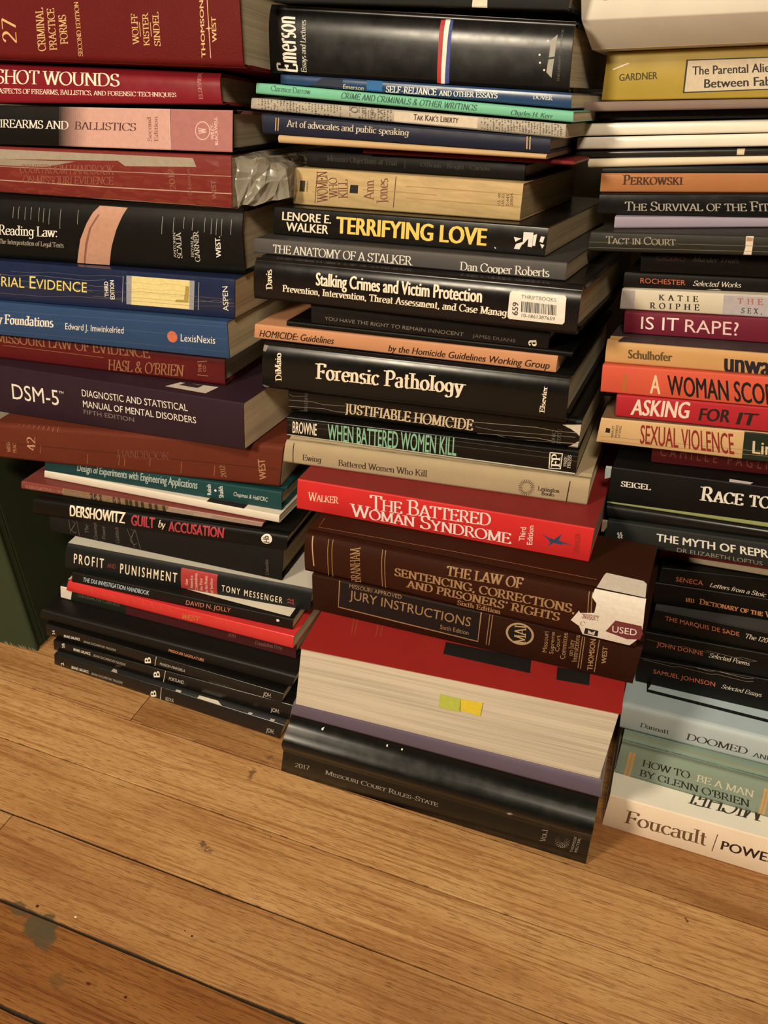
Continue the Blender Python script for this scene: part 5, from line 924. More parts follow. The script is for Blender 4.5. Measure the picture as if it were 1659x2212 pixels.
 ('C14/price_label','S',(.030,.025,.020),[(225.09,17.49),(225.37,17.49),(225.82,11.13),(225.54,11.13)]),
 ('C14/price_label','S',(.030,.025,.020),[(225.78,17.49),(226.06,17.48),(226.51,11.13),(226.23,11.13)]),
 ('C5/used_sticker','T',(.700,.640,.560),[(217.59,21.19),(218.6,24.46),(243.38,23.31),(245.89,20.54),(247.07,5.03),(215.38,5.6)]),
 ('C5/used_sticker','S',(.740,.680,.600),[(215.24,40.54),(247.45,39.51),(248.99,22.15),(249.26,10.98),(243.01,1.27),(211.58,1.48),(208.49,8.01),(202.51,11.36),(206.95,20.38),(207.95,18.73),(217.04,21.15),(217.49,28.36),(213.65,32.22)]),
 ('C5/used_sticker','S',(.160,.035,.040),[(231.28,18.91),(248.29,19.02),(249.99,13.11),(248.93,8.14),(240.82,6.09),(226.23,8.59)]),
 ('C5/used_sticker','S',(.020,.016,.014),[(212.84,7.46),(221.66,7.63),(221.64,2.56),(212.31,2.17)]),
 ('C5/used_sticker','S',(.600,.540,.460),[(215.02,6.46),(217.6,4.72),(219.69,7.04),(219.36,3.15),(214.93,3.03)]),
 ('C3/green_flag','S',(.500,.580,.100),[(111.04,48.22),(126.95,47.25),(128.1,34.74),(118.34,34),(111.79,35.22)]),
 ('C3/yellow_flag','S',(.780,.620,.050),[(126.58,47.6),(142.68,48.34),(142.78,34.97),(127.21,36.31)]),
 ('R10/torn_flap','S',(.300,.250,.180),[(-2.47,26.13),(-0.59,22.05),(0.41,13.49),(-1.16,8.7),(-3.08,8.34),(-3.6,14.99),(-3.97,21.46)]),
 ('R12/bookmark','S',(.300,.360,.360),[(-4.39,38.82),(-0.46,33.11),(-0.26,22.82),(-4.13,21.12),(-4.81,28.27)]),
]
# printed lines, rings (C) and dots (D): book, face or kind, colour, width, points (mm)
LINE = [
 ('L24','S',(.620,.420,.170),0.5,[(173.46,16.91),(172.96,25.55)]),
 ('L24','S',(.620,.420,.170),0.5,[(182.4,17.09),(181.94,25.7)]),
 ('L24','S',(.620,.420,.170),0.6,[(228.73,5.13),(228.27,39.54)]),
 ('L22','S',(.700,.500,.450),0.5,[(186.2,31.43),(187.81,-0.87)]),
 ('L22','C',(.750,.520,.500),0.6,[(214.41,14.07),5.88]),
 ('L21','S',(.500,.350,.280),0.5,[(35.77,20.13),(125.55,20.61),(253.39,21.73)]),
 ('L21','S',(.550,.400,.320),0.7,[(35.36,9.57),(142.22,9.21),(253.22,10.03)]),
 ('L21','S',(.550,.400,.320),0.6,[(34.93,-1.32),(141.97,0.35),(251.58,0.11)]),
 ('L20','S',(.400,.370,.320),0.35,[(34.48,41.43),(34.34,32.74)]),
 ('L20','S',(.400,.370,.320),0.35,[(40.03,41.66),(39.94,32.3)]),
 ('L20','S',(.400,.370,.320),0.35,[(46.94,41.55),(46.8,31.93)]),
 ('L20','S',(.400,.370,.320),0.35,[(53.04,41.55),(52.88,32.21)]),
 ('L20','S',(.400,.370,.320),0.35,[(61.1,41.63),(60.94,31.21)]),
 ('L20','S',(.400,.370,.320),0.35,[(65.89,41.44),(65.66,30.74)]),
 ('L20','S',(.400,.370,.320),0.35,[(71.74,41.3),(71.45,29.64)]),
 ('L20','S',(.400,.370,.320),0.35,[(82.86,41.51),(82.51,26.73)]),
 ('L20','S',(.400,.370,.320),0.35,[(100.28,41.62),(99.98,30.99)]),
 ('L20','S',(.400,.370,.320),0.35,[(180.59,40.74),(179.71,27.49)]),
 ('L20','S',(.400,.370,.320),0.35,[(191.01,40.58),(190.17,29.38)]),
 ('L20','S',(.400,.370,.320),0.35,[(200.14,41.01),(199.45,32.53)]),
 ('L20','S',(.400,.370,.320),0.35,[(208,40.75),(207.21,31.59)]),
 ('L20','S',(.400,.370,.320),0.35,[(218.7,41.26),(217.9,30.82)]),
 ('L20','S',(.400,.370,.320),0.35,[(224.67,41.29),(223.79,29.79)]),
 ('L20','S',(.400,.370,.320),0.35,[(229.05,41.25),(228.12,29.36)]),
 ('L20','S',(.400,.370,.320),0.35,[(233.55,41.34),(232.59,28.93)]),
 ('L20','S',(.400,.370,.320),0.35,[(241.76,41.11),(240.8,30.03)]),
 ('L19','S',(.500,.480,.400),0.4,[(151.96,28.29),(151.25,6.45)]),
 ('L19','S',(.500,.480,.400),0.4,[(222.61,27.99),(222.06,5.11)]),
 ('L19','S',(.220,.202,.165),0.22,[(24.92,21.85),(44.04,21.46),(62.8,23.36),(81.23,22.97),(99.33,22.59),(117.1,22.2),(134.55,24.08)]),
 ('L19','S',(.140,.129,.105),0.22,[(36.61,25.18),(57.1,24.82),(77.17,26.72),(96.86,26.35),(116.18,25.98),(135.11,27.87),(153.69,27.5)]),
 ('L19','S',(.200,.184,.150),0.22,[(44.38,17.8),(61.57,17.4),(78.46,19.29),(95.09,18.88),(111.44,18.48),(127.53,18.07),(143.34,19.95)]),
 ('L19','S',(.180,.166,.135),0.22,[(24.95,13.85),(41.83,13.44),(58.43,13.03),(74.77,12.62),(90.83,14.52),(106.65,14.11),(122.23,13.7)]),
 ('L19','S',(.140,.129,.105),0.22,[(82.21,14.84),(112.67,14.65),(142.21,14.47),(170.87,16.58),(198.71,16.39),(225.75,16.21),(252.03,16.03)]),
 ('L19','S',(.160,.147,.120),0.22,[(24.98,6.02),(66.99,6.02),(107.3,8.35),(146.03,8.34),(183.27,8.33),(219.1,8.32),(253.59,10.59)]),
 ('L19','S',(.200,.184,.150),0.22,[(122.25,9.71),(144.86,9.43),(166.94,11.45),(188.54,11.17),(209.65,10.89),(230.28,12.89),(250.48,12.61)]),
 ('L19','S',(.160,.147,.120),0.22,[(220.42,13.84),(226.03,13.29),(231.61,12.74),(237.15,14.46),(242.66,13.91),(248.14,13.36),(253.59,12.81)]),
 ('L19','S',(.500,.420,.200),0.22,[(153.73,22.32),(164.02,24.09),(174.21,23.61),(184.29,23.12),(194.26,24.89),(204.14,24.41),(213.91,23.92)]),
 ('L19','S',(.500,.420,.200),0.22,[(160.64,17.62),(169.72,19.4),(178.73,18.89),(187.66,18.39),(196.49,20.16),(205.25,19.65),(213.94,19.15)]),
 ('L19','S',(.500,.420,.200),0.22,[(159.8,14.84),(168.76,14.33),(177.63,16.11),(186.43,15.61),(195.14,15.1),(203.78,14.6),(212.33,16.37)]),
 ('L18','D',(.620,.160,.080),0,[(203.24,14.09),4.77]),
 ('L18','S',(.070,.120,.240),0.3,[(23.9,22.46),(252.86,26.28)]),
 ('L18','S',(.070,.120,.240),0.3,[(23.93,15.95),(253.65,16.24)]),
 ('L18','S',(.060,.100,.200),0.3,[(23.98,4.38),(252.83,5.89)]),
 ('L17','S',(.300,.140,.060),0.4,[(25.77,13.59),(136.02,12.32)]),
 ('L17','S',(.300,.150,.070),0.7,[(228.48,6.56),(238.55,6.56)]),
 ('L17','S',(.300,.150,.070),0.7,[(228.73,17.55),(237.85,18.79)]),
 ('L15','S',(.360,.180,.100),0.35,[(51.93,19.74),(51.24,10.79)]),
 ('L15','S',(.360,.180,.100),0.35,[(100.54,15.1),(100.06,4.74)]),
 ('L15','S',(.360,.180,.100),0.35,[(132.2,17.18),(131.87,6.09)]),
 ('L15','S',(.360,.180,.100),0.35,[(137.59,17.31),(137.29,6.06)]),
 ('L15','S',(.360,.180,.100),0.35,[(162.32,18.13),(162.06,8.28)]),
 ('L15','S',(.360,.180,.100),0.35,[(192.24,16.22),(192.2,4.62)]),
 ('L15','S',(.360,.180,.100),0.35,[(223.19,15.5),(223.21,5.09)]),
 ('L15','S',(.040,.012,.008),0.5,[(10.07,18.56),(149.04,18.41),(279.95,17.28)]),
 ('L15','S',(.340,.150,.090),0.5,[(11.31,44.04),(10.91,39.41)]),
 ('L15','S',(.340,.150,.090),0.5,[(16.59,43.59),(16.2,38.87)]),
 ('L15','S',(.340,.150,.090),0.5,[(21.84,43.15),(21.46,38.34)]),
 ('L15','S',(.340,.150,.090),0.5,[(27.08,42.71),(26.71,37.81)]),
 ('L15','S',(.340,.150,.090),0.5,[(32.29,42.28),(32.02,37.35)]),
 ('L15','S',(.340,.150,.090),0.5,[(37.49,41.84),(37.48,37.02)]),
 ('L15','S',(.340,.150,.090),0.5,[(42.66,41.41),(42.91,36.69)]),
 ('L15','S',(.340,.150,.090),0.5,[(47.81,40.99),(48.24,36.31)]),
 ('L15','S',(.340,.150,.090),0.5,[(52.95,40.56),(53.46,35.86)]),
 ('L15','S',(.340,.150,.090),0.5,[(58.06,40.14),(58.65,35.42)]),
 ('L15','S',(.340,.150,.090),0.5,[(63.16,39.72),(63.83,34.97)]),
 ('L15','S',(.340,.150,.090),0.5,[(68.23,39.31),(68.98,34.53)]),
 ('L14','D',(.800,.800,.780),0,[(179.05,8.7),1.15]),
 ('L12','S',(.500,.380,.200),0.5,[(47.35,11.58),(47.18,3.76)]),
 ('L11','D',(.850,.800,.700),0,[(235.66,9.19),4.94]),
 ('L10','S',(.130,.115,.095),0.4,[(21.25,23.11),(22.48,3.74)]),
 ('L10','S',(.130,.115,.095),0.4,[(29.75,23.17),(32.18,2.18)]),
 ('L10','S',(.130,.115,.095),0.4,[(83.15,23.23),(90.53,2.05)]),
 ('L10','S',(.130,.115,.095),0.4,[(91.24,24.2),(96.84,0.47)]),
 ('L10','S',(.120,.105,.090),0.7,[(25.01,21.62),(28.1,19.47),(25.68,13.25),(23.33,8.34),(26.36,4.83),(29.01,6.98)]),
 ('L10','S',(.120,.105,.090),0.7,[(87.58,23.1),(90.76,21.83),(88.14,15.56),(86.33,9.79),(89.62,5.36),(92.71,7.25)]),
 ('L9','S',(.500,.070,.060),1.0,[(220.39,9.2),(221.93,11.13),(223.33,9.04),(224.87,10.97),(225.81,8.31)]),
 ('L9','S',(.500,.070,.060),1.0,[(220.51,5.57),(222.09,7.59),(223.46,5.39),(225.03,7.42),(225.92,4.61)]),
 ('L7','D',(.750,.750,.750),0,[(209.32,7.68),1.52]),
 ('L6','S',(.500,.160,.050),0.5,[(25.68,12.15),(29.36,6.4)]),
 ('L6','S',(.500,.160,.050),0.5,[(39.75,12.33),(43.34,6.67)]),
 ('L6','S',(.500,.160,.050),0.5,[(49.7,12.45),(53.23,6.85)]),
 ('L6','S',(.500,.160,.050),0.5,[(61.53,12.6),(64.99,7.06)]),
 ('L6','S',(.500,.160,.050),0.5,[(73.24,12.74),(76.64,7.27)]),
 ('L6','S',(.500,.160,.050),0.5,[(82.91,12.86),(86.26,7.45)]),
 ('L6','S',(.500,.160,.050),0.5,[(92.48,12.94),(95.8,7.61)]),
 ('L6','S',(.500,.160,.050),0.5,[(101.98,13.02),(105.26,7.78)]),
 ('L6','S',(.500,.160,.050),0.5,[(111.39,13.1),(114.64,7.94)]),
 ('L6','S',(.500,.160,.050),0.5,[(159.14,13.47),(162.24,8.73)]),
 ('L6','S',(.500,.160,.050),0.5,[(163.63,13.51),(166.72,8.8)]),
 ('L6','S',(.500,.160,.050),0.5,[(169.88,13.55),(172.95,8.9)]),
 ('L6','S',(.500,.160,.050),0.5,[(180.53,13.66),(183.56,9.07)]),
 ('L6','S',(.500,.160,.050),0.5,[(194.58,13.81),(197.54,9.29)]),
 ('L3','S',(.750,.700,.600),0.5,[(120.59,-0.49),(121.8,13.03)]),
 ('L2','S',(.750,.700,.600),0.5,[(119.53,0.14),(121.29,16.4)]),
 ('L1','S',(.750,.700,.600),0.5,[(116.96,0.03),(116.33,17.17)]),
 ('C25','D',(.750,.700,.600),0,[(191.15,19.82),0.65]),
 ('C25','D',(.750,.700,.600),0,[(191.75,15.45),0.65]),
 ('C25','D',(.750,.700,.600),0,[(194.66,11.52),0.65]),
 ('C25','D',(.750,.700,.600),0,[(195.59,27.78),0.64]),
 ('C21','S',(.500,.330,.180),0.8,[(11.81,9.1),(10.69,2)]),
 ('C21','S',(.500,.330,.180),0.8,[(13.85,9.09),(12.74,1.98)]),
 ('C21','S',(.500,.330,.180),0.8,[(192.05,10.32),(192.22,2.04)]),
 ('C21','S',(.500,.330,.180),0.8,[(193.91,10.34),(194.09,1.91)]),
 ('C18','S',(.050,.045,.040),0.4,[(78.71,10.24),(78.44,2.67)]),
 ('C17','S',(.080,.030,.020),0.6,[(19.22,22.55),(18.91,1.87)]),
 ('C17','S',(.100,.040,.030),0.6,[(83.27,22.99),(83.09,2.7)]),
 ('C17','S',(.400,.250,.100),0.5,[(91.61,17.18),(134.64,17.12),(175.08,16.87)]),
 ('C17','S',(.400,.250,.100),0.5,[(16.24,9.27),(31.94,9.47),(47.35,9.21)]),
 ('C17','S',(.400,.250,.100),0.5,[(92.4,9.44),(133.11,9.46),(171.51,9.27)]),
 ('C17','S',(.400,.250,.100),0.5,[(131.57,9.08),(153.37,9.21),(174.52,8.98)]),
 ('C17','S',(.400,.250,.100),0.5,[(57.65,13.06),(86.97,13.15),(115.13,12.91)]),
 ('C17','S',(.400,.250,.100),0.5,[(11.53,-3.42),(48.38,-3.27),(83.43,-3.4)]),
 ('C9','S',(.200,.170,.130),0.3,[(0.86,15.81),(4.03,14.28),(7.23,14.72),(10.42,15.15),(13.59,15.58),(16.75,16)]),
 ('C9','S',(.250,.212,.163),0.3,[(0.18,10.63),(10.14,11.19),(19.99,11.74),(29.74,10.37),(39.38,10.91),(48.92,11.45)]),
 ('C9','S',(.300,.255,.195),0.3,[(0.28,5.11),(10.63,5.73),(20.86,6.34),(30.97,6.94),(40.98,5.62),(50.88,6.21)]),
 ('C9','S',(.200,.170,.130),0.3,[(0.46,2.8),(2.82,0.48),(6.38,1.28),(10.03,2.17),(13.3,2.71),(16.55,3.24)]),
 ('C9','S',(.280,.238,.182),0.3,[(48.98,8.2),(70.04,7.12),(90.58,7.9),(110.65,8.66),(130.25,9.39),(149.4,10.09)]),
 ('C9','S',(.350,.297,.227),0.3,[(149.31,11.1),(164.77,11.71),(179.94,12.3),(194.83,12.87),(209.67,11.8),(224.04,12.36)]),
 ('C9','S',(.220,.187,.143),0.3,[(151.29,7.69),(166.27,6.62),(180.83,7.27),(195.14,7.91),(209.19,8.52),(223,9.12)]),
 ('C9','S',(.350,.297,.227),0.3,[(153.31,2.7),(168.26,3.51),(182.92,4.28),(197.29,4.96),(211.62,3.94),(225.51,4.63)]),
 ('C9','S',(.200,.170,.130),0.3,[(168.22,2.82),(179.72,1.28),(191.26,2.32),(202.5,3.02),(213.57,3.7),(224.48,4.35)]),
 ('C9','S',(.200,.170,.130),0.3,[(91.02,6.11),(103.15,4.92),(115.02,5.55),(126.73,6.16),(138.27,6.76),(149.65,7.35)]),
 ('C8','S',(.120,.108,.096),0.25,[(0.88,14.62),(109.19,14.07),(225.36,13.59)]),
 ('C8','S',(.100,.090,.080),0.25,[(0.89,10.05),(109.44,10.03),(225.84,10.06)]),
 ('C8','S',(.800,.750,.650),0.8,[(206.03,14.04),(214.59,14.32),(214.64,3.02),(206.67,2.37),(206.03,14.04)]),
 ('C7','S',(.030,.025,.020),0.8,[(7.17,17.85),(8.45,-2.04)]),
 ('C7','S',(.030,.025,.020),0.8,[(222.35,16.78),(221.61,-1.93)]),
 ('C7','S',(.080,.060,.040),0.45,[(195.63,8.25),(198.16,8.65)]),
 ('C7','S',(.080,.060,.040),0.45,[(195.63,7.3),(198.16,6.94)]),
 ('C7','S',(.080,.060,.040),0.45,[(195.41,6.37),(197.77,5.26)]),
 ('C7','S',(.080,.060,.040),0.45,[(194.99,5.53),(197.01,3.71)]),
 ('C7','S',(.080,.060,.040),0.45,[(194.4,4.84),(195.94,2.41)]),
 ('C7','S',(.080,.060,.040),0.45,[(193.67,4.33),(194.62,1.47)]),
 ('C7','S',(.080,.060,.040),0.45,[(192.86,4.07),(193.15,0.95)]),
 ('C7','S',(.080,.060,.040),0.45,[(192.03,4.06),(191.65,0.93)]),
 ('C7','S',(.080,.060,.040),0.45,[(191.22,4.31),(190.2,1.41)]),
 ('C7','S',(.080,.060,.040),0.45,[(190.5,4.8),(188.9,2.33)]),
 ('C7','S',(.080,.060,.040),0.45,[(189.91,5.48),(187.85,3.61)]),
 ('C7','S',(.080,.060,.040),0.45,[(189.49,6.32),(187.11,5.15)]),
 ('C7','S',(.080,.060,.040),0.45,[(189.28,7.25),(186.72,6.84)]),
 ('C7','S',(.080,.060,.040),0.45,[(189.28,8.21),(186.72,8.57)]),
 ('C7','S',(.080,.060,.040),0.45,[(189.49,9.13),(187.11,10.22)]),
 ('C7','S',(.080,.060,.040),0.45,[(189.91,9.95),(187.86,11.68)]),
 ('C7','S',(.080,.060,.040),0.45,[(190.5,10.62),(188.92,12.85)]),
 ('C7','S',(.080,.060,.040),0.45,[(191.22,11.09),(190.21,13.64)]),
 ('C7','S',(.080,.060,.040),0.45,[(192.03,11.34),(191.65,14.05)]),
 ('C7','S',(.080,.060,.040),0.45,[(192.87,11.34),(193.16,14.06)]),
 ('C7','S',(.080,.060,.040),0.45,[(193.67,11.11),(194.62,13.66)]),
 ('C7','S',(.080,.060,.040),0.45,[(194.4,10.64),(195.93,12.88)]),
 ('C7','S',(.080,.060,.040),0.45,[(194.99,9.98),(197.01,11.73)]),
 ('C7','S',(.080,.060,.040),0.45,[(195.41,9.17),(197.76,10.29)]),
 ('C6','D',(.030,.060,.140),0,[(197.43,12.4),1.79]),
 ('C5','S',(.550,.360,.200),0.9,[(6.02,34.22),(7.85,6.87)]),
 ('C5','S',(.350,.205,.100),0.5,[(19.18,34.36),(19.92,0.36)]),
 ('C5','S',(.350,.205,.100),0.5,[(22.61,34.46),(23.45,-0.05)]),
 ('C5','S',(.350,.205,.100),0.5,[(62.4,34.65),(64.02,1.86)]),
 ('C5','S',(.350,.205,.100),0.5,[(64.8,34.6),(66.45,1.62)]),
 ('C5','S',(.350,.205,.100),0.5,[(211.34,34.9),(213.64,12.52)]),
 ('C5','S',(.350,.205,.100),0.5,[(213.55,34.75),(215.77,13.12)]),
 ('C5','T',(.360,.150,.080),0.4,[(5.19,24.53),(6.25,11.37),(114.13,14.41),(213.74,14.61)]),
 ('C4','S',(.350,.205,.100),1.0,[(23.09,38.76),(21.71,8.46),(79.47,7.3),(132.63,6.37),(132.45,34.23)]),
 ('C4','S',(.350,.205,.100),0.5,[(138.79,34.08),(138.9,5.29)]),
 ('C4','S',(.350,.205,.100),0.5,[(140.85,34.02),(141.01,5.24)]),
 ('C4','D',(.010,.008,.007),0,[(161.73,22.21),9.09]),
 ('C4','C',(.420,.300,.160),1.6,[(161.73,22.21),9.26]),
 ('C4','S',(.350,.205,.100),0.5,[(204.13,32.77),(205.73,3.33)]),
 ('C4','S',(.350,.205,.100),0.5,[(205.71,32.81),(207.55,3.23)]),
 ('C4','S',(.350,.205,.100),0.5,[(217.19,3.17),(215.5,32.99)]),
 ('C3','T',(.300,.090,.020),0.5,[(27.82,42.44),(31.9,24.84)]),
 ('C3','T',(.300,.090,.020),0.5,[(30.61,42.8),(34.63,25.2)]),
 ('C3','T',(.300,.090,.020),0.5,[(47.29,44.99),(50.9,27.41)]),
 ('C3','T',(.300,.090,.020),0.5,[(50.97,45.47),(54.5,27.9)]),
 ('C3','T',(.340,.030,.020),0.4,[(85.48,36.22),(87.8,20.51)]),
 ('C3','T',(.340,.030,.020),0.4,[(87.53,36.81),(89.8,21.1)]),
 ('C3','T',(.340,.030,.020),0.4,[(89.58,37.41),(91.81,21.68)]),
 ('C3','T',(.340,.030,.020),0.4,[(91.63,38),(93.81,22.27)]),
 ('C3','T',(.340,.030,.020),0.4,[(93.67,38.6),(95.82,22.85)]),
 ('C3','T',(.340,.030,.020),0.4,[(95.72,39.19),(97.82,23.44)]),
 ('C3','T',(.340,.030,.020),0.4,[(97.77,39.79),(99.82,24.02)]),
 ('C3','T',(.340,.030,.020),0.4,[(99.81,40.39),(101.83,24.61)]),
 ('C1','D',(.420,.380,.310),0,[(229.87,17),0.27]),
 ('C1','D',(.420,.380,.310),0,[(229.77,19.31),0.21]),
 ('C1','D',(.420,.380,.310),0,[(230.17,21.65),0.16]),
 ('C1','D',(.420,.380,.310),0,[(231.03,23.77),0.12]),
 ('C1','D',(.420,.380,.310),0,[(232.26,25.48),0.09]),
 ('C1','D',(.420,.380,.310),0,[(233.75,26.56),0.07]),
 ('C1','D',(.420,.380,.310),0,[(235.34,26.89),0.08]),
 ('C1','D',(.420,.380,.310),0,[(236.89,26.69),0.10]),
 ('C1','D',(.420,.380,.310),0,[(238.23,25.81),0.14]),
 ('C1','D',(.420,.380,.310),0,[(239.25,24.24),0.20]),
 ('C1','D',(.420,.380,.310),0,[(239.85,22.21),0.25]),
 ('C1','D',(.420,.380,.310),0,[(239.95,19.93),0.31]),
 ('C1','D',(.420,.380,.310),0,[(239.57,17.6),0.37]),
 ('C1','D',(.420,.380,.310),0,[(238.72,15.47),0.41]),
 ('C1','D',(.420,.380,.310),0,[(237.49,13.73),0.44]),
 ('C1','D',(.420,.380,.310),0,[(236.01,12.56),0.45]),
 ('C1','D',(.420,.380,.310),0,[(234.41,12.09),0.45]),
 ('C1','D',(.420,.380,.310),0,[(232.85,12.35),0.42]),
 ('C1','D',(.420,.380,.310),0,[(231.49,13.34),0.38]),
 ('C1','D',(.420,.380,.310),0,[(230.47,14.94),0.33]),
 ('C1','D',(.420,.380,.310),0,[(232.06,14.66),0.34]),
 ('C1','D',(.420,.380,.310),0,[(231.2,16.16),0.29]),
 ('C1','D',(.420,.380,.310),0,[(230.77,18.08),0.23]),
 ('C1','D',(.420,.380,.310),0,[(230.85,20.18),0.17]),
 ('C1','D',(.420,.380,.310),0,[(231.41,22.2),0.12]),
 ('C1','D',(.420,.380,.310),0,[(232.38,23.91),0.09]),
 ('C1','D',(.420,.380,.310),0,[(233.66,25.09),0.07]),
 ('C1','D',(.420,.380,.310),0,[(235.08,25.61),0.07]),
 ('C1','D',(.420,.380,.310),0,[(236.47,25.42),0.10]),
 ('C1','D',(.420,.380,.310),0,[(237.67,24.53),0.14]),
 ('C1','D',(.420,.380,.310),0,[(238.53,23.05),0.19]),
 ('C1','D',(.420,.380,.310),0,[(238.96,21.15),0.25]),
 ('C1','D',(.420,.380,.310),0,[(238.89,19.07),0.30]),
 ('C1','D',(.420,.380,.310),0,[(238.34,17.04),0.35]),
 ('C1','D',(.420,.380,.310),0,[(237.36,15.32),0.39]),
 ('C1','D',(.420,.380,.310),0,[(236.09,14.11),0.41]),
 ('C1','D',(.420,.380,.310),0,[(234.67,13.57),0.40]),
 ('C1','D',(.420,.380,.310),0,[(233.27,13.76),0.38]),
 ('C1','D',(.420,.380,.310),0,[(234.24,14.9),0.33]),
 ('C1','D',(.420,.380,.310),0,[(233.08,15.38),0.30]),
 ('C1','D',(.420,.380,.310),0,[(232.19,16.5),0.26]),
 ('C1','D',(.420,.380,.310),0,[(231.71,18.1),0.20]),
 ('C1','D',(.420,.380,.310),0,[(231.72,19.93),0.15]),
 ('C1','D',(.420,.380,.310),0,[(232.2,21.71),0.10]),
 ('C1','D',(.420,.380,.310),0,[(233.09,23.16),0.07]),
 ('C1','D',(.420,.380,.310),0,[(234.25,24.07),0.06]),
 ('C1','D',(.420,.380,.310),0,[(235.51,24.3),0.07]),
 ('C1','D',(.420,.380,.310),0,[(236.66,23.83),0.10]),
 ('C1','D',(.420,.380,.310),0,[(237.55,22.72),0.14]),
 ('C1','D',(.420,.380,.310),0,[(238.02,21.13),0.20]),
 ('C1','D',(.420,.380,.310),0,[(238.02,19.31),0.25]),
 ('C1','D',(.420,.380,.310),0,[(237.54,17.54),0.30]),
 ('C1','D',(.420,.380,.310),0,[(236.66,16.07),0.33]),
 ('C1','D',(.420,.380,.310),0,[(235.5,15.14),0.34]),
 ('C1','D',(.420,.380,.310),0,[(235.67,16.62),0.30]),
 ('C1','D',(.420,.380,.310),0,[(234.65,16.23),0.30]),
 ('C1','D',(.420,.380,.310),0,[(233.67,16.51),0.27]),
 ('C1','D',(.420,.380,.310),0,[(232.94,17.41),0.22]),
 ('C1','D',(.420,.380,.310),0,[(232.58,18.75),0.17]),
 ('C1','D',(.420,.380,.310),0,[(232.68,20.26),0.11]),
 ('C1','D',(.420,.380,.310),0,[(233.22,21.64),0.07]),
 ('C1','D',(.420,.380,.310),0,[(234.08,22.61),0.05]),
 ('C1','D',(.420,.380,.310),0,[(235.1,22.99),0.05]),
 ('C1','D',(.420,.380,.310),0,[(236.07,22.71),0.08]),
 ('C1','D',(.420,.380,.310),0,[(236.81,21.82),0.13]),
 ('C1','D',(.420,.380,.310),0,[(237.16,20.49),0.18]),
 ('C1','D',(.420,.380,.310),0,[(237.06,18.99),0.23]),
 ('C1','D',(.420,.380,.310),0,[(236.53,17.61),0.28]),
 ('C1','D',(.420,.380,.310),0,[(235.99,18.42),0.21]),
 ('C1','D',(.420,.380,.310),0,[(235.2,17.58),0.24]),
 ('C1','D',(.420,.380,.310),0,[(234.29,17.52),0.22]),
 ('C1','D',(.420,.380,.310),0,[(233.6,18.27),0.17]),
 ('C1','D',(.420,.380,.310),0,[(233.39,19.53),0.11]),
 ('C1','D',(.420,.380,.310),0,[(233.76,20.83),0.06]),
 ('C1','D',(.420,.380,.310),0,[(234.54,21.66),0.04]),
 ('C1','D',(.420,.380,.310),0,[(235.46,21.71),0.06]),
 ('C1','D',(.420,.380,.310),0,[(236.15,20.97),0.10]),
 ('C1','D',(.420,.380,.310),0,[(236.35,19.71),0.16]),
 ('C1','S',(.150,.140,.120),0.3,[(17.74,28.73),(58.67,32.26),(106.61,34.26),(139.12,36.42)]),
 ('C1','S',(.150,.140,.120),0.3,[(184.63,38.29),(210.81,38.85),(255.46,42.47)]),
 ('R34','S',(.850,.800,.700),0.7,[(4.89,18.41),(15.1,21.84)]),
 ('R23','S',(.140,.125,.100),0.3,[(-0.97,11.83),(39.43,11.91),(110.29,12.01)]),
 ('R23','S',(.140,.125,.100),0.3,[(-0.34,5.54),(40.38,5.68),(110.33,5.84)]),
 ('R23','S',(.140,.125,.100),0.3,[(0.37,2.16),(40.83,2.32),(110.32,2.52)]),
 ('R21','S',(.300,.270,.220),0.5,[(-0.05,8.75),(24.94,8.87),(89.75,8.86)]),
 ('R21','S',(.400,.360,.300),0.6,[(-0.98,7.93),(0.04,-0.1)]),
 ('R21','S',(.350,.300,.250),0.4,[(11.8,-0.29),(18.1,0.07),(33.73,-0.28)]),
 ('R21','S',(.600,.550,.470),0.7,[(51.21,-0.18),(60.15,0.6),(63.11,-0.27)]),
 ('R15','S',(.300,.200,.100),0.3,[(2.81,5.58),(51.93,6.23),(110.24,7.44)]),
 ('R15','S',(.300,.200,.100),0.3,[(3.43,2.01),(52.23,2.91),(110.23,4.41)]),
 ('R10','S',(.850,.800,.720),1.2,[(9.56,9.96),(9.1,8.42),(10.52,7.35),(9.9,5.66),(11.09,4.89)]),
 ('R10','S',(.850,.800,.720),1.2,[(11.46,10.31),(11,8.78),(12.41,7.71),(11.79,6.03),(12.98,5.26)]),
 ('R5','S',(.160,.128,.112),0.35,[(2.81,16.49),(8.59,16.02),(14.33,15.55),(20.02,15.08),(25.67,14.62),(31.13,15.99),(36.72,15.53),(42.26,15.07),(47.76,14.61),(53.22,14.15),(58.57,15.51),(63.97,15.05),(69.33,14.6),(74.65,14.14),(79.93,13.69),(85.16,15.03)]),
 ('R5','S',(.200,.160,.140),0.35,[(47.65,16.43),(53.13,15.97),(58.57,15.51),(63.97,15.05),(69.33,14.6),(74.61,15.94),(79.91,15.49),(85.16,15.03)]),
 ('R4','S',(.250,.200,.175),0.35,[(3.63,31.01),(9.57,30.31),(15.45,29.62),(21.3,28.97),(27.11,28.33),(32.77,29.9),(38.51,29.27),(44.21,28.67),(49.87,28.08),(55.5,27.51),(61.04,28.97),(66.6,28.4),(72.13,27.85),(77.63,27.32),(83.09,26.8),(88.51,28.17)]),
 ('R4','S',(.300,.240,.210),0.35,[(3.32,34.92),(9.28,34.14),(15.2,33.39),(21.07,32.67),(26.9,31.98),(32.58,33.48),(38.34,32.79),(44.07,32.13),(49.75,31.49),(55.4,30.92),(60.95,32.27),(66.53,31.65),(72.08,31.11),(77.59,30.53),(83.06,29.96),(88.49,31.25)]),
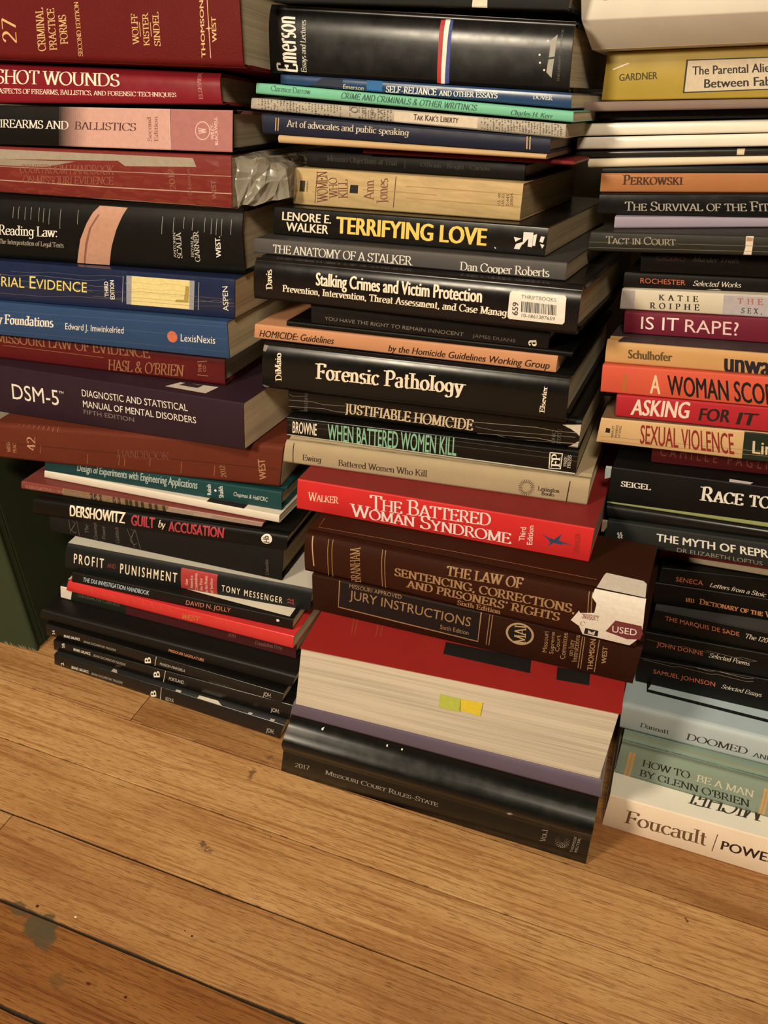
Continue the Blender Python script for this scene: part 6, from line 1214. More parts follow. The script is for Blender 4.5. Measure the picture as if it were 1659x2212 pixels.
 ('R6','S',(.120,.096,.084),0.35,[(-1.32,-2.64),(4.27,-3.02),(9.82,-3.4),(15.32,-3.79),(20.77,-4.18),(25.94,-2.88),(31.33,-3.27),(36.68,-3.66),(41.98,-4.06),(47.24,-4.46),(52.32,-3.13),(57.51,-3.53),(62.67,-3.93),(67.78,-4.34),(72.85,-4.76),(77.85,-3.39)]),
 ('R3','T',(.012,.012,.014),3.5,[(17.62,30.06),(17.21,22.2),(63.24,21.29),(110.15,20.19),(169.19,18.83)]),
 ('R2','T',(.450,.280,.080),0.6,[(7.14,13.79),(58.2,12.16),(115.25,11.26),(175.93,10.56)]),
 ('R1','S',(.120,.070,.050),0.7,[(87.88,30.86),(84.49,9.31)]),
]

# ------------------------------------------------------------------ lettering: a pen-stroke roman for the serif titles
def arc(cx, cy, rx, ry, a0, a1):
    n = max(4, int(abs(a1 - a0) / 18))
    return [(cx + rx * math.cos(math.radians(a0 + (a1 - a0) * k / n)), cy + ry * math.sin(math.radians(a0 + (a1 - a0) * k / n))) for k in range(n + 1)]
GL = {}
def g(ch, adv, strokes, ser=()): GL[ch] = (adv, strokes, ser)
g('A', .76, [[(.06, 0), (.37, 1)], [(.37, 1), (.70, 0)], [(.17, .33), (.58, .33)]], [(.06, 0), (.70, 0)])
st = [(.14, 0), (.14, 1)]
g('B', .70, [st, [(.14, 1), (.34, 1)] + arc(.34, .765, .21, .235, 80, -80) + [(.14, .53)], [(.14, .53), (.36, .53)] + arc(.36, .265, .26, .265, 80, -80) + [(.14, 0)]], [(.1, 0), (.1, 1)])
g('C', .78, [arc(.43, .5, .37, .5, 38, 322), [(.72, .98), (.72, .72)]])
g('D', .84, [st, [(.14, 1), (.36, 1)] + arc(.36, .5, .40, .5, 80, -80) + [(.14, 0)]], [(.1, 0), (.1, 1)])
g('E', .68, [st, [(.14, .99), (.58, .99)], [(.59, 1.0), (.59, .82)], [(.14, .52), (.48, .52)], [(.48, .62), (.48, .42)], [(.14, .01), (.6, .01)], [(.62, 0), (.62, .2)]], [(.1, 0), (.1, 1)])
g('F', .62, [st, [(.14, .99), (.56, .99)], [(.57, 1.0), (.57, .80)], [(.14, .5), (.46, .5)], [(.46, .6), (.46, .4)]], [(.14, 0), (.1, 1)])
g('G', .86, [arc(.43, .5, .37, .5, 38, 330), [(.72, .98), (.72, .72)], [(.74, .40), (.74, .05)]], [(.72, .42)])
g('H', .86, [st, [(.72, 0), (.72, 1)], [(.14, .52), (.72, .52)]], [(.14, 0), (.14, 1), (.72, 0), (.72, 1)])
g('I', .34, [[(.17, 0), (.17, 1)]], [(.17, 0), (.17, 1)])
g('J', .42, [[(.27, 1), (.27, .1)] + arc(.12, .0, .15, .14, 20, -110)], [(.27, 1)])
g('K', .78, [st, [(.66, 1), (.16, .44)], [(.30, .58), (.70, 0)]], [(.14, 0), (.14, 1), (.66, 1), (.70, 0)])
g('L', .64, [st, [(.14, .01), (.58, .01)], [(.60, 0), (.60, .22)]], [(.12, 0), (.14, 1)])
g('M', .98, [[(.14, 0), (.16, 1)], [(.16, 1), (.49, .06)], [(.49, .06), (.82, 1)], [(.84, 1), (.84, 0)]], [(.14, 0), (.12, 1), (.84, 0), (.86, 1)])
g('N', .84, [[(.14, 0), (.14, 1)], [(.14, 1), (.70, .02)], [(.70, 0), (.70, 1)]], [(.14, 0), (.10, 1), (.70, 1)])
g('O', .88, [arc(.44, .5, .38, .5, 0, 360)])
g('P', .64, [st, [(.14, 1), (.34, 1)] + arc(.34, .73, .24, .27, 80, -80) + [(.14, .46)]], [(.14, 0), (.1, 1)])
g('Q', .88, [arc(.44, .5, .38, .5, 0, 360), [(.48, .04), (.84, -.2)]])
g('R', .74, [st, [(.14, 1), (.34, 1)] + arc(.34, .74, .23, .26, 80, -80) + [(.14, .48)], [(.36, .47), (.68, 0)]], [(.14, 0), (.1, 1), (.70, 0)])
g('S', .62, [arc(.31, .745, .21, .25, 35, 255) + arc(.30, .255, .25, .25, 75, -145), [(.50, .98), (.50, .76)], [(.07, .24), (.07, .02)]])
g('T', .72, [[(.36, 0), (.36, 1)], [(.04, .99), (.68, .99)], [(.05, 1.0), (.05, .80)], [(.67, 1.0), (.67, .80)]], [(.36, 0)])
g('U', .82, [[(.14, 1), (.14, .3)] + arc(.41, .3, .27, .3, 180, 360) + [(.68, 1)]], [(.14, 1), (.68, 1)])
g('V', .76, [[(.06, 1), (.38, 0)], [(.38, 0), (.70, 1)]], [(.06, 1), (.70, 1)])
g('W', 1.08, [[(.06, 1), (.31, 0)], [(.31, 0), (.55, .95)], [(.53, 1), (.78, 0)], [(.78, 0), (1.02, 1)]], [(.06, 1), (.54, 1), (1.02, 1)])
g('X', .76, [[(.07, 1), (.68, 0)], [(.66, 1), (.08, 0)]], [(.07, 1), (.66, 1), (.68, 0), (.08, 0)])
g('Y', .74, [[(.06, 1), (.37, .45)], [(.67, 1), (.37, .45)], [(.37, .48), (.37, 0)]], [(.06, 1), (.67, 1), (.37, 0)])
g('Z', .68, [[(.08, .99), (.60, .99)], [(.60, .98), (.06, .02)], [(.06, .01), (.62, .01)], [(.08, 1), (.08, .82)], [(.62, 0), (.62, .2)]])
h = .64
g('a', .50, [arc(.23, .46, .17, .18, 165, 20) + [(.39, .40), (.39, .10), (.47, .01)], [(.39, .38)] + arc(.22, .17, .17, .18, 85, 330)])
g('b', .58, [[(.13, 0), (.13, 1)], arc(.31, .32, .20, .32, 180, -180)], [(.10, 1)])
g('c', .50, [arc(.29, .32, .22, .32, 42, 318)])
g('d', .60, [arc(.27, .32, .20, .32, 0, 360), [(.46, 1), (.46, 0)]], [(.43, 1), (.50, 0)])
g('e', .52, [arc(.28, .32, .22, .32, 8, 318), [(.07, .36), (.49, .36)]])
g('f', .36, [[(.17, 0), (.17, .78)] + arc(.32, .80, .15, .18, 180, 45), [(.03, .63), (.34, .63)]], [(.17, 0)])
g('g', .56, [arc(.26, .36, .19, .28, 0, 360), [(.45, .62), (.45, -.08)] + arc(.25, -.08, .20, .21, 0, -150)], [(.48, .63)])
g('h', .60, [[(.13, 0), (.13, 1)], arc(.30, .42, .17, .22, 170, 0) + [(.47, 0)]], [(.10, 1), (.13, 0), (.47, 0)])
g('i', .28, [[(.14, 0), (.14, h)], [(.14, .80), (.14, .92)]], [(.11, h), (.14, 0)])
g('j', .28, [[(.14, h), (.14, -.15)] + arc(.02, -.15, .12, .14, 0, -90), [(.14, .80), (.14, .92)]])
g('k', .56, [[(.13, 0), (.13, 1)], [(.46, h), (.15, .28)], [(.24, .38), (.50, 0)]], [(.10, 1), (.13, 0), (.46, h), (.50, 0)])
g('l', .28, [[(.14, 0), (.14, 1)]], [(.11, 1), (.14, 0)])
g('m', .88, [[(.13, 0), (.13, h)], arc(.28, .42, .15, .22, 170, 0) + [(.43, 0)], arc(.58, .42, .15, .22, 170, 0) + [(.73, 0)]], [(.10, h), (.13, 0), (.43, 0), (.73, 0)])
g('n', .60, [[(.13, 0), (.13, h)], arc(.30, .42, .17, .22, 170, 0) + [(.47, 0)]], [(.10, h), (.13, 0), (.47, 0)])
g('o', .56, [arc(.28, .32, .22, .32, 0, 360)])
g('p', .58, [[(.13, -.3), (.13, h)], arc(.31, .32, .20, .32, 180, -180)], [(.10, h), (.13, -.3)])
g('q', .58, [arc(.27, .32, .20, .32, 0, 360), [(.46, h), (.46, -.3)]], [(.46, -.3)])
g('r', .42, [[(.13, 0), (.13, h)], arc(.28, .44, .15, .20, 180, 45)], [(.10, h), (.13, 0)])
g('s', .42, [arc(.21, .48, .14, .16, 40, 255) + arc(.20, .165, .17, .165, 75, -145)])
g('t', .36, [[(.16, .88), (.16, .12)] + arc(.26, .12, .10, .12, 180, 310), [(.03, .63), (.33, .63)]])
g('u', .60, [[(.13, h), (.13, .2)] + arc(.29, .2, .16, .2, 180, 350), [(.46, h), (.46, 0)]], [(.10, h), (.43, h), (.50, 0)])
g('v', .54, [[(.05, h), (.27, 0)], [(.27, 0), (.49, h)]], [(.05, h), (.49, h)])
g('w', .80, [[(.05, h), (.23, 0)], [(.23, 0), (.40, .6)], [(.38, h), (.56, 0)], [(.56, 0), (.74, h)]], [(.05, h), (.39, h), (.74, h)])
g('x', .54, [[(.06, h), (.47, 0)], [(.46, h), (.06, 0)]], [(.06, h), (.46, h), (.47, 0), (.06, 0)])
g('y', .54, [[(.05, h), (.27, 0)], [(.49, h), (.22, -.2), (.10, -.27)]], [(.05, h), (.49, h)])
g('z', .48, [[(.06, h), (.42, h)], [(.42, h), (.05, .01)], [(.05, .01), (.44, .01)]])
g('0', .60, [arc(.30, .5, .23, .5, 0, 360)])
g('1', .44, [[(.10, .84), (.24, 1)], [(.25, 1), (.25, 0)]], [(.25, 0)])
g('2', .60, [arc(.29, .72, .21, .28, 165, -35) + [(.06, .02)], [(.06, .03), (.55, .03)]])
g('3', .58, [arc(.27, .76, .19, .24, 160, -85), arc(.27, .27, .23, .27, 85, -160)])
g('4', .62, [[(.42, 0), (.42, 1)], [(.42, 1), (.04, .27)], [(.04, .27), (.58, .27)]])
g('5', .58, [[(.50, .98), (.15, .98), (.12, .55)], arc(.26, .31, .24, .31, 115, -160)])
g('6', .60, [arc(.40, .50, .31, .50, 95, 180) + arc(.30, .30, .22, .30, 180, 540)])
g('7', .58, [[(.06, .98), (.53, .98)], [(.53, .98), (.22, 0)]])
g('8', .60, [arc(.30, .76, .19, .24, 0, 360), arc(.30, .27, .23, .27, 0, 360)])
g('9', .60, [arc(.30, .70, .22, .30, 0, 360), [(.52, .70)] + arc(.20, .50, .32, .50, 0, -80)])
g('&', .86, [[(.76, .0), (.24, .68)] + arc(.36, .80, .15, .20, 200, -20) + [(.12, .34)] + arc(.30, .22, .22, .22, 150, 330) + [(.74, .48)]])
g('.', .24, [[(.12, 0), (.12, .12)]]); g(',', .24, [[(.12, .12), (.12, .0), (.07, -.14)]]); g(':', .26, [[(.13, 0), (.13, .12)], [(.13, .5), (.13, .62)]])
g("'", .22, [[(.13, 1), (.13, .86), (.08, .74)]]); g('-', .48, [[(.05, .32), (.43, .32)]]); g('*', .34, [[(.17, .3), (.17, .46)]])
g('(', .34, [arc(.36, .4, .24, .62, 110, 250)]); g(')', .34, [arc(-.02, .4, .24, .62, 70, -70)]); g(' ', .30, [])

def serif_mesh(text, style):
    """lettering with cap height 1, as strips of quads; returns verts (x, y, layer), faces and its ink width"""
    bold = style in ('b', 'I', 'cb', 'bw'); ital = style in ('i', 'I'); caps = style in ('c', 'cb')
    thick, thin = (.190, .060) if bold else (.135, .046)
    phi = math.radians(14)
    V, F = [], []
    x = 0.0
    for ch in text:
        k = 1.0
        if caps and ch.islower(): ch = ch.upper(); k = .78
        adv, strokes, ser = GL.get(ch, GL['-'])
        th = thick * (1.0 if k == 1 else 1.12); tn = thin * (1.0 if k == 1 else 1.1)
        lay = 0
        for s in strokes:
            n = len(s); L = []
            for i, (px, py) in enumerate(s):
                a = s[max(0, i - 1)]; b = s[min(n - 1, i + 1)]
                closed = n > 6 and math.dist(s[0], s[-1]) < 1e-4
                if closed and i in (0, n - 1): a, b = s[-2], s[1]
                dx, dy = b[0] - a[0], b[1] - a[1]; ln = math.hypot(dx, dy) or 1
                ang = math.atan2(dy, dx); w = tn + (th - tn) * abs(math.sin(ang - phi)) ** 1.3
                nx, ny = -dy / ln * w / 2, dx / ln * w / 2
                L.append(((px + nx, py + ny), (px - nx, py - ny)))
            base = len(V)
            for p_, q_ in L:
                for (vx, vy) in (p_, q_):
                    V.append((x + vx * k + (.22 * vy * k if ital else 0), vy * k, lay))
            for i in range(n - 1):
                F.append((base + 2 * i, base + 2 * i + 1, base + 2 * i + 3, base + 2 * i + 2))
            lay += 1
        if not ital:
            for (sx, sy) in ser:
                w = th * .92 + .035; hgt = .045 if not bold else .06
                y0 = sy if sy < .3 else sy - hgt
                base = len(V)
                for (vx, vy) in ((sx - w, y0), (sx + w, y0), (sx + w, y0 + hgt), (sx - w, y0 + hgt)): V.append((x + vx * k, vy * k, lay))
                F.append((base, base + 1, base + 2, base + 3)); lay += 1
        x += (adv + (.05 if bold else 0) + (.55 if style == 'bw' else 0)) * k
    xs = [v[0] for v in V]; x0 = min(xs); W = max(xs) - x0
    return [(v[0] - x0, v[1], v[2]) for v in V], F, W

SANS = {'S': 0.0, 's': .0, 'SB': .036, 'SC': .062, 'SN': .025, 'SI': .034, 'SK': .050, 'sc': .0, 'SW': .030, 'SL': 0.0}   # how much heavier than the regular cut
def sans_meshes():
    """all sans lettering in one pass with Blender's own font; returns {index: (verts, faces, width)} with cap height 1"""
    objs = []
    def mk(txt, style):
        cu = bpy.data.curves.new('txt', 'FONT'); cu.body = txt; cu.size = 1; cu.resolution_u = 3
        if style in ('SI', 'SK'): cu.shear = .2
        if style in ('SW', 'SL'): cu.space_character = 1.45 if style == 'SW' else 1.7
        if style in ('sc', 'SN') and any(c.islower() for c in txt) and style != 'SN' or "Kak" in txt:
            cu.small_caps_scale = .80
            for i, c in enumerate(txt):
                if c.islower(): cu.body_format[i].use_small_caps = True
        o = bpy.data.objects.new('txt', cu); C.objects.link(o); return o
    caps = {s: mk('H', s) for s in SANS}
    idx = [i for i, r in enumerate(TEXT) if r[2] in SANS]
    for i in idx: objs.append(mk(TEXT[i][1], TEXT[i][2]))
    dg = bpy.context.evaluated_depsgraph_get(); dg.update()
    res = {}
    def grab(o):
        me = bpy.data.meshes.new_from_object(o.evaluated_get(dg))
        V = [tuple(v.co) for v in me.vertices]; F = [tuple(p.vertices) for p in me.polygons]
        bpy.data.meshes.remove(me); return V, F
    capm = {}
    for s, o in caps.items():
        V, F = grab(o); ys = [v[1] for v in V]; capm[s] = (min(ys), max(ys))
    for i, o in zip(idx, objs):
        V, F = grab(o); lo, hi = capm[TEXT[i][2]]; k = 1 / (hi - lo); x0 = min(v[0] for v in V); x1 = max(v[0] for v in V)
        w = SANS[TEXT[i][2]]; n = 1 if w == 0 else (3 if w < .045 else 4)
        sh = [w * (2 * j / (n - 1) - 1) if n > 1 else 0 for j in range(n)]
        V2, F2 = [], []
        for j, dx in enumerate(sh):
            o_ = len(V2); V2 += [((v[0] - x0) * k + dx + w, (v[1] - lo) * k + (.012 if j % 2 and n > 1 else 0), j) for v in V]; F2 += [tuple(q + o_ for q in f) for f in F]
        res[i] = (V2, F2, (x1 - x0) * k + 2 * w)
    for o in list(caps.values()) + objs:
        cu = o.data; bpy.data.objects.remove(o); bpy.data.curves.remove(cu)
    return res
_sans = sans_meshes()

# ------------------------------------------------------------------ a book as a box (s along the spine, t up through its thickness, d into its depth)
class Box:
    def __init__(self, q, D, kap=0.0):
        tl, tr, br, bl = [Vector(q[3 * i:3 * i + 3]) for i in range(4)]
        self.tl, self.tr, self.br, self.bl = tl, tr, br, bl
        self.L = (br - bl).length; self.T = ((tl - bl).length + (tr - br).length) / 2; self.D = D
        e = (br - bl).normalized(); nf = e.cross(tl - bl + tr - br).normalized()
        self.db = -nf; up = e.cross(nf) * -1
        if up.dot(tl - bl) < 0: up = -up
        self.dt = self.db + up * kap
        self.loc = (bl + br) / 2; self.yaw = math.atan2(e.y, e.x)
        self.inv = (Matrix.Translation(self.loc) @ Matrix.Rotation(self.yaw, 4, 'Z')).inverted()
    def world(self, s, t, d):
        x, z = s / self.L, t / self.T
        f = (1 - z) * ((1 - x) * self.bl + x * self.br) + z * ((1 - x) * self.tl + x * self.tr)
        return f + d * ((1 - z) * self.db + z * self.dt)
    def at(self, s, t, d): return self.inv @ self.world(s, t, d)

class MB:
    """collects faces with materials into one mesh"""
    def __init__(self): self.V = []; self.F = []; self.M = []; self.mats = []; self.uv = []; self.S = []
    def slot(self, m):
        if m not in self.mats: self.mats.append(m)
        return self.mats.index(m)
    def add(self, V, F, mat, uv=None, smooth=False):
        b = len(self.V); s = self.slot(mat); self.V += [tuple(v) for v in V]
        for f in F: self.F.append(tuple(i + b for i in f)); self.M.append(s); self.S.append(smooth)
        self.uv += uv if uv else [(0, 0)] * len(V)
    def build(self, name, parent=None, smooth=False, bevel=0):
        me = bpy.data.meshes.new(name); me.from_pydata(self.V, [], self.F)
        for m in self.mats: me.materials.append(m)
        me.polygons.foreach_set('material_index', self.M)
        ul = me.uv_layers.new(name='UVMap')
        for lp in me.loops: ul.data[lp.index].uv = self.uv[lp.vertex_index]
        me.polygons.foreach_set('use_smooth', [smooth or x for x in self.S])
        me.update()
        o = bpy.data.objects.new(name, me); C.objects.link(o)
        if parent: o.parent = parent
        if bevel:
            md = o.modifiers.new('bevel', 'BEVEL'); md.width = bevel; md.segments = 2; md.limit_method = 'ANGLE'; md.angle_limit = math.radians(50)
        return o

def slab(mb, bx, s0, s1, t0, t1, d0, d1, mat, ns=10):
    """a box in book coordinates, its long sides cut into ns pieces"""
    V, uv = [], []
    for i in range(ns + 1):
        s = s0 + (s1 - s0) * i / ns
        for (t, d) in ((t0, d0), (t0, d1), (t1, d1), (t1, d0)):
            V.append(bx.at(s, t, d)); uv.append((s + d, t))
    F = [(0, 1, 2, 3), tuple(4 * ns + k for k in (3, 2, 1, 0))]
    for i in range(ns):
        a = 4 * i
        for k in range(4): F.append((a + k, a + 4 + k, a + 4 + (k + 1) % 4, a + (k + 1) % 4))
    mb.add(V, F, mat, uv)

def profile(kind, T):
    """outer outline of a spine, bottom to top: (t, d); d < 0 stands out towards the viewer"""
    if kind == 'flat': r = min(.0011, T * .3); return [(0, r), (r * .3, r * .3), (r, 0), (T - r, 0), (T - r * .3, r * .3), (T, r)]
    if kind == 'soft': r = min(.0042, T * .36); return [(0, r), (r * .12, r * .5), (r * .5, r * .12), (r, 0), (T - r, 0), (T - r * .5, r * .12), (T - r * .12, r * .5), (T, r)]
    if kind == 'round':
        hgt = min(.0045, T * .14)
        P = []
        for k in range(13):
            u = -1 + k / 6; P.append((T * (.5 + .5 * u), hgt * abs(u) ** 3 * (1 if u > 0 else .25)))
        return P
    if kind == 'shoulder':
        return [(k * T, d) for k, d in ((0, .0012), (.02, 0), (.25, 0), (.37, 0), (.385, .0003), (.45, -.0018), (.52, -.0040), (.58, -.0056), (.63, -.0058), (.67, -.0040), (.70, -.0020), (.73, .0004), (.77, .0040), (.81, .0066), (.87, .0090), (.94, .0108), (1, .0125))]
    if kind == 'chamfer': return [(0, .020), (.34 * T, .0008), (.37 * T, 0), (T - .002, 0), (T - .0006, .0006), (T, .002)]
    if kind == 'roll': r = T * .45; return [(0, r)] + [(T / 2 - T / 2 * math.cos(a), r - r * math.sin(a)) for a in [k * math.pi / 8 for k in range(1, 8)]] + [(T, r)]

def spine_depth(pr, t):
    for (a, b) in zip(pr, pr[1:]):
        if a[0] <= t <= b[0]: return a[1] + (b[1] - a[1]) * (t - a[0]) / max(1e-9, b[0] - a[0])
    return pr[0][1] if t < pr[0][0] else pr[-1][1]

def spine_shell(mb, bx, pr, mat, th, hinge):
    out = list(pr)
    if hinge:
        T = bx.T
        out = [(0, .0115), (.0013, .0085), (.0013, .0062), (0, .0040)] + [(max(.0, t), max(d, .0) if t in (0, T) else d) for t, d in pr] + [(T, .0040), (T - .0013, .0062), (T - .0013, .0085), (T, .0115)]
        out = [o for i, o in enumerate(out) if i == 0 or o != out[i - 1]]
    n = len(out); tm = bx.T / 2
    inn = []
    for t, d in out:
        inn.append((min(max(t, th), bx.T - th) if bx.T > 2 * th else tm, max(d + th, th * 1.2)))
    ns = max(4, int(bx.L / .012))
    st = [bx.L * i / ns for i in range(ns + 1)]
    def sheet(line, flip, smooth):
        V = [bx.at(s, t, d) for s in st for (t, d) in line]; F = []
        for i in range(ns):
            for j in range(n - 1):
                q = (i * n + j, (i + 1) * n + j, (i + 1) * n + j + 1, i * n + j + 1); F.append(q[::-1] if flip else q)
        mb.add(V, F, mat, smooth=smooth)
    sheet(out, False, True); sheet(inn, True, False)
    for s, fl in ((0, False), (bx.L, True)):
        V = [bx.at(s, t, d) for t, d in out] + [bx.at(s, t, d) for t, d in inn]
        mb.add(V, [((j, j + 1, n + j + 1, n + j) if not fl else (j, n + j, n + j + 1, j + 1)) for j in range(n - 1)], mat)
    for j, fl in ((0, False), (n - 1, True)):
        V = [bx.at(s, *out[j]) for s in st] + [bx.at(s, *inn[j]) for s in st]; m_ = ns + 1
        mb.add(V, [((i, m_ + i, m_ + i + 1, i + 1) if not fl else (i, i + 1, m_ + i + 1, m_ + i)) for i in range(ns)], mat)

def print_on(mb, bx, pr, key, face, th=0.0, first=1, margin=.0003):
    """lettering, patches and lines of one face, cut along the spine's outline and laid just over it"""
    lay = [first]
    L, T = bx.L, bx.T
    breaks = sorted({round(t, 6) for t, d in pr}) if face == 'S' else []
    def lay_mesh(V, F, mat, clip=True):
        bm = bmesh.new(); vs = [bm.verts.new((v[0], v[1], v[2] if len(v) > 2 else 0)) for v in V]
        for f in F:
            try: bm.faces.new([vs[i] for i in f])
            except ValueError: pass
        if clip:
            for co, no in (((0, margin, 0), (0, -1, 0)), ((0, (T if face == 'S' else bx.D) - margin, 0), (0, 1, 0)), ((margin, 0, 0), (-1, 0, 0)), ((L - margin, 0, 0), (1, 0, 0))):
                bmesh.ops.bisect_plane(bm, geom=bm.verts[:] + bm.edges[:] + bm.faces[:], plane_co=co, plane_no=no, clear_outer=True)
        if tclip:
            for co, no in (((0, .0001, 0), (0, -1, 0)), ((0, T, 0), (0, 1, 0))):
                bmesh.ops.bisect_plane(bm, geom=bm.verts[:] + bm.edges[:] + bm.faces[:], plane_co=co, plane_no=no, clear_outer=True)
        ys = [v.co.y for v in bm.verts]
        if ys:
            for t in breaks:
                if min(ys) < t < max(ys): bmesh.ops.bisect_plane(bm, geom=bm.verts[:] + bm.edges[:] + bm.faces[:], plane_co=(0, t, 0), plane_no=(0, 1, 0))
        xs = [v.co.x for v in bm.verts]
        if xs and max(xs) - min(xs) > .02:
            for i in range(1, int(L / .012)):
                sx = L * i / int(L / .012)
                if min(xs) < sx < max(xs): bmesh.ops.bisect_plane(bm, geom=bm.verts[:] + bm.edges[:] + bm.faces[:], plane_co=(sx, 0, 0), plane_no=(1, 0, 0))
        if not bm.faces: bm.free(); return
        bm.verts.index_update(); off = .00004 + .000004 * min(lay[0], 45) + th
        VV = []
        for v in bm.verts:
            o = off + v.co.z * 2e-6
            if face == 'S': VV.append(bx.at(v.co.x, v.co.y, spine_depth(pr, v.co.y) - o))
            else: VV.append(bx.at(v.co.x, T + o, v.co.y))
        mb.add(VV, [[v.index for v in f.verts] for f in bm.faces], mat)
        bm.free()
    clip = '/' not in key
    tclip = not clip and face == 'S'
    for (b, f, col, pts) in PATCH:
        if b == key and f == face:
            P = [(a / 1000, c / 1000) for a, c in pts]
            lay_mesh(P, [tuple(range(len(P)))], ink(col), clip); lay[0] += 1
    for (b, f, col, w, pts) in LINE:
        if b != key or (f if f in 'ST' else 'S') != face: continue
        if f in 'CD':
            (cx, cy), r = pts; cx /= 1000; cy /= 1000; r /= 1000; n = 28 if r > .002 else 10
            ring = lambda rr: [(cx + rr * math.cos(2 * math.pi * k / n), cy + rr * math.sin(2 * math.pi * k / n)) for k in range(n)]
            if f == 'D': lay_mesh(ring(r), [tuple(range(n))], ink(col), clip)
            else: lay_mesh(ring(r + w / 2000) + ring(r - w / 2000), [(k, (k + 1) % n, n + (k + 1) % n, n + k) for k in range(n)], ink(col), clip)
        else:
            P = [(a / 1000, c / 1000) for a, c in pts]; V = []
            for i, (x, y) in enumerate(P):
                a, c = P[max(0, i - 1)], P[min(len(P) - 1, i + 1)]; dx, dy = c[0] - a[0], c[1] - a[1]; ln = math.hypot(dx, dy) or 1
                V += [(x - dy / ln * w / 2000, y + dx / ln * w / 2000), (x + dy / ln * w / 2000, y - dx / ln * w / 2000)]
            lay_mesh(V, [(2 * i, 2 * i + 1, 2 * i + 3, 2 * i + 2) for i in range(len(P) - 1)], ink(col), clip)
        lay[0] += 1
    for i, (b, txt, sty, col, f, p0, p1, p2) in enumerate(TEXT):
        if b != key or f != face: continue
        V, F, W = _sans[i] if i in _sans else serif_mesh(txt, sty)
        p0, p1, p2 = [Vector((a[0] / 1000, a[1] / 1000)) for a in (p0, p1, p2)]
        ux, uy = (p1 - p0) / W, p2 - p0
        lay_mesh([(*(p0 + ux * v[0] + uy * v[1]), v[2]) for v in V], F, ink(col), clip)
        lay[0] += 1

# ------------------------------------------------------------------ tagging
def tag(o, label, cat, group=None, kind=None):
    if label: o['label'] = label
    if cat: o['category'] = cat
    if group: o['group'] = group
    if kind: o['kind'] = kind
    return o

PAGE = (.60, .52, .39)
def book(key, make, name, label, col, fin='satin', D=.15, hinge=True, prof=None, top=None, topfin=None, page=PAGE, group=None, spine=None, cat='book', parts=()):
    q = Q[key]; bx = Box(q[:12], D, q[12]); L, T = bx.L, bx.T
    root = bpy.data.objects.new(name, None); C.objects.link(root); root.empty_display_size = .02
    root.location = bx.loc; root.rotation_euler = (0, 0, bx.yaw)
    tag(root, label, cat, group)
    cm = cover_mat(spine or col, fin); tm = cover_mat(top or col, topfin or fin); bmx = cover_mat(col, fin)
    pm = page_mat(page)
    if make == 'paperback' or make == 'magazine':
        prof = prof or 'flat'; pr = profile(prof, T); th = min(.0004, T * .12)
        mb = MB(); spine_shell(mb, bx, pr, cm, th, False); print_on(mb, bx, pr, key, 'S'); mb.build('spine', root)
        mb = MB(); slab(mb, bx, 0, L, T - th, T, pr[-1][1] - .0001, D, tm); print_on(mb, bx, pr, key, 'T'); mb.build('front_cover', root)
        mb = MB(); slab(mb, bx, 0, L, 0, th, pr[0][1] - .0001, D, bmx); mb.build('back_cover', root)
        mb = MB(); slab(mb, bx, .0004, L - .0004, th * 1.02, T - th * 1.02, max(pr[-1][1], pr[0][1]) + th * 1.5, D - .0005, pm, 8); mb.build('page_block', root)
    elif make == 'hardcover':
        prof = prof or 'round'; pr = profile(prof, T); bt = min(.0026, T * .16)
        mb = MB(); spine_shell(mb, bx, pr, cm, .0010, T > .012 and hinge); print_on(mb, bx, pr, key, 'S'); mb.build('spine', root, smooth=False)
        d0 = .0112 if T > .012 and hinge else pr[-1][1] - .0001
        mb = MB(); slab(mb, bx, 0, L, T - bt, T, d0, D, tm); print_on(mb, bx, pr, key, 'T'); mb.build('front_cover', root)
        mb = MB(); slab(mb, bx, 0, L, 0, bt, d0, D, bmx); mb.build('back_cover', root)
        ins = .003
        mb = MB(); slab(mb, bx, ins, L - ins, bt * 1.03, T - bt * 1.03, .0045 if T > .012 else pr[-1][1] + .001, D - .004, pm, 8); mb.build('page_block', root)
    elif make == 'foredge':   # its page edges face the room, the spine is at the back
        pr = [(0, 0), (T, 0)]; th = .0006
        mb = MB(); slab(mb, bx, 0, L, T - th, T, -.001, D, tm, 10); print_on(mb, bx, pr, key, 'T'); mb.build('front_cover', root)
        mb = MB(); slab(mb, bx, .0005, L - .0005, 0, th, .002, D, cover_mat((.45, .38, .30), 'satin')); mb.build('back_cover', root)
        mb = MB(); slab(mb, bx, 0, L, 0, T, D, D + .0005, cm); mb.build('spine', root)
        mb = MB(); slab(mb, bx, .001, L - .0015, th * 1.02, T - th * 1.02, .0006, D - .001, pm, 24); mb.build('page_block', root)
    elif make == 'board':     # a thin pamphlet or board
        pr = profile(prof or 'flat', T)
        mb = MB(); spine_shell(mb, bx, pr, cm, T * .2, False); print_on(mb, bx, pr, key, 'S'); mb.build('spine', root)
        mb = MB(); slab(mb, bx, 0, L, T * .82, T, pr[-1][1], D, tm); mb.build('front_cover', root)
        mb = MB(); slab(mb, bx, 0, L, 0, T * .18, pr[0][1], D, bmx); mb.build('back_cover', root)
        mb = MB(); slab(mb, bx, .0003, L - .0003, T * .19, T * .81, pr[0][1] + .0005, D - .0005, pm, 8); mb.build('page_block', root)
    for pn, lab in parts:
        k2 = key + '/' + pn; mb = MB()
        print_on(mb, bx, pr, k2, 'S', .00012); print_on(mb, bx, pr, k2, 'T', .00012)
        o = mb.build(pn, root)
        if lab: o['label'] = lab
        md = o.modifiers.new('thickness', 'SOLIDIFY'); md.thickness = .00006; md.offset = 0
    return root, bx

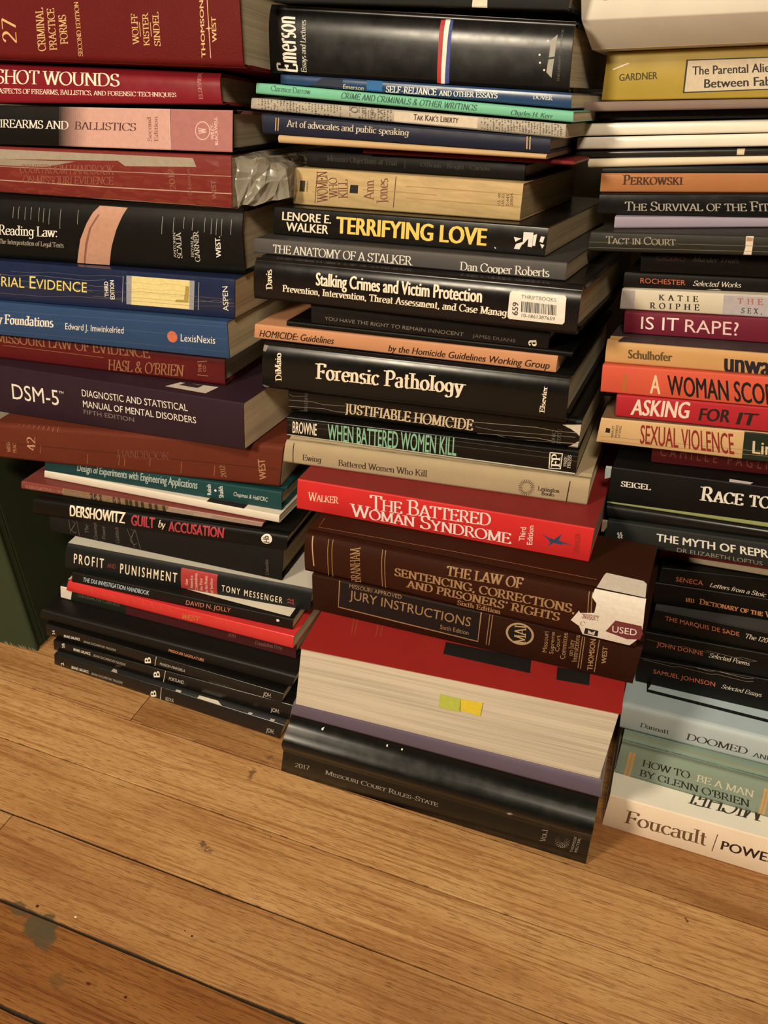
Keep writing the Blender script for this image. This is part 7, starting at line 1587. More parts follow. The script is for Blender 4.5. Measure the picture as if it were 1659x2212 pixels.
# ------------------------------------------------------------------ the room: floor and wall
def floor_material():
    m, nt, b = principled('oak_strip_floor')
    tc = node(nt, 'ShaderNodeTexCoord')
    at = node(nt, 'ShaderNodeAttribute', attribute_name='tone')
    # each strip shifts its own grain
    off = node(nt, 'ShaderNodeCombineXYZ'); mul = node(nt, 'ShaderNodeMath', operation='MULTIPLY'); mul.inputs[1].default_value = 7.3
    nt.links.new(at.outputs['Fac'], mul.inputs[0]); nt.links.new(mul.outputs[0], off.inputs[0]); nt.links.new(mul.outputs[0], off.inputs[2])
    add = node(nt, 'ShaderNodeVectorMath', operation='ADD'); nt.links.new(tc.outputs['Object'], add.inputs[0]); nt.links.new(off.outputs[0], add.inputs[1])
    def noise(sx, sy, detail, rough=.5, dist=0.0):
        mp = node(nt, 'ShaderNodeMapping'); mp.inputs['Scale'].default_value = (sx, sy, 3)
        n = node(nt, 'ShaderNodeTexNoise', inp={'Scale': 1.0, 'Detail': detail, 'Roughness': rough, 'Distortion': dist})
        nt.links.new(add.outputs[0], mp.inputs[0]); nt.links.new(mp.outputs[0], n.inputs['Vector']); return n
    broad = noise(5, 34, 3, .5, .6)      # soft bands along the strip
    pores = noise(95, 2500, 1, .5)       # short dark pores of the oak
    long_ = noise(9, 420, 3, .6, .3)     # long grain lines
    patch = noise(16, 22, 4, .6)         # worn finish
    ramp = node(nt, 'ShaderNodeValToRGB'); cr = ramp.color_ramp
    cr.elements[0].position = .30; cr.elements[0].color = (.415, .215, .080, 1); cr.elements[1].position = .70; cr.elements[1].color = (.60, .375, .165, 1)
    e = cr.elements.new(.5); e.color = (.545, .315, .128, 1)
    nt.links.new(broad.outputs['Fac'], ramp.inputs[0])
    def over(prev, fac_out, col, lo, hi, amt, mode='MIX'):
        mr = node(nt, 'ShaderNodeMapRange', inp={'From Min': lo, 'From Max': hi, 'To Min': 0.0, 'To Max': amt}); mr.clamp = True
        nt.links.new(fac_out, mr.inputs['Value'])
        mx = node(nt, 'ShaderNodeMix', data_type='RGBA', blend_type=mode); mx.inputs[7].default_value = (*col, 1)
        nt.links.new(mr.outputs['Result'], mx.inputs[0]); nt.links.new(prev, mx.inputs[6]); return mx.outputs[2]
    c = over(ramp.outputs[0], long_.outputs['Fac'], (.30, .125, .035), .51, .62, .70)
    c = over(c, pores.outputs['Fac'], (.15, .06, .017), .57, .64, .66)
    c = over(c, patch.outputs['Fac'], (.40, .19, .06), .50, .72, .35)
    # strip tone
    tn = node(nt, 'ShaderNodeMix', data_type='RGBA', blend_type='MULTIPLY'); tn.inputs[0].default_value = 1.0
    tr = node(nt, 'ShaderNodeValToRGB'); tr.color_ramp.elements[0].color = (.46, .31, .17, 1); tr.color_ramp.elements[1].color = (1.04, 1.02, 1.0, 1)
    nt.links.new(at.outputs['Fac'], tr.inputs[0]); nt.links.new(c, tn.inputs[6]); nt.links.new(tr.outputs[0], tn.inputs[7]); c = tn.outputs[2]
    # stains and specks, each at its own place on the boards
    wob = noise(160, 190, 3)
    wv = node(nt, 'ShaderNodeVectorMath', operation='MULTIPLY_ADD'); wv.inputs[1].default_value = (.012, .012, 0); wv.inputs[2].default_value = (-.006, -.006, 0)
    nt.links.new(wob.outputs['Color'], wv.inputs[0])
    wp = node(nt, 'ShaderNodeVectorMath', operation='ADD'); nt.links.new(tc.outputs['Object'], wp.inputs[0]); nt.links.new(wv.outputs[0], wp.inputs[1])
    for (x, y, rx, ry, col, amt, soft, wobbly) in STAINS:
        sub = node(nt, 'ShaderNodeVectorMath', operation='SUBTRACT'); sub.inputs[1].default_value = (x, y, 0)
        nt.links.new(wp.outputs[0] if wobbly else tc.outputs['Object'], sub.inputs[0])
        dv = node(nt, 'ShaderNodeVectorMath', operation='MULTIPLY'); dv.inputs[1].default_value = (1 / rx, 1 / ry, 0); nt.links.new(sub.outputs[0], dv.inputs[0])
        ln = node(nt, 'ShaderNodeVectorMath', operation='LENGTH'); nt.links.new(dv.outputs[0], ln.inputs[0])
        c = over(c, ln.outputs['Value'], col, 1.0, 1.0 - soft, amt)
    nt.links.new(c, b.inputs['Base Color'])
    mr = node(nt, 'ShaderNodeMapRange', inp={'To Min': .38, 'To Max': .62}); nt.links.new(patch.outputs['Fac'], mr.inputs['Value']); nt.links.new(mr.outputs['Result'], b.inputs['Roughness'])
    b.inputs['Specular IOR Level'].default_value = .35
    bump = node(nt, 'ShaderNodeBump', inp={'Strength': .35, 'Distance': .0005}); bump.invert = True
    nt.links.new(pores.outputs['Fac'], bump.inputs['Height']); nt.links.new(bump.outputs['Normal'], b.inputs['Normal'])
    return m
GREY = (.085, .062, .030); RED = (.05, .008, .004)
STAINS = [(-.0985, -.1835, .013, .010, GREY, .9, .2, True), (-.0905, -.1900, .010, .008, GREY, .85, .25, True), (-.0930, -.1870, .008, .008, GREY, .8, .3, True), (-.1205, -.1785, .012, .0055, GREY, .8, .4, True),
          (-.0617, -.2107, .008, .005, (.12, .06, .02), .6, .5, True), (-.0248, -.0849, .0042, .0022, (.11, .075, .045), .85, .3, True), (-.0205, -.0875, .0050, .0010, (.14, .07, .03), .7, .5, True),
          (-.0223, -.0114, .0036, .0062, (.12, .06, .02), .75, .6, True), (-.0152, .0098, .0040, .0026, (.10, .07, .05), .75, .5, True),
          (-.110, -.1720, .0016, .0013, RED, 1, .4, False), (.0043, -.1516, .0011, .0009, RED, 1, .4, False), (-.0149, -.2036, .0013, .0012, RED, 1, .4, False),
          (-.0428, -.2050, .0026, .0013, RED, .9, .5, False), (-.0797, -.1691, .0010, .0008, (.85, .8, .7), 1, .4, False), (-.0023, -.1500, .0007, .0006, RED, 1, .4, False),
          (.3302, -.0116, .0022, .0012, RED, .8, .5, True), (.02, -.060, .0007, .0006, RED, 1, .4, False)]
def filler_material():
    m, nt, b = principled('gap_dirt'); tc = node(nt, 'ShaderNodeTexCoord'); n = node(nt, 'ShaderNodeTexNoise', inp={'Scale': 260.0, 'Detail': 4.0})
    nt.links.new(tc.outputs['Object'], n.inputs['Vector']); r = node(nt, 'ShaderNodeValToRGB')
    r.color_ramp.elements[0].color = (.008, .005, .003, 1); r.color_ramp.elements[1].color = (.05, .032, .016, 1)
    nt.links.new(n.outputs['Fac'], r.inputs[0]); nt.links.new(r.outputs[0], b.inputs['Base Color']); b.inputs['Roughness'].default_value = .9
    return m
def make_floor():
    mb = MB(); wood = floor_material(); dirt = filler_material(); tones = []
    X0, X1 = -1.3, 1.6
    seams = [-1.19, -1.13, -1.072, -1.014, -.956, -.897, -.838, -.780, -.721, -.662, -.603, -.545, -.4865, -.428, -.3695, -.2985, -.2370, -.1772, -.1152, -.0557, .0018, .0603, .119, .178, .2365, .295, .354, .42]
    gap = {-.2370: .0030, -.1772: .0026, -.1152: .0021, -.0557: .0012, .0018: .0011}
    joints = {-.0557 - .0595: [-.62, .85], .0018: [-.1487, .55], -.1772: [-.1780, .72], -.2370: [-.5, .62], -.0557: [-.7, .61], -.2985: [-.35, .4]}
    rnd = random.Random(3)
    fixed = {(-.2985, 1): 0.0, (-.2370, 1): 0.02, (-.1772, 1): .50, (-.1772, 0): .62, (-.1152, 1): .84, (-.0557, 1): .97, (.0018, 0): .72, (.0018, 1): .42}  # front strips: darker finish, plus light falloff towards the viewer put into the tone
    for y0, y1 in zip(seams, seams[1:]):
        g0 = gap.get(y0, .0010) / 2; g1 = gap.get(y1, .0010) / 2
        js = [X0] + sorted(joints.get(y0, [rnd.uniform(-.9, -.4), rnd.uniform(.5, 1.0)])) + [X1]
        for k, (a, c) in enumerate(zip(js, js[1:])):
            tone = fixed.get((y0, k), rnd.uniform(.35, .9))
            xs = [a + .0004 + (c - a - .0008) * i / 30 for i in range(31)]
            wob = lambda x, ph, amp: amp * (math.sin(x * 61 + ph) * .5 + math.sin(x * 173 + ph * 2) * .3 + math.sin(x * 397 + ph) * .2)
            ch = .0002
            rows = []
            for x in xs:
                # the widest gaps narrow towards the right
                w0 = g0 * (1 - .45 * min(1, max(0, (x + .05) / .25))) if y0 in (-.1152,) else g0
                w1 = g1 * (1 - .45 * min(1, max(0, (x + .05) / .25))) if y1 in (-.1152,) else g1
                lo = y0 + w0 + wob(x, y0 * 90, w0 * .35); hi = y1 - w1 + wob(x, y1 * 70, w1 * .35)
                rows.append([(x, lo, -.004), (x, lo, -ch), (x, lo + ch, 0), (x, hi - ch, 0), (x, hi, -ch), (x, hi, -.004)])
            V = [p for r in rows for p in r]; F = []
            for i in range(len(rows) - 1):
                for j in range(5): F.append((6 * i + j, 6 * (i + 1) + j, 6 * (i + 1) + j + 1, 6 * i + j + 1))
            F.append(tuple(range(5, -1, -1))); n = 6 * (len(rows) - 1); F.append(tuple(n + j for j in range(6)))
            mb.add(V, F, wood); tones += [tone] * len(V)
    V = [(X0, seams[0], -.0022), (X1, seams[0], -.0022), (X1, seams[-1], -.0022), (X0, seams[-1], -.0022)]
    mb.add(V, [(0, 1, 2, 3)], dirt); tones += [0] * 4
    o = mb.build('floor'); a = o.data.attributes.new('tone', 'FLOAT', 'POINT'); a.data.foreach_set('value', tones)
    o['kind'] = 'structure'
make_floor()
WALL_Y = .40
def make_wall():
    m, nt, b = principled('painted_wall'); tc = node(nt, 'ShaderNodeTexCoord'); n = node(nt, 'ShaderNodeTexNoise', inp={'Scale': 6.0, 'Detail': 6.0})
    nt.links.new(tc.outputs['Object'], n.inputs['Vector']); r = node(nt, 'ShaderNodeValToRGB')
    r.color_ramp.elements[0].color = (.23, .21, .16, 1); r.color_ramp.elements[1].color = (.28, .255, .20, 1)
    nt.links.new(n.outputs['Fac'], r.inputs[0]); nt.links.new(r.outputs[0], b.inputs['Base Color']); b.inputs['Roughness'].default_value = .75
    mb = MB()
    x0, x1, y0, y1, z0, z1 = -1.3, 1.6, WALL_Y, WALL_Y + .02, -.004, 1.5
    V = [(x, y, z) for x in (x0, x1) for y in (y0, y1) for z in (z0, z1)]
    mb.add(V, [(0, 1, 3, 2), (4, 6, 7, 5), (0, 4, 5, 1), (2, 3, 7, 6), (0, 2, 6, 4), (1, 5, 7, 3)], m)
    mb.build('wall_back')['kind'] = 'structure'
make_wall()

# ------------------------------------------------------------------ the books
BK = (.0045, .0040, .0034); BK2 = (.0075, .0065, .0055)
GL_, GC, GR = 'books in the left stack', 'books in the middle stack', 'books in the right stack'
# --- left stack, bottom to top
book('L1', 'magazine', 'magazine', 'black magazine with SEOUL on its spine, flat on the floor under the left stack', BK2, 'gloss', D=.175, top=(.02, .02, .02), group='black magazines')
book('L2', 'magazine', 'magazine', 'black magazine with PORTLAND on its spine, between two other black magazines', BK, 'gloss', D=.175, group='black magazines')
book('L3', 'magazine', 'magazine', 'black magazine with number 34 on its spine, topmost of three low magazines', BK, 'gloss', D=.175, group='black magazines')
book('L4', 'paperback', 'paperback_book', 'thick black softcover with orange MISSOURI LEGISLATURE lettering, resting on the magazines', BK2, 'satin', D=.19, prof='soft', group=GL_)
book('L5', 'hardcover', 'hardcover_book', 'dark green and maroon book Selections For Contracts under the red paperback', (.014, .018, .013), 'satin', D=.16, prof='flat', top=(.5, .46, .4), group=GL_)
book('L6', 'paperback', 'paperback_book', 'bright red paperback with worn gold lettering in the lower left stack', (.62, .035, .035), 'gloss', D=.16, group=GL_)
_, b7 = book('L7', 'paperback', 'paperback_book', 'black THE DUI INVESTIGATION HANDBOOK paperback lying on the red one', BK2, 'satin', D=.15, prof='flat', group=GL_)
book('L9', 'hardcover', 'hardcover_book', 'PROFIT AND PUNISHMENT hardcover with pale grey top cover and red spine block', (.008,.010,.011), 'satin', D=.15, hinge=False, top=(.56, .53, .46), topfin='matte', group=GL_)
book('L10', 'hardcover', 'hardcover_book', 'plain black cloth book with faint ornamented spine, under the Guilt by Accusation book', (.008,.006,.005), 'cloth', D=.15, prof='flat', group=GL_, page=(.34, .26, .16))
book('L11', 'hardcover', 'hardcover_book', 'black jacketed hardcover with cream and red words GUILT by ACCUSATION', BK, 'satin', D=.155, group=GL_)
book('L12', 'paperback', 'paperback_book', 'thin maroon and brown paperback of source materials on firearms, under the white booklet', (.17, .035, .03), 'satin', D=.17, spine=(.22, .05, .04), group=GL_)
book('L13', 'paperback', 'booklet', 'thin white softcover with black block, under the teal engineering book', (.72, .66, .56), 'matte', D=.16, group=GL_, page=(.7, .64, .54))
book('L14', 'hardcover', 'hardcover_book', 'dark teal book with Engineering Applications in its title', (.010, .055, .060), 'satin', D=.15, prof='flat', group=GL_)
book('L15', 'paperback', 'paperback_book', 'thick reddish brown leathery softcover volume numbered 42, under the purple manual', (.125, .027, .014), 'leather', D=.18, prof='soft', group=GL_)
book('L16', 'paperback', 'paperback_book', 'thick dark purple diagnostic manual of mental disorders with cream page ends', (.028, .013, .022), 'satin', D=.175, group=GL_, page=(.78,.66,.46))
book('L17', 'hardcover', 'hardcover_book', "dark red MISSOURI LAW OF EVIDENCE hardcover under the blue book", (.10,.009,.010), 'satin', D=.16, group=GL_)
book('L18', 'paperback', 'paperback_book', 'mid blue Evidentiary Foundations paperback with small red ball on its spine', (.026, .062, .155), 'satin', D=.17, group=GL_, page=(.70, .58, .38))
book('L19', 'paperback', 'paperback_book', 'navy TRIAL EVIDENCE paperback with creased spine and yellow block', (.012, .020, .062), 'gloss', D=.17, group=GL_, page=(.66, .52, .33))
book('L20', 'hardcover', 'hardcover_book', 'black Reading Law hardcover with a curved pink band across its spine', BK, 'satin', D=.17, group=GL_, page=(.55, .45, .31))
book('L21', 'paperback', 'paperback_book', 'dark red evidence handbook still in crinkled clear plastic wrap', (.20, .016, .014), 'satin', D=.15, prof='flat', group=GL_)
book('L22', 'hardcover', 'hardcover_book', 'black fading to pink FIREARMS AND BALLISTICS hardcover', (.006,.005,.0045), 'satin', D=.16, prof='flat', top=(.3, .12, .11), group=GL_, page=(.5, .42, .3))
book('L23', 'hardcover', 'hardcover_book', 'crimson GUNSHOT WOUNDS hardcover with thin white serif title', (.20, .010, .018), 'gloss', D=.16, group=GL_, page=(.40, .32, .22))
book('L24', 'hardcover', 'hardcover_book', 'tall dark red volume with gold number 27, at the top of the left stack', (.115, .008, .008), 'leather', D=.16, prof='soft', group=GL_, page=(.58, .48, .34))
# --- middle stack, bottom to top
book('C1', 'paperback', 'paperback_book', 'thick glossy black court rules softcover of 2017, on the floor under the middle stack', (.0042,.0046,.0038), 'gloss', D=.178, prof='shoulder', group=GC)
book('C2', 'paperback', 'paperback_book', 'violet grey softcover with rounded spine, under the fat red book', (.125, .10, .15), 'satin', D=.17, prof='soft', group=GC)
book('C3', 'foredge', 'paperback_book', 'fat red softcover with its page edges and two sticky flags facing the room', (.30,.018,.016), 'satin', D=.185, group=GC, page=(.66, .59, .47), parts=(('green_flag', 'pale green sticky flag'), ('yellow_flag', 'yellow sticky flag')))
book('C4', 'hardcover', 'hardcover_book', 'dark brown JURY INSTRUCTIONS hardcover with gold framed title', (.026, .0075, .0035), 'leather', D=.18, prof='flat', group=GC)
book('C5', 'hardcover', 'hardcover_book', 'brown SENTENCING hardcover with torn white and maroon USED sticker', (.034, .0095, .004), 'leather', D=.07, prof='round', group=GC, parts=(('used_sticker', 'torn white and maroon USED sticker'),))
book('C6', 'paperback', 'paperback_book', 'bright red BATTERED WOMAN SYNDROME book', (.60, .026, .026), 'satin', D=.155, top=(.22, .02, .02), group=GC)
book('C7', 'hardcover', 'hardcover_book', 'cream cloth book titled Battered Women Who Kill', (.42,.33,.205), 'cloth', D=.155, group=GC)
book('C8', 'paperback', 'paperback_book', 'black paperback WHEN BATTERED WOMEN KILL with green title', BK, 'gloss', D=.14, group=GC)
book('C9', 'paperback', 'paperback_book', 'black JUSTIFIABLE HOMICIDE paperback with cracked worn spine', BK, 'gloss', D=.145, prof='soft', group=GC)
book('C10', 'hardcover', 'hardcover_book', 'black jacketed Forensic Pathology hardcover', (.0038,.004,.0036), 'gloss', D=.16, group=GC)
book('C11', 'paperback', 'paperback_book', 'tan speckled HOMICIDE Guidelines paperback', (.56, .27, .14), 'satin', D=.15, group=GC)
book('C12', 'hardcover', 'hardcover_book', 'very thin black book on top of the tan homicide guidelines', BK, 'satin', D=.15, prof='flat', group=GC)
book('C13', 'hardcover', 'hardcover_book', 'small black RIGHT TO REMAIN INNOCENT book with grey spaced title', (.009,.008,.0075), 'satin', D=.12, prof='flat', group=GC)
book('C14', 'hardcover', 'hardcover_book', 'black Stalking Crimes and Victim Protection hardcover with white barcode label', (.006,.0045,.005), 'gloss', D=.16, page=(.42, .34, .22), group=GC, parts=(('price_label', 'white barcode label'),))  # page colour darkened to stand for deep shade at the right end
book('C15', 'paperback', 'paperback_book', 'dark grey paperback THE ANATOMY OF A STALKER', (.085, .078, .076), 'satin', D=.15, page=(.42, .34, .22), top=(.045, .042, .042), group=GC)  # pages darkened too, shade of the gap put into their colour
book('C16', 'paperback', 'paperback_book', 'black TERRIFYING LOVE paperback with big yellow title', BK2, 'gloss', D=.135, page=(.42, .34, .22), group=GC)  # dark page colour again carries the shade between the stacks
book('C17', 'paperback', 'paperback_book', 'yellowed tan WOMEN WHO KILL paperback with rubbed spine', (.50, .36, .175), 'worn', D=.11, group=GC, page=(.45, .33, .18))
book('C18', 'hardcover', 'hardcover_book', 'dim black Objections at Trial book shaded above the tan paperback', (.008,.0075,.007), 'satin', D=.12, prof='flat', group=GC)
book('C19', 'board', 'pamphlet', 'very thin dark red pamphlet peeking out below the tan cardboard cover', (.16, .012, .014), 'matte', D=.13, group=GC)
book('C20', 'board', 'pamphlet', 'thin plain tan pamphlet under the navy public speaking book', (.55, .37, .19), 'matte', D=.14, prof='roll', group=GC)
book('C21', 'hardcover', 'hardcover_book', 'thin navy Art of advocates and public speaking book', (.013, .015, .036), 'satin', D=.15, prof='flat', group=GC)
book('C22', 'paperback', 'paperback_book', 'thin paperback with newsprint patterned spine and cream title block', (.42, .37, .30), 'satin', D=.15, group=GC)
book('C23', 'paperback', 'paperback_book', 'thin mint green CRIME AND CRIMINALS paperback', (.17, .50, .34), 'satin', D=.14, group=GC)
book('C24', 'paperback', 'paperback_book', 'thin blue SELF-RELIANCE paperback under the black jacketed essays', (.022, .055, .14), 'gloss', D=.13, group=GC)
book('C25', 'hardcover', 'hardcover_book', 'glossy black essays and lectures hardcover with red white and blue stripe', (.006,.0056,.005), 'gloss', D=.13, prof='round', group=GC)
book('C26', 'hardcover', 'hardcover_book', 'black book with a white spine tag, at the top of the middle stack', (.010,.0105,.010), 'matte', D=.14, prof='flat', group=GC)
# --- right stack, bottom to top
book('R1', 'paperback', 'paperback_book', 'cream paperback with POWER on its spine, on the floor under the right stack', (.86,.72,.56), 'matte', D=.15, top=(.84,.80,.70), group=GR)
book('R2', 'hardcover', 'hardcover_book', 'sage green HOW TO BE A MAN hardcover with gold bands', (.24,.32,.26), 'gloss', D=.15, prof='round', group=GR)
book('R3', 'paperback', 'paperback_book', 'pale blue grey DOOMED AND FAMOUS softcover with black frame line on its cover', (.47,.55,.58), 'satin', D=.15, prof='soft', top=(.44,.55,.60), group=GR)
book('R4', 'paperback', 'paperback_book', 'black Selected Essays paperback, lowest of the black classics in the right stack', BK, 'satin', D=.13, group='black paperback classics')
book('R5', 'paperback', 'paperback_book', 'black Selected Poems paperback with scuffed edges', BK, 'satin', D=.13, group='black paperback classics')
book('R6', 'paperback', 'paperback_book', 'black paperback of The 120 Days, under the dictionary', BK, 'satin', D=.13, top=(.05, .05, .05), group='black paperback classics')
book('R7', 'paperback', 'paperback_book', 'black 1811 DICTIONARY paperback with orange title', BK, 'satin', D=.13, group=GR)
book('R8', 'paperback', 'paperback_book', 'black Letters from a Stoic paperback', BK, 'satin', D=.13, group='black paperback classics')
book('R9', 'paperback', 'paperback_book', 'thin dark red and beige book under THE MYTH OF book', (.14, .02, .02), 'satin', D=.13, group=GR)
book('R10', 'paperback', 'paperback_book', 'dark grey paperback THE MYTH OF with white capitals', (.020, .022, .021), 'matte', D=.14, group=GR, parts=(('torn_flap', 'torn grey paper flap'),))
book('R11', 'hardcover', 'hardcover_book', 'glossy black untitled book below the Race to book', (.008,.0075,.007), 'gloss', D=.15, prof='roll', group=GR)
book('R12', 'paperback', 'paperback_book', 'black RACE TO paperback with a pale green line along its spine', (.006,.0055,.005), 'satin', D=.15, group=GR, parts=(('bookmark', 'pale slip of paper'),))
book('R14', 'hardcover', 'hardcover_book', 'dim dark maroon book half hidden under the SEXUAL VIOLENCE paperback', (.10, .012, .014), 'satin', D=.14, prof='flat', group=GR)
book('R15', 'paperback', 'paperback_book', 'tan and dark green SEXUAL VIOLENCE paperback with worn corners', (.60, .40, .20), 'satin', D=.11, top=(.16, .10, .06), group=GR)
book('R16', 'paperback', 'paperback_book', 'crimson ASKING FOR IT paperback with brush lettering', (.42, .022, .032), 'satin', D=.13, group=GR)
book('R17', 'paperback', 'paperback_book', 'coral red paperback with A WOMAN lettering in cream and black', (.62, .10, .055), 'satin', D=.15, group=GR)
book('R18', 'hardcover', 'hardcover_book', 'tan orange book with big dark lowercase unwanted on its spine', (.56, .32, .13), 'satin', D=.15, prof='round', top=(.05, .035, .04), group=GR)
book('R19', 'paperback', 'paperback_book', 'wine red IS IT RAPE paperback', (.16, .016, .034), 'satin', D=.14, group=GR)
book('R20', 'paperback', 'paperback_book', 'cream and lilac paperback with widely spaced black name capitals', (.62,.56,.44), 'satin', D=.13, group=GR)
book('R21', 'paperback', 'paperback_book', 'thin black Selected Works paperback with rubbed white edges', (.007,.006,.0055), 'satin', D=.13, group='black paperback classics')
book('R22', 'paperback', 'paperback_book', 'shaded black Murder Trials paperback with dim lettering', (.006,.005,.0045), 'satin', D=.13, group='black paperback classics')
book('R23', 'paperback', 'paperback_book', 'black Tact in Court paperback with a white mark across its spine', (.024, .022, .017), 'satin', D=.14, group=GR)
book('R24', 'paperback', 'paperback_book', 'thin plain lavender paperback above Tact in Court', (.34, .29, .37), 'satin', D=.13, group=GR)
book('R25', 'paperback', 'paperback_book', 'black paperback THE SURVIVAL OF THE FITTEST', (.007,.0065,.0065), 'gloss', D=.14, group=GR)
book('R26', 'paperback', 'paperback_book', 'copper orange paperback with dark brown small capitals', (.42, .17, .065), 'gloss', D=.13, group=GR)
book('R27', 'hardcover', 'hardcover_book', 'very thin dark blue book on top of the copper orange paperback', (.022, .025, .028), 'satin', D=.13, prof='flat', group=GR)
book('R28', 'board', 'booklet', 'thin cream booklet with folded spine, lowest of the pale magazines', (.74,.64,.47), 'matte', D=.15, prof='roll', group='pale and black thin magazines')
book('R29', 'magazine', 'magazine', 'thin black magazine with a white tab on its spine', (.02, .018, .015), 'gloss', D=.16, group='pale and black thin magazines')
book('R30', 'magazine', 'magazine', 'thin white magazine just above the black one with the tab', (.80,.76,.66), 'gloss', D=.16, group='pale and black thin magazines')
book('R31', 'magazine', 'magazine', 'thin white magazine just below the thinnest black one', (.84,.80,.69), 'gloss', D=.16, group='pale and black thin magazines')
book('R32', 'magazine', 'magazine', 'thinnest black magazine under the mauve grey board', (.02, .018, .017), 'gloss', D=.16, group='pale and black thin magazines')
book('R33', 'board', 'booklet', 'thin mauve grey board covered book under the yellow hardcover', (.22, .155, .13), 'matte', D=.17, group=GR)
book('R34', 'hardcover', 'hardcover_book', 'mustard yellow hardcover with framed title box', (.40,.285,.048), 'satin', D=.16, prof='flat', group=GR)
book('R35', 'paperback', 'hardcover_book', 'big cream white book at the top of the right stack', (.72,.67,.57), 'matte', D=.18, prof='chamfer', group=GR)

# --- a white leaflet lying between two books of the left stack
def leaflet():
    mb = MB(); m = cover_mat((.72, .66, .54), 'paper')
    n = 12; V = []
    for i in range(n + 1):
        s = b7.L * (.40 + .58 * i / n); d0 = .013 - .010 * (i / n) ** .7
        for t, d in ((0, d0), (0, .10), (.00008, .10), (.00012, d0)):
            V.append(b7.world(s, b7.T + .00005 + t, d))
    F = [(0, 1, 2, 3), tuple(4 * n + k for k in (3, 2, 1, 0))]
    for i in range(n):
        for k in range(4): F.append((4 * i + k, 4 * i + 4 + k, 4 * i + 4 + (k + 1) % 4, 4 * i + (k + 1) % 4))
    mb.add(V, F, m)
    tag(mb.build('leaflet'), 'white paper leaflet slipped in on top of the DUI handbook', 'leaflet')
leaflet()

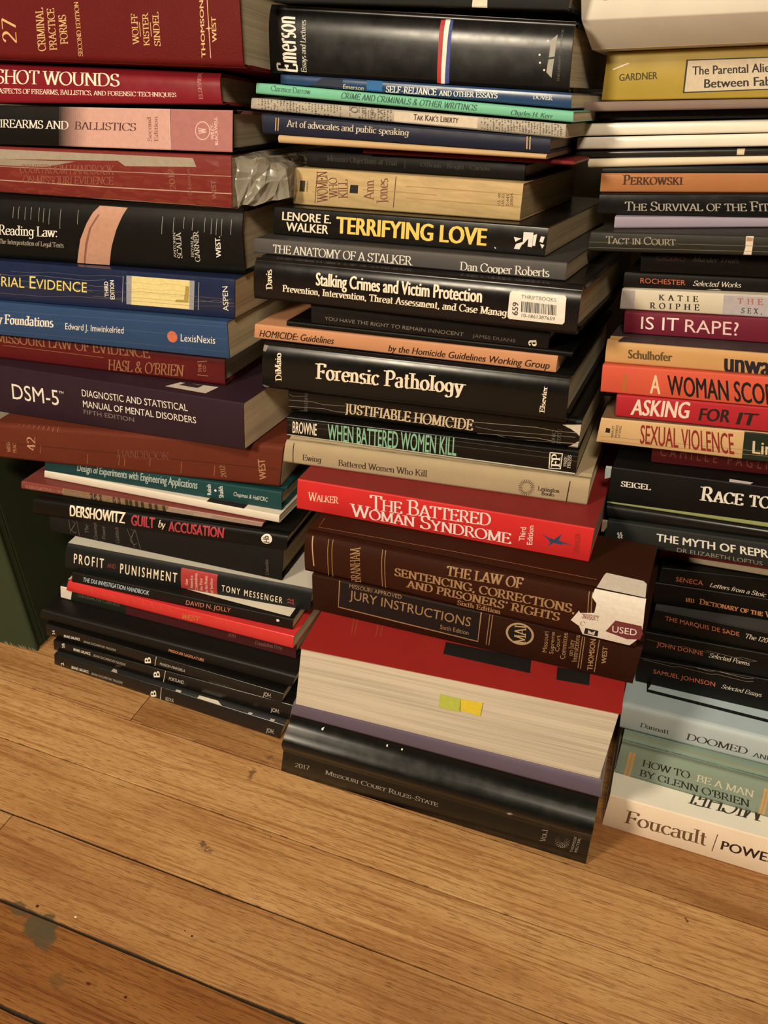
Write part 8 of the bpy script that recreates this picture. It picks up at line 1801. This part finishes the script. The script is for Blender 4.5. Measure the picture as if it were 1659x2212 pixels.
# --- clear wrap round the evidence handbook
def plastic_wrap():
    q = Q['L21']; bx = Box(q[:12], .15, q[12]); L, T = bx.L, bx.T
    root = [o for o in C.objects if o.type == 'EMPTY' and o.get('label', '').startswith('dark red evidence handbook')][0]
    m = bpy.data.materials.new('clear_wrap'); m.use_nodes = True; nt = m.node_tree; nt.nodes.clear()
    out = node(nt, 'ShaderNodeOutputMaterial'); tr = node(nt, 'ShaderNodeBsdfTransparent'); gl = node(nt, 'ShaderNodeBsdfGlossy', inp={'Roughness': .16, 'Color': (1, .98, .92, 1)})
    df = node(nt, 'ShaderNodeBsdfDiffuse', inp={'Color': (.75, .70, .60, 1)})
    tr.inputs[0].default_value = (.97, .96, .93, 1)
    mx = node(nt, 'ShaderNodeMixShader'); fr = node(nt, 'ShaderNodeLayerWeight', inp={'Blend': .35})
    mp = node(nt, 'ShaderNodeMapRange', inp={'To Min': .008, 'To Max': .4}); nt.links.new(fr.outputs['Facing'], mp.inputs['Value'])
    mx0 = node(nt, 'ShaderNodeMixShader'); mx0.inputs[0].default_value = .012
    nt.links.new(tr.outputs[0], mx0.inputs[1]); nt.links.new(df.outputs[0], mx0.inputs[2])
    nt.links.new(mp.outputs['Result'], mx.inputs[0]); nt.links.new(mx0.outputs[0], mx.inputs[1]); nt.links.new(gl.outputs[0], mx.inputs[2]); nt.links.new(mx.outputs[0], out.inputs[0])
    tc = node(nt, 'ShaderNodeTexCoord'); mpg = node(nt, 'ShaderNodeMapping'); mpg.inputs['Scale'].default_value = (60, 60, 160)
    nz = node(nt, 'ShaderNodeTexVoronoi', inp={'Scale': 1.0}); bump = node(nt, 'ShaderNodeBump', inp={'Strength': .6, 'Distance': .002})
    nt.links.new(tc.outputs['Object'], mpg.inputs[0]); nt.links.new(mpg.outputs[0], nz.inputs['Vector']); nt.links.new(nz.outputs['Distance'], bump.inputs['Height']); nt.links.new(bump.outputs['Normal'], gl.inputs['Normal'])
    rnd = random.Random(5)
    # rings along the book, then the gathered end that sticks out on the right
    ring = [(.0001, -.0008), (T * .25, -.0012), (T * .5, -.0013), (T * .75, -.0012), (T - .0001, -.0008), (T - .0001, .03), (T - .0001, .07), (T * .7, .10), (T * .3, .10), (.0001, .07), (.0001, .03)]
    stations = [(-.002, 1, 0)] + [(L * k / 26, 1, 0) for k in range(1, 27)] + [(L + .003, .96, 0), (L + .007, .94, .0), (L + .011, .92, 0), (L + .016, .89, 0), (L + .021, .85, .001), (L + .026, .80, 0), (L + .031, .73, .002), (L + .036, .60, .002)]
    V = []; nr = len(ring)
    for i, (s, k, dd) in enumerate(stations):
        for (t, d) in ring:
            w = .0007 if s <= L else .0022
            tt = T / 2 + (t - T / 2) * k + (rnd.uniform(-w, w) * .8 if s > L or 0.1 * T < t < .9 * T else 0); d2 = (d if s <= L else max(d, .0) * 1.0 + .004 * (i - 27) * .6) + rnd.uniform(-w, w) * .6
            if s <= L:
                tt = tt if -.0001 > tt or tt > T + .0001 or d2 < -.0004 else tt
                d2 = min(d2, -.0006) if .0 < t < T and d < 0 else d2
            V.append(bx.at(s + rnd.uniform(-w, w), tt, d2))
    F = []
    for i in range(len(stations) - 1):
        for j in range(nr): F.append((i * nr + j, (i + 1) * nr + j, (i + 1) * nr + (j + 1) % nr, i * nr + (j + 1) % nr))
    F.append(tuple((len(stations) - 1) * nr + j for j in range(nr)))
    m2 = bpy.data.materials.new('crumpled_wrap'); m2.use_nodes = True; n2 = m2.node_tree; pb = n2.nodes['Principled BSDF']
    pb.inputs['Base Color'].default_value = (.34, .31, .25, 1); pb.inputs['Roughness'].default_value = .2; pb.inputs['Alpha'].default_value = .7
    t2 = node(n2, 'ShaderNodeTexCoord'); v2 = node(n2, 'ShaderNodeTexVoronoi', feature='F2', inp={'Scale': 70.0}); bu = node(n2, 'ShaderNodeBump', inp={'Strength': .8, 'Distance': .006})
    n2.links.new(t2.outputs['Object'], v2.inputs['Vector']); n2.links.new(v2.outputs['Distance'], bu.inputs['Height']); n2.links.new(bu.outputs['Normal'], pb.inputs['Normal'])
    cut = 27 * nr
    mb = MB(); mb.add(V, [f for f in F if min(f) < cut], m); mb.add(V, [f for f in F if min(f) >= cut], m2); o = mb.build('plastic_wrap', root); o['label'] = 'crinkled clear plastic wrap'
plastic_wrap()

# --- the tall green cloth volume standing on end under the left stack
def green_book():
    q15 = Q['L15']; b15 = Box(q15[:12], .18, q15[12])
    g0 = Vector((-.2814, .0429, 0)); up = Vector((-.0318, .0207, .1036)).normalized(); left = Vector((-1, 0, 0)); left = (left - up * left.dot(up)).normalized()
    # as tall as the underside of the brown volume that lies on it
    n = (b15.br - b15.bl).cross(b15.db).normalized(); hgt = (b15.bl - g0).dot(n) / up.dot(n) - .0006
    wid = .062
    g0 = g0 + Vector((0, 0, .0002))
    lb = g0 + left * wid; lb.z = g0.z; 
    quad = [*lb, *(lb + up * ((b15.bl - lb).dot(n) / up.dot(n) - .0008)), *(g0 + up * (hgt - .0008)), *g0]
    bx = Box(quad, .19)
    bx.loc = g0.copy(); bx.yaw = 0; bx.inv = Matrix.Translation(bx.loc).inverted()
    L, T = bx.L, bx.T
    root = bpy.data.objects.new('hardcover_book', None); C.objects.link(root); root.location = bx.loc
    tag(root, 'tall dark green cloth volume standing on end at the left edge', 'book')
    gm = cover_mat((.030, .040, .017), 'cloth'); pr = profile('round', T)
    pr = [(t, d * .8) for t, d in pr]
    mb = MB(); spine_shell(mb, bx, pr, gm, .0016, True); mb.build('spine', root)
    mb = MB(); slab(mb, bx, 0, L, 0, .0032, .0135, bx.D, gm); mb.build('front_cover', root, bevel=.0012)
    mb = MB(); slab(mb, bx, 0, L, T - .0032, T, .0135, bx.D, gm); mb.build('back_cover', root, bevel=.0012)
    mb = MB(); slab(mb, bx, .004, L - .004, .0034, T - .0034, .006, bx.D - .005, page_mat((.06, .055, .035)), 8); mb.build('page_block', root)  # near-black pages: shadow under the brown volume put into their colour
    # frayed pale threads along the worn lower edge
    fm = cover_mat((.26, .24, .14), 'cloth'); mb = MB(); rnd = random.Random(2)
    for k in range(70):
        if k < 45: d = -.0003; t = rnd.uniform(.001, T * .6); dd = spine_depth(pr, t) - .0003; p0 = bx.at(.0004, t, dd); p1 = bx.at(rnd.uniform(.0012, .0035), t + rnd.uniform(-.002, .002), dd - .0004)
        else: t = -.0003; dd = rnd.uniform(.012, .03); p0 = bx.at(.0004, t, dd); p1 = bx.at(rnd.uniform(.001, .003), t, dd + rnd.uniform(-.001, .001))
        w = Vector((.00012, .0001, .0001)); mb.add([p0 - w, p0 + w, p1 + w, p1 - w], [(0, 1, 2, 3)], fm)
    o = mb.build('worn_edge', root); o['label'] = 'frayed pale cloth edge'
green_book()
